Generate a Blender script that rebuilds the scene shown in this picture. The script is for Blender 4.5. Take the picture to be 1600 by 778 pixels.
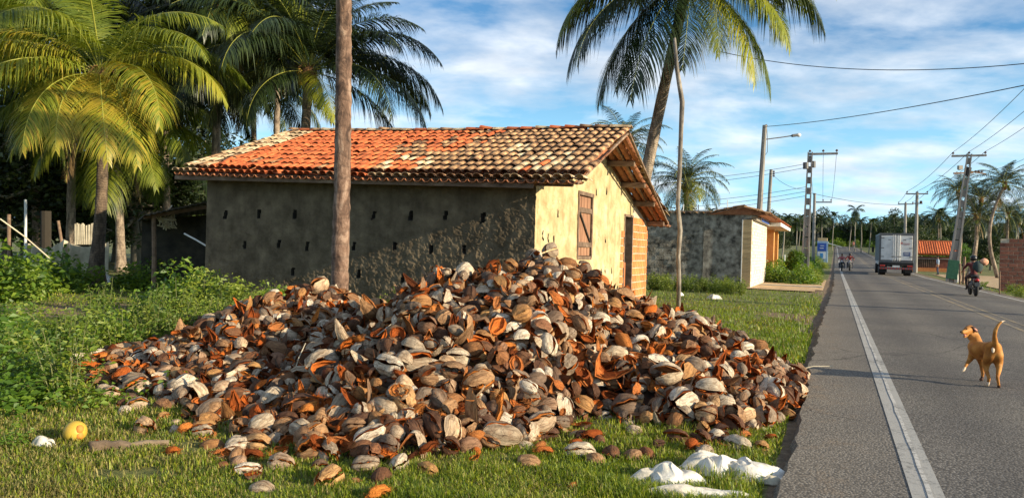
import bpy, math, random
import numpy as np
from mathutils import Matrix, Vector, Quaternion
R = math.radians
rng = np.random.default_rng(7)
random.seed(7)
for o in list(bpy.data.objects): bpy.data.objects.remove(o)
SC = bpy.context.scene
COL = SC.collection

# ------------------------------------------------------------------ camera
F = 1155.0; ROLL = R(1.6); PITCH = 0.0028; CAMZ = 1.5
fwd = np.array([0, math.cos(PITCH), -math.sin(PITCH)])
right0 = np.array([1.0, 0, 0]); up0 = np.cross(right0, fwd)
CR = right0 * math.cos(ROLL) + up0 * math.sin(ROLL)
CU = -right0 * math.sin(ROLL) + up0 * math.cos(ROLL)
CAM = np.array([0, 0, CAMZ])
cam_d = bpy.data.cameras.new('camera'); cam = bpy.data.objects.new('camera', cam_d); COL.objects.link(cam)
cam_d.sensor_width = 36; cam_d.lens = F / 1600 * 36; cam_d.clip_start = .1; cam_d.clip_end = 3000
cam.matrix_world = Matrix(((CR[0], CU[0], -fwd[0], 0), (CR[1], CU[1], -fwd[1], 0), (CR[2], CU[2], -fwd[2], CAMZ), (0, 0, 0, 1)))
SC.camera = cam

# ------------------------------------------------------------------ sky and sun
SUN_E = R(16.5)                                   # low, golden sun
SUN_TO = np.array([math.cos(R(26.6)), -math.sin(R(26.6))])     # horizontal direction towards the sun
W = bpy.data.worlds.new('World'); SC.world = W; W.use_nodes = True
nt = W.node_tree; nt.nodes.clear()
def N(t, typ, **kw):
    n = t.nodes.new(typ)
    for k, v in kw.items(): setattr(n, k, v)
    return n
out = N(nt, 'ShaderNodeOutputWorld'); bg = N(nt, 'ShaderNodeBackground')
sky = N(nt, 'ShaderNodeTexSky', sky_type='NISHITA'); sky.sun_disc = False
sky.sun_elevation = SUN_E
sky.sun_rotation = math.atan2(SUN_TO[0], SUN_TO[1])
sky.air_density = 1.0; sky.dust_density = 0.3; sky.ozone_density = 3.0
tc = N(nt, 'ShaderNodeTexCoord'); sep = N(nt, 'ShaderNodeSeparateXYZ'); nt.links.new(tc.outputs['Generated'], sep.inputs[0])
def M(t, op, a=None, b=None, c=None, clamp=False):
    n = t.nodes.new('ShaderNodeMath'); n.operation = op; n.use_clamp = clamp
    for i, v in enumerate((a, b, c)):
        if v is None: continue
        if isinstance(v, (int, float)): n.inputs[i].default_value = v
        else: t.links.new(v, n.inputs[i])
    return n.outputs[0]
zz = M(nt, 'ADD', M(nt, 'MAXIMUM', sep.outputs[2], 0.0), .20)
comb = N(nt, 'ShaderNodeCombineXYZ')
nt.links.new(M(nt, 'DIVIDE', sep.outputs[0], zz), comb.inputs[0]); nt.links.new(M(nt, 'DIVIDE', sep.outputs[1], zz), comb.inputs[1])
mp = N(nt, 'ShaderNodeMapping'); nt.links.new(comb.outputs[0], mp.inputs[0]); mp.inputs['Scale'].default_value = (1.0, 1.3, 1)
mp.inputs['Location'].default_value = (3.3, 1.9, 0)
n1 = N(nt, 'ShaderNodeTexNoise'); nt.links.new(mp.outputs[0], n1.inputs[0]); n1.inputs['Scale'].default_value = 2.0
n1.inputs['Detail'].default_value = 9; n1.inputs['Roughness'].default_value = .56; n1.inputs['Distortion'].default_value = .15
cr = N(nt, 'ShaderNodeValToRGB'); nt.links.new(n1.outputs[0], cr.inputs[0])
cr.color_ramp.elements[0].position = .40; cr.color_ramp.elements[0].color = (0, 0, 0, 1)
cr.color_ramp.elements[1].position = .66; cr.color_ramp.elements[1].color = (1, 1, 1, 1)
n2 = N(nt, 'ShaderNodeTexNoise'); nt.links.new(mp.outputs[0], n2.inputs[0]); n2.inputs['Scale'].default_value = 3.6; n2.inputs['Detail'].default_value = 6
cc = N(nt, 'ShaderNodeValToRGB'); nt.links.new(n2.outputs[0], cc.inputs[0])
cc.color_ramp.elements[0].position = .38; cc.color_ramp.elements[0].color = (6.2, 6.9, 7.8, 1)
cc.color_ramp.elements[1].position = .66; cc.color_ramp.elements[1].color = (9.2, 9.6, 10, 1)
skm = N(nt, 'ShaderNodeMix', data_type='RGBA', blend_type='MULTIPLY'); skm.inputs[0].default_value = 1
nt.links.new(sky.outputs[0], skm.inputs[6]); skm.inputs[7].default_value = (.90, 1.32, 1.50, 1)
mx = N(nt, 'ShaderNodeMix', data_type='RGBA'); nt.links.new(M(nt, 'MULTIPLY', cr.outputs[0], .88), mx.inputs[0])
hz = N(nt, 'ShaderNodeMix', data_type='RGBA'); nt.links.new(M(nt, 'SUBTRACT', 1.0, M(nt, 'MULTIPLY', M(nt, 'MAXIMUM', sep.outputs[2], 0.0), 4.0), clamp=True), hz.inputs[0])
nt.links.new(skm.outputs[2], hz.inputs[6]); hz.inputs[7].default_value = (4.6, 8.6, 11.0, 1)
nt.links.new(hz.outputs[2], mx.inputs[6]); nt.links.new(cc.outputs[0], mx.inputs[7])
nt.links.new(mx.outputs[2], bg.inputs[0]); bg.inputs[1].default_value = .070; nt.links.new(bg.outputs[0], out.inputs[0])
sd = bpy.data.lights.new('sun', 'SUN'); so = bpy.data.objects.new('sun', sd); COL.objects.link(so)
sd.energy = 5.0; sd.angle = R(.5); sd.color = (1, .86, .62)
sv = Vector((SUN_TO[0] * math.cos(SUN_E), SUN_TO[1] * math.cos(SUN_E), math.sin(SUN_E)))
so.rotation_euler = sv.to_track_quat('Z', 'Y').to_euler(); so.location = (20, -10, 20)
SC.view_settings.view_transform = 'Standard'; SC.view_settings.look = 'None'; SC.view_settings.exposure = .80; SC.view_settings.gamma = 1
SC.render.engine = 'CYCLES'
SC.cycles.max_bounces = 6; SC.cycles.transparent_max_bounces = 8

# ------------------------------------------------------------------ frames
def ray(px, py): return fwd + CR * (px - 800) / F + CU * (389 - py) / F
def at(px, py, Y):
    d = ray(px, py); return CAM + d * (Y / d[1])
def gp(px, py, z=0.0):
    d = ray(px, py); return CAM + d * ((z - CAMZ) / d[2])
RA = R(23.6); RS = np.array([math.sin(RA), math.cos(RA)]); RT = np.array([math.cos(RA), -math.sin(RA)])
def road(s, t, z=0.0): p = RS * s + RT * t; return np.array([p[0], p[1], z])
def st(X, Y): return X * RS[0] + Y * RS[1], X * RT[0] + Y * RT[1]
RISE = [(-60, 0), (66, 0), (85, .18), (110, .55), (150, 1.4), (200, 2.5), (260, 3.9), (330, 5.4), (420, 6.2), (700, 7.5), (1400, 10)]
def rise(s): return np.interp(s, [a for a, b in RISE], [b for a, b in RISE])
def gz(X, Y): return float(rise(st(X, Y)[0]))

# ------------------------------------------------------------------ mesh builder
class MB:
    def __init__(s): s.v = []; s.f = []; s.m = []; s.n = 0; s.rnd = []; s.lp = []
    def add(s, V, Fs, mat=0, rnd=0.0, lp=None):
        V = np.asarray(V, float).reshape(-1, 3)
        if not isinstance(Fs, (list, tuple)) or (len(Fs) and not isinstance(Fs[0], np.ndarray)): Fs = [np.asarray(Fs, int)]
        mats = mat if isinstance(mat, (list, tuple)) else [mat] * len(Fs)
        for f, m in zip(Fs, mats):
            f = np.asarray(f, int)
            if f.size == 0: continue
            s.f.append(f + s.n); s.m.append(np.full(len(f), m, int) if np.isscalar(m) else np.asarray(m, int))
        s.v.append(V); s.n += len(V)
        s.rnd.append(np.full(len(V), rnd) if np.isscalar(rnd) else np.asarray(rnd, float))
        s.lp.append(V if lp is None else np.asarray(lp, float))
        return s
    def mesh(s, name, mats=(), origin=(0, 0, 0), smooth=False, attrs=False):
        me = bpy.data.meshes.new(name)
        V = np.concatenate(s.v) - np.asarray(origin, float)
        tot = np.concatenate([np.full(len(f), f.shape[1], np.int32) for f in s.f])
        loops = np.concatenate([f.ravel() for f in s.f]).astype(np.int32)
        me.vertices.add(len(V)); me.vertices.foreach_set('co', V.astype(np.float32).ravel())
        me.loops.add(len(loops)); me.loops.foreach_set('vertex_index', loops)
        me.polygons.add(len(tot)); me.polygons.foreach_set('loop_start', np.concatenate([[0], np.cumsum(tot)[:-1]]).astype(np.int32))
        try: me.polygons.foreach_set('loop_total', tot)
        except Exception: pass
        for m in mats: me.materials.append(m)
        me.polygons.foreach_set('material_index', np.concatenate(s.m).astype(np.int32))
        me.update(calc_edges=True)
        me.polygons.foreach_set('use_smooth', np.full(len(tot), bool(smooth)))
        if attrs:
            a = me.attributes.new('rnd', 'FLOAT', 'POINT'); a.data.foreach_set('value', np.concatenate(s.rnd).astype(np.float32))
            a = me.attributes.new('lp', 'FLOAT_VECTOR', 'POINT'); a.data.foreach_set('vector', np.concatenate(s.lp).astype(np.float32).ravel())
        me.validate(); return me
    def build(s, name, mats, parent=None, origin=None, smooth=False, attrs=False, kind=None):
        if not isinstance(mats, (list, tuple)): mats = [mats]
        if parent is not None:
            o = link(name, s.mesh(name, mats, wloc(parent), smooth, attrs), parent)
        else:
            og = (0, 0, 0) if origin is None else origin
            o = link(name, s.mesh(name, mats, og, smooth, attrs)); o.location = og
        if kind: o['kind'] = kind
        return o
def wloc(o):
    v = Vector(o.location)
    while o.parent: o = o.parent; v = v + o.location
    return v
def link(name, data, parent=None):
    o = bpy.data.objects.new(name, data); COL.objects.link(o)
    if parent is not None: o.parent = parent
    return o
def put(name, data, parent, Mw):
    """link shared mesh at a world matrix, under an unrotated parent"""
    o = link(name, data, parent)
    o.matrix_basis = (Matrix.Translation(-wloc(parent)) @ Mw) if parent is not None else Mw
    return o
def tag(o, label=None, cat=None, group=None, kind=None):
    if label: o['label'] = label
    if cat: o['category'] = cat
    if group: o['group'] = group
    if kind: o['kind'] = kind
    return o
def empty(name, loc, label, cat, group=None):
    o = bpy.data.objects.new(name, None); COL.objects.link(o); o.location = Vector([float(c) for c in loc]); o.empty_display_size = .2
    return tag(o, label, cat, group)
def copy_tree(o, loc=None, rotz=None, scale=None):
    r = o.copy(); COL.objects.link(r)
    for ch in list(o.children):
        c = ch.copy(); COL.objects.link(c); c.parent = r
        for g in ch.children:
            d = g.copy(); COL.objects.link(d); d.parent = c
    if loc is not None: r.location = Vector([float(c) for c in loc])
    if rotz is not None: r.rotation_euler.z = rotz
    if scale is not None: r.scale = (scale,) * 3
    return r

BOXF = np.array([[0, 3, 2, 1], [4, 5, 6, 7], [0, 1, 5, 4], [1, 2, 6, 5], [2, 3, 7, 6], [3, 0, 4, 7]])
def box_v(lo, hi):
    x0, y0, z0 = lo; x1, y1, z1 = hi
    return np.array([[x0, y0, z0], [x1, y0, z0], [x1, y1, z0], [x0, y1, z0], [x0, y0, z1], [x1, y0, z1], [x1, y1, z1], [x0, y1, z1]], float)
def bev_box(lo, hi, b):
    """box with chamfered edges: 24 verts, 26 faces"""
    lo = np.array(lo, float); hi = np.array(hi, float); c = (lo + hi) / 2; h = (hi - lo) / 2; b = min(b, h.min() * .9)
    V = []; idx = {}
    for ax in range(3):
        for sx in (-1, 1):
            for sy in (-1, 1):
                for sz in (-1, 1):
                    s = np.array([sx, sy, sz]); k = h - b; k[ax] = h[ax]
                    idx[(sx, sy, sz, ax)] = len(V); V.append(c + s * k)
    Q = []; T = []
    for ax in range(3):
        o = [a for a in range(3) if a != ax]
        for s in (-1, 1):
            q = []
            for a, b_ in ((-1, -1), (1, -1), (1, 1), (-1, 1)):
                k = [0, 0, 0]; k[ax] = s; k[o[0]] = a; k[o[1]] = b_; q.append(idx[(*k, ax)])
            flip = (s > 0) ^ (ax == 1)
            Q.append(q if flip else q[::-1])
    for ax in range(3):          # edges along ax
        o = [a for a in range(3) if a != ax]
        for a in (-1, 1):
            for b_ in (-1, 1):
                k0 = [0, 0, 0]; k1 = [0, 0, 0]; k0[ax] = -1; k1[ax] = 1; k0[o[0]] = k1[o[0]] = a; k0[o[1]] = k1[o[1]] = b_
                Q.append([idx[(*k0, o[0])], idx[(*k1, o[0])], idx[(*k1, o[1])], idx[(*k0, o[1])]])
    for sx in (-1, 1):
        for sy in (-1, 1):
            for sz in (-1, 1): T.append([idx[(sx, sy, sz, 0)], idx[(sx, sy, sz, 1)], idx[(sx, sy, sz, 2)]])
    return np.array(V), [np.array(Q), np.array(T)]
def mbox(mb, lo, hi, mat=0, b=0, frame=None, rnd=0.0):
    """box in local frame; frame = (origin, U, V, Wv)"""
    if b: V, Fs = bev_box(lo, hi, b)
    else: V, Fs = box_v(lo, hi), [BOXF]
    if frame is not None:
        o, a, b2, c = [np.asarray(q, float) for q in frame]; V = o + V[:, :1] * a + V[:, 1:2] * b2 + V[:, 2:] * c
    return mb.add(V, Fs, mat, rnd)
def beam(mb, p0, p1, w, h, mat=0, up=(0, 0, 1), b=0, rnd=0.0):
    p0 = np.asarray(p0, float); p1 = np.asarray(p1, float); d = p1 - p0; L = np.linalg.norm(d); d = d / L
    s = np.cross(d, up); s /= max(np.linalg.norm(s), 1e-9); u = np.cross(s, d)
    return mbox(mb, (0, -w / 2, -h / 2), (L, w / 2, h / 2), mat, b, (p0, d, s, u), rnd)
def tube_vf(path, rad, n=8, cap=True):
    path = np.asarray(path, float); k = len(path); rad = np.broadcast_to(np.asarray(rad, float), (k,))
    t = np.gradient(path, axis=0); t /= np.linalg.norm(t, axis=1)[:, None] + 1e-12
    ref = np.array([0, 0, 1.0]) if abs(t[0][2]) < .9 else np.array([1.0, 0, 0])
    V = []
    a = np.linspace(0, 2 * math.pi, n, endpoint=False)
    s = np.cross(t[0], ref); s /= np.linalg.norm(s)
    for i in range(k):
        s = s - t[i] * np.dot(s, t[i]); s /= np.linalg.norm(s) + 1e-12; u = np.cross(t[i], s)
        V.append(path[i] + rad[i] * (np.cos(a)[:, None] * s + np.sin(a)[:, None] * u))
    V = np.concatenate(V)
    i = np.arange(k - 1)[:, None] * n; j = np.arange(n)[None]; jn = (j + 1) % n
    Q = np.stack([i + j, i + jn, i + n + jn, i + n + j], -1).reshape(-1, 4)
    Fs = [Q]
    if cap:
        V = np.concatenate([V, path[:1], path[-1:]]); c0 = k * n; c1 = c0 + 1; j = np.arange(n); jn = (j + 1) % n
        Fs.append(np.concatenate([np.stack([np.full(n, c0), jn, j], -1), np.stack([np.full(n, c1), (k - 1) * n + j, (k - 1) * n + jn], -1)]))
    return V, Fs
def tube(mb, path, rad, n=8, mat=0, cap=True, rnd=0.0):
    V, Fs = tube_vf(path, rad, n, cap); return mb.add(V, Fs, mat, rnd)
def ell(mb, c, r, nu=12, nv=8, mat=0, rot=None, rnd=0.0):
    th = np.linspace(-math.pi / 2, math.pi / 2, nv + 1); ph = np.linspace(0, 2 * math.pi, nu, endpoint=False)
    V = np.stack([np.cos(th)[:, None] * np.cos(ph), np.cos(th)[:, None] * np.sin(ph), np.repeat(np.sin(th)[:, None], nu, 1)], -1).reshape(-1, 3) * np.asarray(r)
    if rot is not None: V = V @ np.asarray(rot).T
    i = np.arange(nv)[:, None] * nu; j = np.arange(nu)[None]; jn = (j + 1) % nu
    return mb.add(V + np.asarray(c), [np.stack([i + j, i + jn, i + nu + jn, i + nu + j], -1).reshape(-1, 4)], mat, rnd)
def grid_f(nx, ny):
    i, j = np.meshgrid(np.arange(nx - 1), np.arange(ny - 1), indexing='ij')
    a = i * ny + j; return np.stack([a, a + ny, a + ny + 1, a + 1], -1).reshape(-1, 4)
def vnoise(P, scale=1.0, seed=0):
    """cheap smooth value noise, P (N,k) -> (N,) in -1..1"""
    P = np.asarray(P, float) * scale + seed * 17.31
    if P.shape[1] == 2: P = np.concatenate([P, np.zeros((len(P), 1)) + seed * .37], 1)
    i = np.floor(P).astype(np.int64); f = P - i; f = f * f * (3 - 2 * f); r = 0
    for dx in (0, 1):
        for dy in (0, 1):
            for dz in (0, 1):
                h = (i[:, 0] + dx) * 374761393 + (i[:, 1] + dy) * 668265263 + (i[:, 2] + dz) * 2147483647
                h = (h ^ (h >> 13)) * 1274126177; h = (h ^ (h >> 16)) & 0xffff
                w = (f[:, 0] if dx else 1 - f[:, 0]) * (f[:, 1] if dy else 1 - f[:, 1]) * (f[:, 2] if dz else 1 - f[:, 2])
                r = r + w * (h / 32767.5 - 1)
    return r

# ------------------------------------------------------------------ materials
def ramp(t, fac, stops, interp='LINEAR'):
    n = t.nodes.new('ShaderNodeValToRGB'); r = n.color_ramp; r.interpolation = interp
    while len(r.elements) < len(stops): r.elements.new(.5)
    for e, (p, c) in zip(r.elements, stops):
        e.position = p; e.color = (*c, 1) if len(c) == 3 else c
    t.links.new(fac, n.inputs[0]); return n.outputs[0]
def noise(t, vec, scale, detail=4, rough=.55, dist=0.0):
    n = t.nodes.new('ShaderNodeTexNoise'); n.inputs['Scale'].default_value = scale; n.inputs['Detail'].default_value = detail
    n.inputs['Roughness'].default_value = rough; n.inputs['Distortion'].default_value = dist
    if vec is not None: t.links.new(vec, n.inputs[0])
    return n.outputs[0]
def mixc(t, fac, a, b, blend='MIX'):
    n = t.nodes.new('ShaderNodeMix'); n.data_type = 'RGBA'; n.blend_type = blend
    for i, v in ((0, fac), (6, a), (7, b)):
        if isinstance(v, (int, float)): n.inputs[i].default_value = v
        elif isinstance(v, (tuple, list)): n.inputs[i].default_value = (*v, 1)[:4]
        else: t.links.new(v, n.inputs[i])
    return n.outputs[2]
def mapping(t, vec, scale=(1, 1, 1), rot=(0, 0, 0)):
    n = t.nodes.new('ShaderNodeMapping'); n.inputs['Scale'].default_value = scale; n.inputs['Rotation'].default_value = rot
    t.links.new(vec, n.inputs[0]); return n.outputs[0]
def new_mat(name):
    m = bpy.data.materials.new(name); m.use_nodes = True; t = m.node_tree; b = t.nodes['Principled BSDF']; return m, t, b
def bump(t, b, h, strength=.3, dist=.02):
    n = t.nodes.new('ShaderNodeBump'); n.inputs['Strength'].default_value = strength; n.inputs['Distance'].default_value = dist
    t.links.new(h, n.inputs['Height']); t.links.new(n.outputs[0], b.inputs['Normal'])
def vecof(t, kind='Object'):
    if kind == 'lp':
        n = t.nodes.new('ShaderNodeAttribute'); n.attribute_name = 'lp'; return n.outputs['Vector']
    return t.nodes.new('ShaderNodeTexCoord').outputs[kind]
def rndof(t):
    a = t.nodes.new('ShaderNodeAttribute'); a.attribute_name = 'rnd'; o = t.nodes.new('ShaderNodeObjectInfo')
    return M(t, 'FRACT', M(t, 'ADD', a.outputs['Fac'], o.outputs['Random']))
def pmat(name, stops, scale=4, rough=.85, bstr=.3, bscale=None, stretch=(1, 1, 1), detail=6, metal=0, spec=.4, bdist=.02, vary=0.0, coords='Object'):
    """mottled surface: ramp over noise plus fine relief; vary = brightness change from object to object"""
    m, t, b = new_mat(name); v = mapping(t, vecof(t, coords), stretch)
    c = ramp(t, noise(t, v, scale, detail, .6), stops)
    if vary:
        g = M(t, 'ADD', M(t, 'MULTIPLY', rndof(t), vary * 2), 1 - vary)
        cb = t.nodes.new('ShaderNodeCombineXYZ'); [t.links.new(g, cb.inputs[i]) for i in range(3)]
        c = mixc(t, 1.0, c, cb.outputs[0], 'MULTIPLY')
    t.links.new(c, b.inputs['Base Color']); b.inputs['Roughness'].default_value = rough; b.inputs['Metallic'].default_value = metal
    b.inputs['Specular IOR Level'].default_value = spec
    if bstr: bump(t, b, noise(t, v, bscale or scale * 5, 5, .65), bstr, bdist)
    return m
def plain(name, c, rough=.7, metal=0, spec=.4):
    return pmat(name, [(.3, tuple(x * .82 for x in c)), (.7, tuple(min(1, x * 1.1) for x in c))], 9, rough, .12, 60, metal=metal, spec=spec)
def leafmat(name, stops, trans=.35, rough=.45, vary=.35, tcol=None, nscale=1.3):
    m, t, b = new_mat(name)
    g = rndof(t); v = vecof(t, 'Object')
    f = M(t, 'ADD', M(t, 'MULTIPLY', g, .5), M(t, 'MULTIPLY', noise(t, v, nscale, 3), .5))
    c = ramp(t, f, stops); t.links.new(c, b.inputs['Base Color']); b.inputs['Roughness'].default_value = rough
    b.inputs['Specular IOR Level'].default_value = .5
    tr = t.nodes.new('ShaderNodeBsdfTranslucent'); t.links.new(mixc(t, 1.0, c, tcol or (1.7, 1.7, .6), 'MULTIPLY'), tr.inputs[0])
    ms = t.nodes.new('ShaderNodeMixShader'); ms.inputs[0].default_value = trans
    t.links.new(b.outputs[0], ms.inputs[1]); t.links.new(tr.outputs[0], ms.inputs[2]); t.links.new(ms.outputs[0], t.nodes['Material Output'].inputs[0])
    return m
MT = {}
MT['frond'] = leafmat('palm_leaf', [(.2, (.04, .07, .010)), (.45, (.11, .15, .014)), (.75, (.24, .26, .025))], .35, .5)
MT['frond_gold'] = leafmat('palm_leaf_golden', [(.2, (.13, .17, .015)), (.5, (.28, .29, .025)), (.78, (.42, .30, .035))], .3, .45)  # sunlit copy of the palm leaf, sunlight put into the colour
MT['frond_dark'] = leafmat('palm_leaf_deep', [(.25, (.009, .017, .007)), (.5, (.018, .034, .009)), (.75, (.045, .065, .013))], .12, .4)  # shaded copy of the palm leaf, silhouette darkness put into the colour
MT['rachis'] = plain('palm_midrib', (.30, .30, .05), .5)
MT['dry_frond'] = leafmat('dry_palm_leaf', [(.25, (.10, .06, .03)), (.6, (.24, .15, .06)), (.8, (.36, .24, .1))], .2, .7)
MT['far_leaf'] = leafmat('tree_leaf', [(.25, (.012, .024, .008)), (.5, (.026, .046, .011)), (.75, (.055, .08, .015))], .2, .6)
MT['bush'] = leafmat('bush_leaf', [(.2, (.035, .085, .010)), (.5, (.09, .17, .016)), (.8, (.20, .27, .025))], .35, .5)
MT['weed'] = leafmat('weed_leaf', [(.2, (.05, .095, .014)), (.5, (.13, .19, .022)), (.8, (.27, .30, .04))], .35, .55)
MT['grass'] = leafmat('grass_blade', [(.15, (.06, .105, .008)), (.45, (.155, .22, .013)), (.7, (.28, .32, .02)), (.9, (.42, .36, .07))], .35, .55, nscale=.7)
MT['straw'] = leafmat('dry_grass_blade', [(.2, (.14, .12, .035)), (.5, (.26, .22, .06)), (.8, (.40, .33, .13))], .3, .7)
MT['stem'] = plain('green_stem', (.12, .13, .04), .7)
MT['bark_far'] = plain('pale_bark', (.26, .23, .18), .9)
def barkmat(name, c0, c1, c2, ring=9.0, wk=.4):
    m, t, b = new_mat(name); v = vecof(t)
    w = t.nodes.new('ShaderNodeTexWave'); w.bands_direction = 'Z'; w.inputs['Scale'].default_value = ring / 6.28; w.inputs['Distortion'].default_value = 5.5
    w.inputs['Detail'].default_value = 3; w.inputs['Detail Scale'].default_value = 2; t.links.new(v, w.inputs[0])
    n_ = noise(t, mapping(t, v, (1, 1, .35)), 6, 8, .7, .6)
    c = ramp(t, n_, [(.38, c0), (.5, c1), (.62, c2)])
    c = mixc(t, M(t, 'MULTIPLY', ramp(t, w.outputs['Fac'], [(0, (1, 1, 1)), (.2, (0, 0, 0))]), wk), c, tuple(x * .35 for x in c0))
    t.links.new(c, b.inputs['Base Color']); b.inputs['Roughness'].default_value = .9
    bump(t, b, M(t, 'ADD', M(t, 'MULTIPLY', w.outputs['Fac'], .5), noise(t, v, 26, 6, .7)), .8, .025); return m
MT['bark'] = barkmat('palm_bark', (.10, .075, .055), (.24, .18, .13), (.42, .33, .24), 30)
MT['bark_near'] = barkmat('palm_bark_close', (.055, .03, .02), (.18, .105, .07), (.34, .23, .165), 9, .3)
MT['bark_dark'] = barkmat('dark_palm_bark', (.045, .03, .02), (.11, .075, .05), (.20, .14, .09), 24)
MT['bark_grey'] = pmat('stake_bark', [(.35, (.10, .085, .07)), (.55, (.26, .22, .18)), (.7, (.42, .37, .3))], 8, .9, .6, 30, (1, 1, .3))
MT['coconut_y'] = pmat('golden_coconut', [(.3, (.45, .25, .03)), (.7, (.55, .42, .06))], 3, .5, .1)
MT['coconut_g'] = pmat('green_coconut', [(.3, (.16, .22, .03)), (.7, (.34, .36, .05))], 3, .5, .1)
MT['fibre_brown'] = pmat('palm_fibre', [(.3, (.10, .05, .02)), (.7, (.34, .18, .07))], 12, .95, .6)
# road
RT_ = (math.cos(R(23.6)), -math.sin(R(23.6)))
m, t, b = new_mat('asphalt'); v = vecof(t)
vo = t.nodes.new('ShaderNodeTexVoronoi'); vo.inputs['Scale'].default_value = 55; t.links.new(v, vo.inputs[0])
sp = ramp(t, vo.outputs['Distance'], [(0.05, (.46, .42, .37)), (.28, (.175, .16, .143)), (.7, (.088, .081, .073))])
big = ramp(t, noise(t, mapping(t, v, (.5, .5, .5)), .8, 5), [(.3, (.86, .86, .88)), (.7, (1.3, 1.26, 1.2))])
c = mixc(t, 1.0, sp, big, 'MULTIPLY')
vk = t.nodes.new('ShaderNodeTexVoronoi'); vk.feature = 'DISTANCE_TO_EDGE'; vk.inputs['Scale'].default_value = .32
dn = t.nodes.new('ShaderNodeMix'); dn.data_type = 'VECTOR'; dn.inputs[0].default_value = .25
nn = t.nodes.new('ShaderNodeTexNoise'); nn.inputs['Scale'].default_value = 1.2; nn.inputs['Detail'].default_value = 5; t.links.new(v, nn.inputs[0])
t.links.new(v, dn.inputs[4]); t.links.new(nn.outputs['Color'], dn.inputs[5]); t.links.new(dn.outputs[1], vk.inputs[0])
c = mixc(t, M(t, 'MULTIPLY', ramp(t, vk.outputs['Distance'], [(0, (1, 1, 1)), (.004, (0, 0, 0))]), .55), c, (.012, .012, .012))
sx = t.nodes.new('ShaderNodeVectorMath'); sx.operation = 'DOT_PRODUCT'; t.links.new(v, sx.inputs[0]); sx.inputs[1].default_value = (RT_[0], RT_[1], 0)
tt_ = M(t, 'ADD', sx.outputs['Value'], M(t, 'MULTIPLY', noise(t, v, .35, 3), .5))
lane = ramp(t, M(t, 'DIVIDE', M(t, 'ADD', tt_, 1.0), 9.0), [(.10, (1.28, 1.22, 1.12)), (.21, (1, 1, 1)), (.27, (.80, .80, .81)), (.33, (1.06, 1.05, 1.03)), (.43, (.82, .82, .83)), (.52, (1.1, 1.08, 1.05)), (.62, (.84, .84, .85)), (.70, (1.05, 1.05, 1.03)), (.78, (.84, .84, .85)), (.88, (1.25, 1.2, 1.1))])
c = mixc(t, 1.0, c, lane, 'MULTIPLY')
sn = M(t, 'MULTIPLY', ramp(t, noise(t, v, 3.5, 8, .7), [(.52, (0, 0, 0)), (.68, (1, 1, 1))]), ramp(t, M(t, 'DIVIDE', M(t, 'ADD', tt_, 1.0), 9.0), [(.10, (.8, .8, .8)), (.19, (0, 0, 0)), (.80, (0, 0, 0)), (.9, (.7, .7, .7))]))
c = mixc(t, sn, c, (.24, .17, .11)); os_ = ramp(t, noise(t, v, 1.1, 3, .5), [(.66, (0, 0, 0)), (.74, (1, 1, 1))]); c = mixc(t, M(t, 'MULTIPLY', os_, .45), c, (.035, .033, .032))
t.links.new(c, b.inputs['Base Color']); b.inputs['Roughness'].default_value = .93; b.inputs['Specular IOR Level'].default_value = .15
bump(t, b, vo.outputs['Distance'], .5, .006); MT['asphalt'] = m
def paintmat(name, col, wear):
    m, t, b = new_mat(name); v = vecof(t)
    f = noise(t, v, 22, 6, .7); g = noise(t, v, 1.6, 4)
    k = ramp(t, M(t, 'ADD', M(t, 'MULTIPLY', f, .65), M(t, 'MULTIPLY', g, .35)), [(wear - .07, (0, 0, 0)), (wear + .07, (1, 1, 1))])
    c = mixc(t, k, (.10, .095, .088), col); t.links.new(c, b.inputs['Base Color']); b.inputs['Roughness'].default_value = .8
    bump(t, b, f, .5, .006); return m
MT['paint_w'] = paintmat('road_paint_white', (.36, .34, .305), .42)
MT['paint_w2'] = paintmat('road_paint_white_fresh', (.52, .49, .44), .46)
MT['paint_y'] = paintmat('road_paint_yellow', (.34, .24, .11), .50)
# ground
m, t, b = new_mat('verge_soil'); v = vecof(t)
n_ = noise(t, v, .55, 6, .6); n2_ = noise(t, v, 9, 6, .7)
g1 = ramp(t, n2_, [(.3, (.045, .055, .010)), (.5, (.115, .125, .024)), (.7, (.21, .19, .055))])
g2 = ramp(t, n2_, [(.3, (.08, .05, .03)), (.55, (.21, .14, .08)), (.75, (.36, .26, .15))])
at_ = t.nodes.new('ShaderNodeAttribute'); at_.attribute_name = 'bare'
k = ramp(t, M(t, 'ADD', at_.outputs['Fac'], M(t, 'MULTIPLY', M(t, 'SUBTRACT', n_, .5), 1.1)), [(.42, (0, 0, 0)), (.6, (1, 1, 1))])
t.links.new(mixc(t, k, g1, g2), b.inputs['Base Color']); b.inputs['Roughness'].default_value = .95
bump(t, b, noise(t, v, 25, 6, .7), .8, .04); MT['ground'] = m
MT['dirt'] = pmat('yard_sand', [(.3, (.30, .19, .10)), (.55, (.48, .33, .18)), (.75, (.62, .46, .28))], 2, .95, .5, 30)
MT['concrete'] = pmat('concrete', [(.3, (.22, .20, .17)), (.55, (.36, .33, .28)), (.75, (.50, .46, .40))], 3, .9, .4, 40)
MT['concrete_pole'] = pmat('pole_concrete', [(.3, (.19, .175, .155)), (.55, (.30, .28, .25)), (.75, (.42, .38, .33))], 5, .9, .4, 40, (1, 1, .2))
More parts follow.
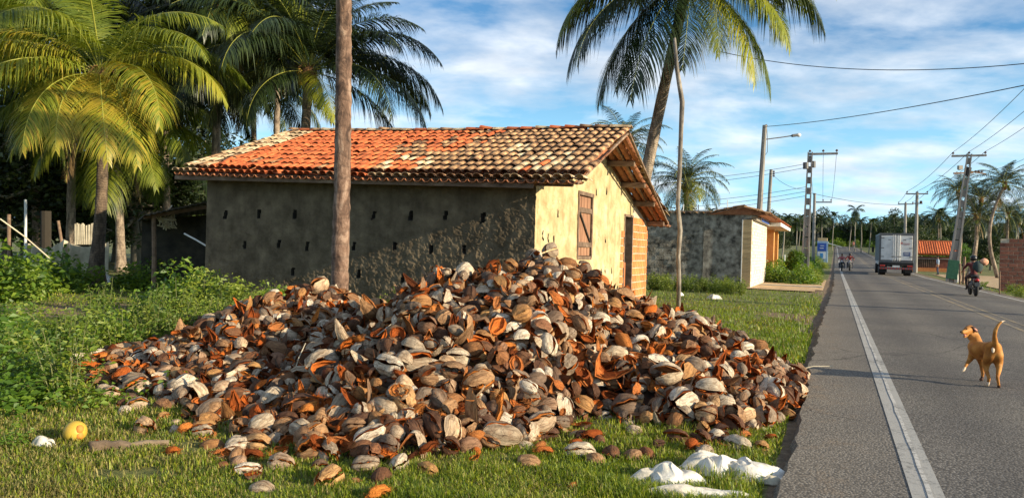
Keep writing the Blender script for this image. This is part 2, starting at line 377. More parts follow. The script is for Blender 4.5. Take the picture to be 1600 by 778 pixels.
# house walls
def plaster(name, stops, bs, bd, scale=2.5):
    m, t, b = new_mat(name); v = vecof(t)
    c = ramp(t, noise(t, v, scale, 8, .62), stops)
    st_ = noise(t, mapping(t, v, (1, 1, .12)), 5, 4); c = mixc(t, M(t, 'MULTIPLY', ramp(t, st_, [(.5, (0, 0, 0)), (.75, (1, 1, 1))]), .35), c, tuple(x * .55 for x in stops[0][1]))
    vk = t.nodes.new('ShaderNodeTexVoronoi'); vk.feature = 'DISTANCE_TO_EDGE'; vk.inputs['Scale'].default_value = 1.7
    ad = t.nodes.new('ShaderNodeMix'); ad.data_type = 'VECTOR'; ad.inputs[0].default_value = .35
    nq = t.nodes.new('ShaderNodeTexNoise'); nq.inputs['Scale'].default_value = 2.5; nq.inputs['Detail'].default_value = 6
    t.links.new(v, nq.inputs[0]); t.links.new(v, ad.inputs[4]); t.links.new(nq.outputs['Color'], ad.inputs[5]); t.links.new(ad.outputs[1], vk.inputs[0])
    c = mixc(t, M(t, 'MULTIPLY', ramp(t, vk.outputs['Distance'], [(0, (1, 1, 1)), (.006, (0, 0, 0))]), .38), c, (.10, .07, .04))
    t.links.new(c, b.inputs['Base Color']); b.inputs['Roughness'].default_value = .95; b.inputs['Specular IOR Level'].default_value = .2
    bump(t, b, noise(t, v, 38, 7, .7), bs, bd); return m
MT['plaster_long'] = plaster('rough_earth_render', [(.3, (.085, .064, .040)), (.5, (.155, .118, .075)), (.7, (.25, .19, .12))], .9, .03)
MT['plaster_gable'] = plaster('yellow_lime_render', [(.28, (.32, .23, .11)), (.5, (.50, .39, .21)), (.72, (.66, .56, .35))], .8, .02)
MT['dark_hole'] = plain('shadowed_recess', (.035, .028, .02), .95)  # shade painted into holes and openings; also plain dark for post and brace
MT['mortar'] = pmat('pale_mortar', [(.3, (.40, .33, .24)), (.7, (.60, .52, .40))], 8, .95, .6)
MT['brick'] = pmat('orange_hollow_brick', [(.3, (.48, .15, .045)), (.55, (.62, .22, .07)), (.75, (.70, .33, .14))], 6, .9, .4, 40, (1, 1, 1), vary=.22)
MT['brick_dark'] = pmat('dull_red_brick', [(.3, (.13, .05, .035)), (.6, (.22, .085, .055)), (.8, (.30, .14, .09))], 5, .9, .5, 40, vary=.25)
MT['tile_o'] = pmat('orange_clay_tile', [(.28, (.24, .05, .015)), (.5, (.52, .12, .035)), (.75, (.64, .22, .08))], 5, .85, .4, 40, vary=.3)
MT['tile_w'] = pmat('weathered_clay_tile', [(.36, (.04, .03, .024)), (.48, (.20, .10, .05)), (.60, (.46, .26, .12)), (.76, (.60, .44, .26))], 5, .9, .5, 50, vary=.35)
MT['tile_p'] = pmat('bleached_clay_tile', [(.3, (.20, .11, .06)), (.5, (.52, .36, .20)), (.72, (.68, .57, .39))], 6, .9, .5, 50, vary=.22)
MT['tile_under'] = pmat('clay_tile_shaded_side', [(.3, (.22, .08, .035)), (.7, (.42, .17, .08))], 6, .9, .3)  # duller clay tone for channel tiles and the roof deck
MT['timber'] = pmat('old_timber', [(.3, (.09, .055, .035)), (.55, (.20, .13, .085)), (.75, (.36, .26, .18))], 6, .9, .5, 30, (.2, 1, 1), vary=.2)
MT['shutter'] = pmat('shutter_board', [(.3, (.14, .065, .035)), (.55, (.27, .135, .075)), (.75, (.38, .22, .13))], 9, .85, .5, 30, (1, 1, .12), vary=.25)
MT['door_o'] = pmat('door_orange_brown', [(.3, (.35, .10, .03)), (.7, (.50, .17, .05))], 6, .7, .2, 30, (1, 1, .2))
MT['block_dark'] = pmat('blackened_block', [(.34, (.06, .052, .042)), (.46, (.22, .192, .155)), (.58, (.40, .355, .29)), (.74, (.60, .54, .45))], 3.2, .95, 1.0, 22, detail=9, bdist=.05)
MT['stone_beige'] = pmat('beige_cladding', [(.3, (.38, .26, .13)), (.7, (.54, .40, .22))], 6, .8, .3, 30, (1, 1, 4), vary=.2)
MT['stone_cream'] = pmat('cream_cladding', [(.3, (.52, .45, .34)), (.7, (.74, .67, .55))], 9, .8, .6, 30, vary=.15)
MT['orange_wall'] = pmat('ochre_paint', [(.3, (.56, .27, .08)), (.7, (.68, .37, .13))], 4, .8, .2)
MT['white'] = pmat('white_paint', [(.3, (.62, .61, .58)), (.7, (.78, .77, .74))], 5, .7, .15)
MT['black'] = plain('black_rubber', (.02, .02, .02), .8)
MT['steel'] = plain('grey_steel', (.13, .13, .13), .6, .2)
MT['wire'] = plain('cable_black', (.03, .03, .03), .6)
MT['porcelain'] = plain('brown_porcelain', (.09, .05, .035), .3)
# husks
def huskskin():
    m, t, b = new_mat('husk_skin'); v = vecof(t, 'lp'); r = rndof(t)
    base = ramp(t, r, [(0, (.05, .022, .013)), (.14, (.16, .07, .032)), (.26, (.38, .22, .11)), (.36, (.10, .065, .048)), (.48, (.56, .45, .32)), (.58, (.20, .075, .03)), (.68, (.46, .25, .09)), (.80, (.66, .58, .47)), (.88, (.56, .47, .35)), (1, (.09, .042, .024))])
    ln = noise(t, mapping(t, v, (3.5, 38, 38)), 1.0, 6, .7, .6)
    c = mixc(t, 1.0, base, ramp(t, ln, [(.32, (.22, .16, .12)), (.44, (.78, .72, .66)), (.52, (1.0, .97, .93)), (.66, (1.38, 1.36, 1.32))]), 'MULTIPLY')
    bl = noise(t, v, 16, 5, .6, .3); c = mixc(t, M(t, 'MULTIPLY', ramp(t, bl, [(.5, (0, 0, 0)), (.7, (1, 1, 1))]), .55), c, (.20, .105, .055))
    vo = t.nodes.new('ShaderNodeTexVoronoi'); vo.feature = 'DISTANCE_TO_EDGE'; vo.inputs['Scale'].default_value = 1
    t.links.new(mapping(t, v, (8, 24, 24)), vo.inputs[0])
    c = mixc(t, M(t, 'MULTIPLY', ramp(t, vo.outputs['Distance'], [(0, (1, 1, 1)), (.035, (0, 0, 0))]), .6), c, (.07, .035, .02))
    t.links.new(c, b.inputs['Base Color']); b.inputs['Roughness'].default_value = .72; b.inputs['Specular IOR Level'].default_value = .25
    bump(t, b, M(t, 'ADD', ln, M(t, 'MULTIPLY', bl, .6)), 1.0, .02); return m
def huskfibre():
    m, t, b = new_mat('husk_fibre'); v = vecof(t, 'lp'); r = rndof(t)
    base = ramp(t, M(t, 'FRACT', M(t, 'MULTIPLY', r, 3.7)), [(0, (.08, .025, .010)), (.25, (.36, .085, .02)), (.5, (.66, .17, .03)), (.75, (.44, .17, .06)), (1, (.72, .24, .045))])
    ln = noise(t, mapping(t, v, (10, 90, 90)), 1.0, 5, .75, 1.0)
    c = mixc(t, 1.0, base, ramp(t, ln, [(.32, (.35, .3, .28)), (.55, (1, 1, 1)), (.7, (1.35, 1.3, 1.2))]), 'MULTIPLY')
    t.links.new(c, b.inputs['Base Color']); b.inputs['Roughness'].default_value = .95; b.inputs['Specular IOR Level'].default_value = .1
    bump(t, b, ln, 1.0, .02); return m
MT['skin'] = huskskin(); MT['fibre'] = huskfibre()
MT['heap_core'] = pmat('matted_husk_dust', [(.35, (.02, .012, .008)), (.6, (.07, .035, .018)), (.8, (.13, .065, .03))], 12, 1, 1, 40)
MT['plastic'] = pmat('torn_white_plastic', [(.30, (.42, .35, .25)), (.46, (.66, .60, .50)), (.68, (.80, .76, .69))], 5, .42, .35, 12, bdist=.03)
MT['tarp'] = pmat('dusty_cream_tarp', [(.3, (.36, .31, .22)), (.55, (.58, .51, .38)), (.75, (.72, .66, .52))], 2, .8, .5, 9)
MT['rust_roof'] = pmat('dark_sheet_roof', [(.3, (.03, .028, .026)), (.7, (.08, .07, .06))], 3, .8, .3)
MT['shed_wall'] = pmat('dark_shed_wall', [(.3, (.03, .028, .022)), (.7, (.09, .075, .055))], 3, .95, .5)
MT['log'] = pmat('dead_frond_base', [(.3, (.06, .04, .025)), (.5, (.16, .11, .07)), (.72, (.30, .23, .15))], 4, .95, .8, 30, (.15, 1.5, 1.5))
# ================================================================== ground and road
GL = -.07                                   # verge level beside the raised carriageway
def g_left(X, Y): return gz(X, Y) + GL
def heap_h(X, Y):
    X = np.asarray(X, float); Y = np.asarray(Y, float); a = 0
    for x, y, h, rx, ry, k in HEAP:
        r = np.sqrt(((X - x) / rx) ** 2 + ((Y - y) / np.where(Y < y, ry, ry * .8)) ** 2)
        a = a + (h * np.clip(1 - r, 0, 1) ** k) ** 3
    px_ = 800 + F * X / np.maximum(Y, 1); py_ = 386 + 1.57 * F / np.maximum(Y, 1); lim = np.interp(px_, [0, 150, 300, 380, 480, 600, 720, 840, 900, 960, 1040, 1120, 1200, 1270], [590, 612, 650, 690, 722, 735, 712, 690, 655, 642, 655, 668, 655, 625]) + 6
    return a ** (1 / 3) * np.clip((lim - py_) / 75, 0, 1) ** .55
HEAP = [(0.42, 9.1, 1.40, 3.1, 4.5, 1.10), (-.85, 9.0, 1.02, 1.5, 3.9, .85), (-2.95, 10.9, .84, 2.3, 3.6, 1.25), (2.3, 9.4, .48, 1.5, 2.3, .8),
        (-3.6, 8.9, .30, 1.9, 2.0, .9), (-.8, 6.3, .30, 1.5, 1.6, .7), (-2.5, 7.3, .24, 1.5, 1.3, .8), (2.2, 8.2, .26, 1.2, 1.3, .8)]
def bare_f(X, Y):
    """0 = grass, 1 = bare soil"""
    s, t_ = st(X, Y)
    b = np.zeros_like(np.asarray(X, float))
    def blob(cx, cy, rx, ry, k): return k * np.exp(-(((X - cx) / rx) ** 2 + ((Y - cy) / ry) ** 2))
    b = b + .38 * np.exp(-((heap_h(X, Y) - .03) / .05) ** 2) * (heap_h(X, Y) > .001) + blob(7.0, 18.6, .9, 2.6, .75) + blob(6.2, 15.4, .6, .9, .4)      # worn path in the verge
    b = b + blob(-4.2, 5.6, 1.6, .9, .34) + blob(-4.6, 7.8, 1.2, .8, .3)
    b = b + blob(-8.5, 15.5, 3.0, 2.4, .9) + blob(-6.8, 11.5, .8, 1.6, .5)   # trodden yard
    b = b + .9 * ((t_ > -.36) & (t_ < 7.4)) + .25 * np.exp(-((t_ + .4) / .12) ** 2)
    b = b + .22 * np.exp(-((s - 33) / 6) ** 4 - ((t_ + 1.5) / 1.9) ** 4)
    b = b + .9 * np.exp(-((s - 62) / 16) ** 4 - ((t_ - 12.5) / 4.6) ** 4)
    b = b + .8 * np.exp(-((s - 42) / 9) ** 4 - ((t_ + 1.1) / .8) ** 4)
    return b
sb = sorted(set([round(x, 2) for x in np.arange(-8, 42, .5)] + [a for a, b_ in RISE] + [-300, -120, -60, -30, -15, 46, 50, 55, 60, 75, 95, 130, 175, 230, 300, 370, 500, 900, 1400]))
tb = sorted(set([round(x, 2) for x in np.arange(-26, -.5, .5)] + [-.42, -.3, 6.95, 7.1, 7.6, 8.5, 10, 12, 14, 17, 20, 25, 35, 50, 80, 130, 220, 400, 800, -30, -40, -60, -90, -150, -250, -450, -900]))
sb = np.array(sb); tb = np.array(tb); S_, T_ = np.meshgrid(sb, tb, indexing='ij')
X_ = RS[0] * S_ + RT[0] * T_; Y_ = RS[1] * S_ + RT[1] * T_
Z_ = rise(S_) + GL + vnoise(np.stack([X_.ravel(), Y_.ravel()], 1), .9).reshape(X_.shape) * .022 * ((T_ < -.6) | (T_ > 7.5))
Z_ = Z_ + np.clip((np.abs(T_ - 3) - 60) / 300, 0, 1) * 6 * np.clip((S_ - 60) / 200, 0, 1)
mb = MB(); mb.add(np.stack([X_, Y_, Z_], -1).reshape(-1, 3), grid_f(len(sb), len(tb)))
ground = mb.build('ground', MT['ground'], smooth=True, kind='structure')
a = ground.data.attributes.new('bare', 'FLOAT', 'POINT'); a.data.foreach_set('value', bare_f(X_.ravel(), Y_.ravel()).astype(np.float32))
# carriageway
ss = sorted(set([round(x, 2) for x in np.arange(-8, 60, .25)] + [a_ for a_, b_ in RISE if a_ <= 700] + [60, 64, 70, 75, 95, 130, 175, 230, 300, 370, 500])); ss = np.array([x for x in ss if x >= -60 and x <= 345])
el = -.26 + np.clip((ss - 15) / 100, 0, .25) + vnoise(np.stack([ss, ss * 0], 1), 1.4) * .04 + rng.normal(size=len(ss)) * .018
er = 6.92 + vnoise(np.stack([ss, ss * 0 + 5], 1), 1.4) * .05
mb = MB(); cols = [el - .05, el, np.full_like(ss, 1.5), np.full_like(ss, 3.5), np.full_like(ss, 5.5), er, er + .05]
zz_ = [GL - .02, 0, .03, .045, .03, 0, GL - .02]
V = np.stack([np.stack([RS[0] * ss + RT[0] * c_, RS[1] * ss + RT[1] * c_, rise(ss) + z_], -1) for c_, z_ in zip(cols, zz_)], 1)
mb.add(V.reshape(-1, 3), grid_f(len(ss), 7)[:, ::-1]); mb.build('road', MT['asphalt'], kind='structure')
def crown(t_): return float(np.interp(t_, [-.3, 1.5, 3.5, 5.5, 6.95], [0, .03, .045, .03, 0]))
def stripe(name, t0, t1, mat, lift=.004, s0=-8, s1=500, wob=0.0):
    q = ss[(ss >= s0) & (ss <= s1)]; wa = vnoise(np.stack([q, q * 0 + t0], 1), 2.5) * wob; mb = MB()
    V = np.stack([np.stack([RS[0] * q + RT[0] * (t_ + wa), RS[1] * q + RT[1] * (t_ + wa), rise(q) + crown(t_) + lift], -1) for t_ in (t0, t1)], 1)
    mb.add(V.reshape(-1, 3), grid_f(len(q), 2)[:, ::-1]); return mb.build(name, mat, kind='structure')
stripe('edge_line_marking', .48, .67, MT['paint_w'])
stripe('edge_line_marking', .575, .605, MT['paint_w2'], .008, wob=.008)
stripe('centre_line_marking', 3.60, 3.71, MT['paint_y']); stripe('centre_line_marking', 3.93, 4.01, MT['paint_y'])
stripe('edge_line_marking', 6.38, 6.50, MT['paint_w2'])

# ================================================================== house
A = np.array([.44, 14.5]); HL = -RT; HG = RS
HW, HD, RV = 8.6, 9.45, 3.44                # length, depth, ridge offset
def hp(u, v, z=0.0): p = A + HL * u + HG * v; return np.array([p[0], p[1], z])
def ov(v): return np.interp(v, [-.5, 3.44, 9.9], [1.10, .86, .62])
def zr(u, v):
    z = np.interp(v, [-.55, RV, 9.95], [2.78, 4.30, 2.33])
    return z + .030 * np.asarray(u) - .035 * np.sin(np.clip((np.asarray(u) + 1) / 10, 0, 1) * math.pi) * (np.abs(np.asarray(v) - RV) < 6)
HU3 = (np.array([HL[0], HL[1], 0]), np.array([HG[0], HG[1], 0]), np.array([0, 0, 1.0]))
house = empty('house', (*A, GL), 'old low house with rough earthen walls and clay tile roof behind the heap', 'house')
WT = .16                                    # wall thickness under the render coat
def top_long(u): return zr(u, 0.0) - .10
def top_gable(v): return zr(0, v) - .10
def wall_sheet(mb, o_fn, w, top, du, dz, cut, holes, noise_fn, depth=.13):
    nu = int(round(w / du)) + 1; us = np.linspace(0, w, nu); tmax = max(top(np.array(x)) for x in us); zs = np.arange(GL, tmax + dz, dz); nz = len(zs)
    U, Z = np.meshgrid(us, zs, indexing='ij'); Tp = np.array([float(top(np.array(x))) for x in us])[:, None]; Zc = np.minimum(Z, Tp)
    dpt = noise_fn(U, Zc)
    hole = np.zeros_like(U, bool)
    jag = vnoise(np.stack([U.ravel(), Zc.ravel()], 1), 21, 31).reshape(U.shape) * .016
    for (cu, cz, hw, hh) in holes:
        hole |= (np.abs(U - cu + .15 * (Zc - cz)) < hw + jag) & (np.abs(Zc - cz) < hh + jag)
        rr_ = np.hypot((U - cu) / (hw + .03), (Zc - cz) / (hh + .035)); dpt = dpt - .010 * np.clip(1.25 - rr_, 0, 1) * (vnoise(np.stack([U.ravel(), Zc.ravel()], 1), 13, 5).reshape(U.shape) > -.1)
    dpt = np.where(hole, -depth, dpt)
    V = o_fn(U.ravel(), Zc.ravel(), dpt.ravel())
    f = grid_f(nu, nz); i, j = np.divmod(f[:, 0], nz)
    keep = Z[i, j] < Tp[i, 0] - 1e-4
    cu = us[i] + du / 2; cz = zs[j] + dz / 2
    for (a0, a1, b0, b1) in cut: keep &= ~((cu > a0) & (cu < a1) & (cz > b0) & (cz < b1))
    hf = hole.ravel()[f].any(1)
    mb.add(V, [f[keep]], [np.where(hf[keep], 1, 0)])
# long wall facing the heap: very rough render, smoother towards the top and left
holes = []
for row_z, us_ in ((2.10, [1.16, 1.98, 2.85, 3.75, 4.75, 5.95, 6.97, 8.0]), (1.40, [1.55, 2.35, 3.2, 4.3, 5.5, 6.35, 7.4]), (.78, [1.1, 2.1, 3.0, 4.1, 4.7, 5.9])):
    for u in us_: holes.append((u + rng.normal() * .03, row_z + rng.normal() * .02, .030 + rng.random() * .012, .075 + rng.random() * .02))
def nz_long(U, Z):
    P = np.stack([U.ravel(), Z.ravel()], 1)
    rough = np.clip(.30 + (6.8 - U) * .05 + (2.2 - Z) * .30, .18, 1.0)
    n = vnoise(P, 9, 1) * .010 + vnoise(P, 19, 2) * .011 + vnoise(P, 34, 3) * .008
    r = rough * n.reshape(U.shape) + vnoise(P, .8, 4).reshape(U.shape) * .012
    q_ = np.clip((vnoise(P, 1.1, 41) + .35 * vnoise(P, 4, 42) - .42) * 14, 0, 1).reshape(U.shape); r = r - .016 * q_
    q_ = np.clip(1 - np.abs(vnoise(P, 1.6, 43) + .25 * vnoise(P, 9, 44)) * 38, 0, 1).reshape(U.shape); r = r - .010 * q_
    return r
mb = MB()
def o_long(u, z, d): p = A[None] + np.outer(u, HL) - np.outer(d, HG); return np.stack([p[:, 0], p[:, 1], z], 1)
wall_sheet(mb, o_long, HW, top_long, .024, .024, [], holes, nz_long)
mb.build('wall', [MT['plaster_long'], MT['dark_hole']], house, smooth=False)
# gable wall facing the road
slots = [(v, z, .02, .055 + rng.random() * .03) for v, z in [(.45, 1.75), (.75, 1.7), (1.1, 1.68), (4.9, 1.75), (1.3, 1.15), (4.6, .95), (4.9, .98), (5.5, .95), (4.0, 2.9), (4.9, 3.0), (1.0, .85), (.4, 1.1), (2.1, .75), (1.3, 2.25), (3.1, 3.3)]]
WIN = (2.60, 3.68, 1.30, 2.76); DOOR = (6.68, 7.62, GL - .1, 2.50); BR0 = 7.62
def nz_gab(U, Z):
    P = np.stack([U.ravel(), Z.ravel()], 1)
    n = vnoise(P, 5, 5) * .008 + vnoise(P, 12, 6) * .007 + vnoise(P, 26, 7) * .004 + vnoise(P, .9, 8) * .012
    return n.reshape(U.shape)
def o_gab(v, z, d): p = A[None] + np.outer(v, HG) - np.outer(d, HL); return np.stack([p[:, 0], p[:, 1], z], 1)
mb = MB(); wall_sheet(mb, o_gab, BR0, top_gable, .03, .03, [WIN, (6.68, 7.7, -1, 2.50), (6.32, 6.68, -1, 2.0)], slots, nz_gab)
mb.build('wall', [MT['plaster_gable'], MT['dark_hole']], house, smooth=False)
# structural core behind the render coats, with the openings left free
mb = MB()
def slab(mb, p0, ax, u0, u1, zb, ztop, inward, mat=0, off=.135, th=WT):
    """vertical slab following a sloping top"""
    n = max(2, int((u1 - u0) / .4) + 1); us = np.linspace(u0, u1, n); V = []
    for u in us:
        for d in (off, off + th):
            q = p0 + ax * u + inward * d; V += [[q[0], q[1], zb], [q[0], q[1], float(ztop(u))]]
    f = []
    for i in range(n - 1):
        a_ = i * 4; f += [[a_, a_ + 4, a_ + 5, a_ + 1], [a_ + 2, a_ + 3, a_ + 7, a_ + 6], [a_ + 1, a_ + 5, a_ + 7, a_ + 3], [a_, a_ + 2, a_ + 6, a_ + 4]]
    f += [[0, 1, 3, 2], [4 * n - 4, 4 * n - 2, 4 * n - 1, 4 * n - 3]]
    mb.add(V, [np.array(f)], mat)
slab(mb, A, HL, .0, HW, GL, lambda u: top_long(u) - .01, HG)
for v0, v1, zb, zt in ((.3, 2.6, GL, None), (2.6, 3.68, GL, 1.30), (2.6, 3.68, 2.76, None), (3.68, 6.68, GL, None), (6.68, 7.62, 2.5, None), (7.62, HD, GL, None)):
    slab(mb, A, HG, v0, v1, zb, (lambda v, q=zt: top_gable(v) - .01 if q is None else q), HL, off=.06)
slab(mb, A + HL * HW, HG, .3, HD, GL, lambda v: zr(HW, v) - .1, -HL, off=.0)
slab(mb, A + HG * HD, HL, 0, HW, GL, lambda u: zr(u, HD) - .1, -HG, off=0)
mb.build('wall', MT['plaster_gable'], house)
# exposed hollow bricks at the far corner and left of the door
bm_ = MB(); mbox(bm_, (0, 0, 0), (.285, .06, .185), 0, .008)
for k in range(3): mbox(bm_, (.004, -.004, .025 + k * .052), (.281, .01, .052 + k * .052))
bm = bm_.mesh('brick', [MT['brick']])
def Mfr(o, x, y, z): return Matrix(((x[0], y[0], z[0], o[0]), (x[1], y[1], z[1], o[1]), (x[2], y[2], z[2], o[2]), (0, 0, 0, 1)))
mort = MB()
for (v0, v1, zt) in ((BR0, HD, None), (6.32, 6.68, 2.0)):
    n = int((v1 - v0) / .1)
    slab(mort, A, HG, v0 + .002, v1 - .002, GL, (lambda v, q=zt: top_gable(v) - .02 if q is None else q), HL, off=.012, th=.045)
    row = 0; z = GL + .01
    while z < (2.45 if zt is None else 1.85):
        v = v0 + .015 - (.14 if row % 2 else 0)
        while v < v1 - .04:
            a0 = max(v, v0 + .01); a1 = min(v + .285, v1 - .01)
            if a1 - a0 > .07 and z + .19 < float(top_gable(a1)) - .03:
                o = hp(0, a0, z + rng.normal() * .003) - HU3[0] * (.004 + rng.random() * .008)
                put('brick', bm, house, Mfr(o, HU3[1] * (a1 - a0) / .285, HU3[0], HU3[2]))
            v += .305
        z += .212; row += 1
mort.build('mortar', MT['mortar'], house)
# corner face of the brick end (towards the camera it is closed by the wall behind the heap)
# window: timber frame, boards, ledges and brace
fr = MB(); F4 = (hp(0, 0, 0), HU3[1], HU3[0], HU3[2])
w0, w1, z0, z1 = WIN
for lo, hi in (((w0 - .02, -.03, z1 - .02), (w1 + .05, .12, z1 + .07)), ((w0, -.02, z0 - .05), (w1, .12, z0 + .03)), ((w0 - .02, -.025, z0), (w0 + .05, .12, z1)), ((w1 - .05, -.025, z0), (w1 + .02, .12, z1))):
    mbox(fr, lo, hi, 0, .006, F4)
wf = fr.build('window_frame', MT['timber'], house)
bw = (w1 - w0 - .14) / 4
sh = MB(); mbox(sh, (w0 + .07, .05, z0 + .03), (w1 - .07, .06, z1 - .03), 0, 0, F4); shut = sh.build('shutter', MT['dark_hole'], house)
pl_ = MB(); mbox(pl_, (0, 0, 0), (bw - .012, .03, z1 - z0 - .08), 0, .005); plm = pl_.mesh('plank', [MT['shutter']])
for k in range(4):
    o = hp(0, w0 + .07 + k * bw, z0 + .04) + HU3[0] * (.02 - .004 * (k % 2)); put('plank', plm, shut, Mfr(o, HU3[1], HU3[0], HU3[2]))
for zc in (z0 + .30, z1 - .36):
    mb = MB(); mbox(mb, (w0 + .05, -.018, zc - .06), (w1 - .05, .018, zc + .06), 0, .006, F4); mb.build('ledge', MT['timber'], shut)
mb = MB(); p0 = hp(0, w0 + .12, z1 - .42) - HU3[0] * .005; p1 = hp(0, w1 - .12, z0 + .36) - HU3[0] * .005
beam(mb, p0, p1, .05, .03, 0, up=HU3[0], b=.004); mb.build('brace', MT['dark_hole'], shut)
# doorway
d0, d1, _, dz = DOOR
mb = MB()
for lo, hi in (((d0, -.02, GL), (d0 + .06, .2, dz)), ((d1 - .06, -.02, GL), (d1, .2, dz)), ((d0, -.02, dz - .06), (d1, .2, dz))): mbox(mb, lo, hi, 0, .006, F4)
mb.build('door_frame', MT['timber'], house)
mb = MB(); mbox(mb, (d0 + .06, .10, GL + .02), (d0 + .62, .14, 1.15), 0, .008, F4); mb.build('door_lower_half', MT['door_o'], house)
mb = MB(); mbox(mb, (d0 + .05, .75, GL), (d1 - .05, .8, dz), 0, 0, F4); mb.build('inner_door', MT['dark_hole'], house)  # near-black panel painted as the unlit inside behind the doorway
mb = MB()
mbox(mb, (6.0, -.25, GL - .02), (9.6, .0, GL + .1), 0, .02, F4); mb.build('doorstep', MT['concrete'], house)
# ---- roof
def tile_mesh(name, mat, ra, rb, L=.53, inv=False, seg=6, crook=0.0):
    a = np.linspace(-1.35, 1.35, seg + 1); V = []
    for y, r, lift in ((0, ra, .020), (L * .5, (ra + rb) / 2, .012 + crook), (L, rb, 0)):
        for th in (0, .014):
            V.append(np.stack([np.sin(a) * (r - th) * .98, np.full_like(a, y), (np.cos(a) - .22) * (r - th) * .86 + lift], 1))
    V = np.concatenate(V); n = seg + 1; f = []
    for k in range(2):
        b0 = k * 2 * n; b1 = b0 + 2 * n
        for i in range(seg):
            f.append([b0 + i, b0 + i + 1, b1 + i + 1, b1 + i]); f.append([b0 + n + i, b1 + n + i, b1 + n + i + 1, b0 + n + i + 1])
        f.append([b0, b1, b1 + n, b0 + n]); f.append([b0 + seg, b0 + n + seg, b1 + n + seg, b1 + seg])
    for i in range(seg): f.append([i, i + n, i + n + 1, i + 1]); f.append([4 * n + i, 4 * n + i + 1, 5 * n + i + 1, 5 * n + i])
    if inv: V = V * np.array([1, 1, -1])
    return V, np.array(f)
TV = [tile_mesh('t', None, .103, .082), tile_mesh('t', None, .098, .078, crook=.006), tile_mesh('t', None, .107, .084, L=.50)]
TVI = tile_mesh('t', None, .10, .085, inv=True)
def tmesh(k, m):
    mb = MB(); mb.add(*TV[k][:1], [TV[k][1]]); return mb.mesh('tile', [m], smooth=False)
TM = {(k, m): tmesh(k, MT[m]) for k in range(3) for m in ('tile_o', 'tile_w', 'tile_p')}
def slope_frame(u, v, far=False, dzv=0.0):
    e = .02; sgn = -1 if far else 1
    p = hp(u, v, float(zr(u, v)) + dzv); q = hp(u, v + sgn * e, float(zr(u, v + sgn * e)) + dzv); y = (q - p) / np.linalg.norm(q - p)
    q2 = hp(u + .2, v, float(zr(u + .2, v)) + dzv); x = (q2 - p); x /= np.linalg.norm(x)
    if not far: x = -x
    z = np.cross(x, y); z /= np.linalg.norm(z); x = np.cross(y, z); return p, x, y, z
roof = MB(); under = MB(); cand = []
CP = .206
def place(k, u, v, far, mat, keep, lift=0.0, jit=1.0, base=TV):
    p, x, y, z = slope_frame(u, v, far); an = rng.normal() * .045 * jit; tl = rng.normal() * .02 * jit
    c, s = math.cos(an), math.sin(an); x2 = x * c + y * s; y2 = y * c - x * s; y3 = y2 * math.cos(tl) + z * math.sin(tl); z3 = np.cross(x2, y3)
    o = p + z * (.03 + lift + rng.random() * .012 * jit) + x * rng.normal() * .008 * jit + y * rng.normal() * .012 * jit
    return (k, mat, o, x2, y3, z3)
near = []
ncol = int((HW + .5 + 1.1) / CP)
for i in range(ncol + 1):
    u = HW + .45 - i * CP
    for r in range(11):
        v = -.58 + r * .372
        if u < -float(ov(v)) or v > RV - .18: continue
        # colour zones: bleached left rake, orange left half, weathered right half
        q = (HW + .4 - u)
        pn = float(vnoise(np.array([[u * 1.0, v * .7]]), 1.0, 61)[0]); fn_ = rng.normal() * .13
        if q < .75 + .5 * pn + rng.random() * .3: m = 'tile_p' if rng.random() < .8 else 'tile_w'
        elif u > 3.7 + pn * 1.7 - r * .10 + fn_ * 3: m = 'tile_o' if pn + fn_ * 2 > -.62 else 'tile_w'
        else: m = 'tile_w' if pn + fn_ < .22 else ('tile_p' if pn + fn_ < .62 else 'tile_o')
        near.append((u, v, place(rng.integers(3), u, v, False, m, True, jit=1.0 if rng.random() > .06 else 2.6)))
near.sort(key=lambda q: (CAM[0] - q[2][2][0]) ** 2 + (CAM[1] - q[2][2][1]) ** 2)
TI = {'tile_o': 0, 'tile_w': 1, 'tile_p': 2}
for n_, (u, v, (k, m, o, x, y, z)) in enumerate(near):
    if n_ < 292: put('roof_tile', TM[(k, m)], house, Mfr(o, x, y, z))
    else:
        V, f = TV[k]; roof.add(o + V[:, :1] * x + V[:, 1:2] * y + V[:, 2:] * z, [f], TI[m], rng.random())
# far slope covers, joined
for i in range(ncol + 2):
    u = HW + .45 - i * CP
    for r in range(17):
        v = 9.98 - r * .372
        if u < -float(ov(v)) or v < RV + .18: continue
        m = ('tile_p' if rng.random() < .4 else 'tile_w') if u < .8 else 'tile_w'
        k, m, o, x, y, z = place(rng.integers(3), u, v, True, m, True)
        V, f = TV[k]; roof.add(o + V[:, :1] * x + V[:, 1:2] * y + V[:, 2:] * z, [f], TI[m], rng.random())
roof.build('roof_tiles_beyond', [MT['tile_o'], MT['tile_w'], MT['tile_p']], house, attrs=True, kind='stuff')
for far in (False, True):
    for i in range(ncol + 1):
        u = HW + .45 - (i + .5) * CP
        for r in range(20 if far else 13):
            v = (10.0 - r * .318) if far else (-.60 + r * .311)
            if u < -float(ov(v)) + .05 or (v < RV + .1 if far else v > RV - .1): continue
            k, m, o, x, y, z = place(0, u, v, far, 'tile_o', True, lift=-.012, jit=.5)
            V, f = TVI; under.add(o + V[:, :1] * x + V[:, 1:2] * y + V[:, 2:] * z, [f], 0, rng.random())
under.build('channel_tiles', [MT['tile_under']], house, attrs=True, kind='stuff')
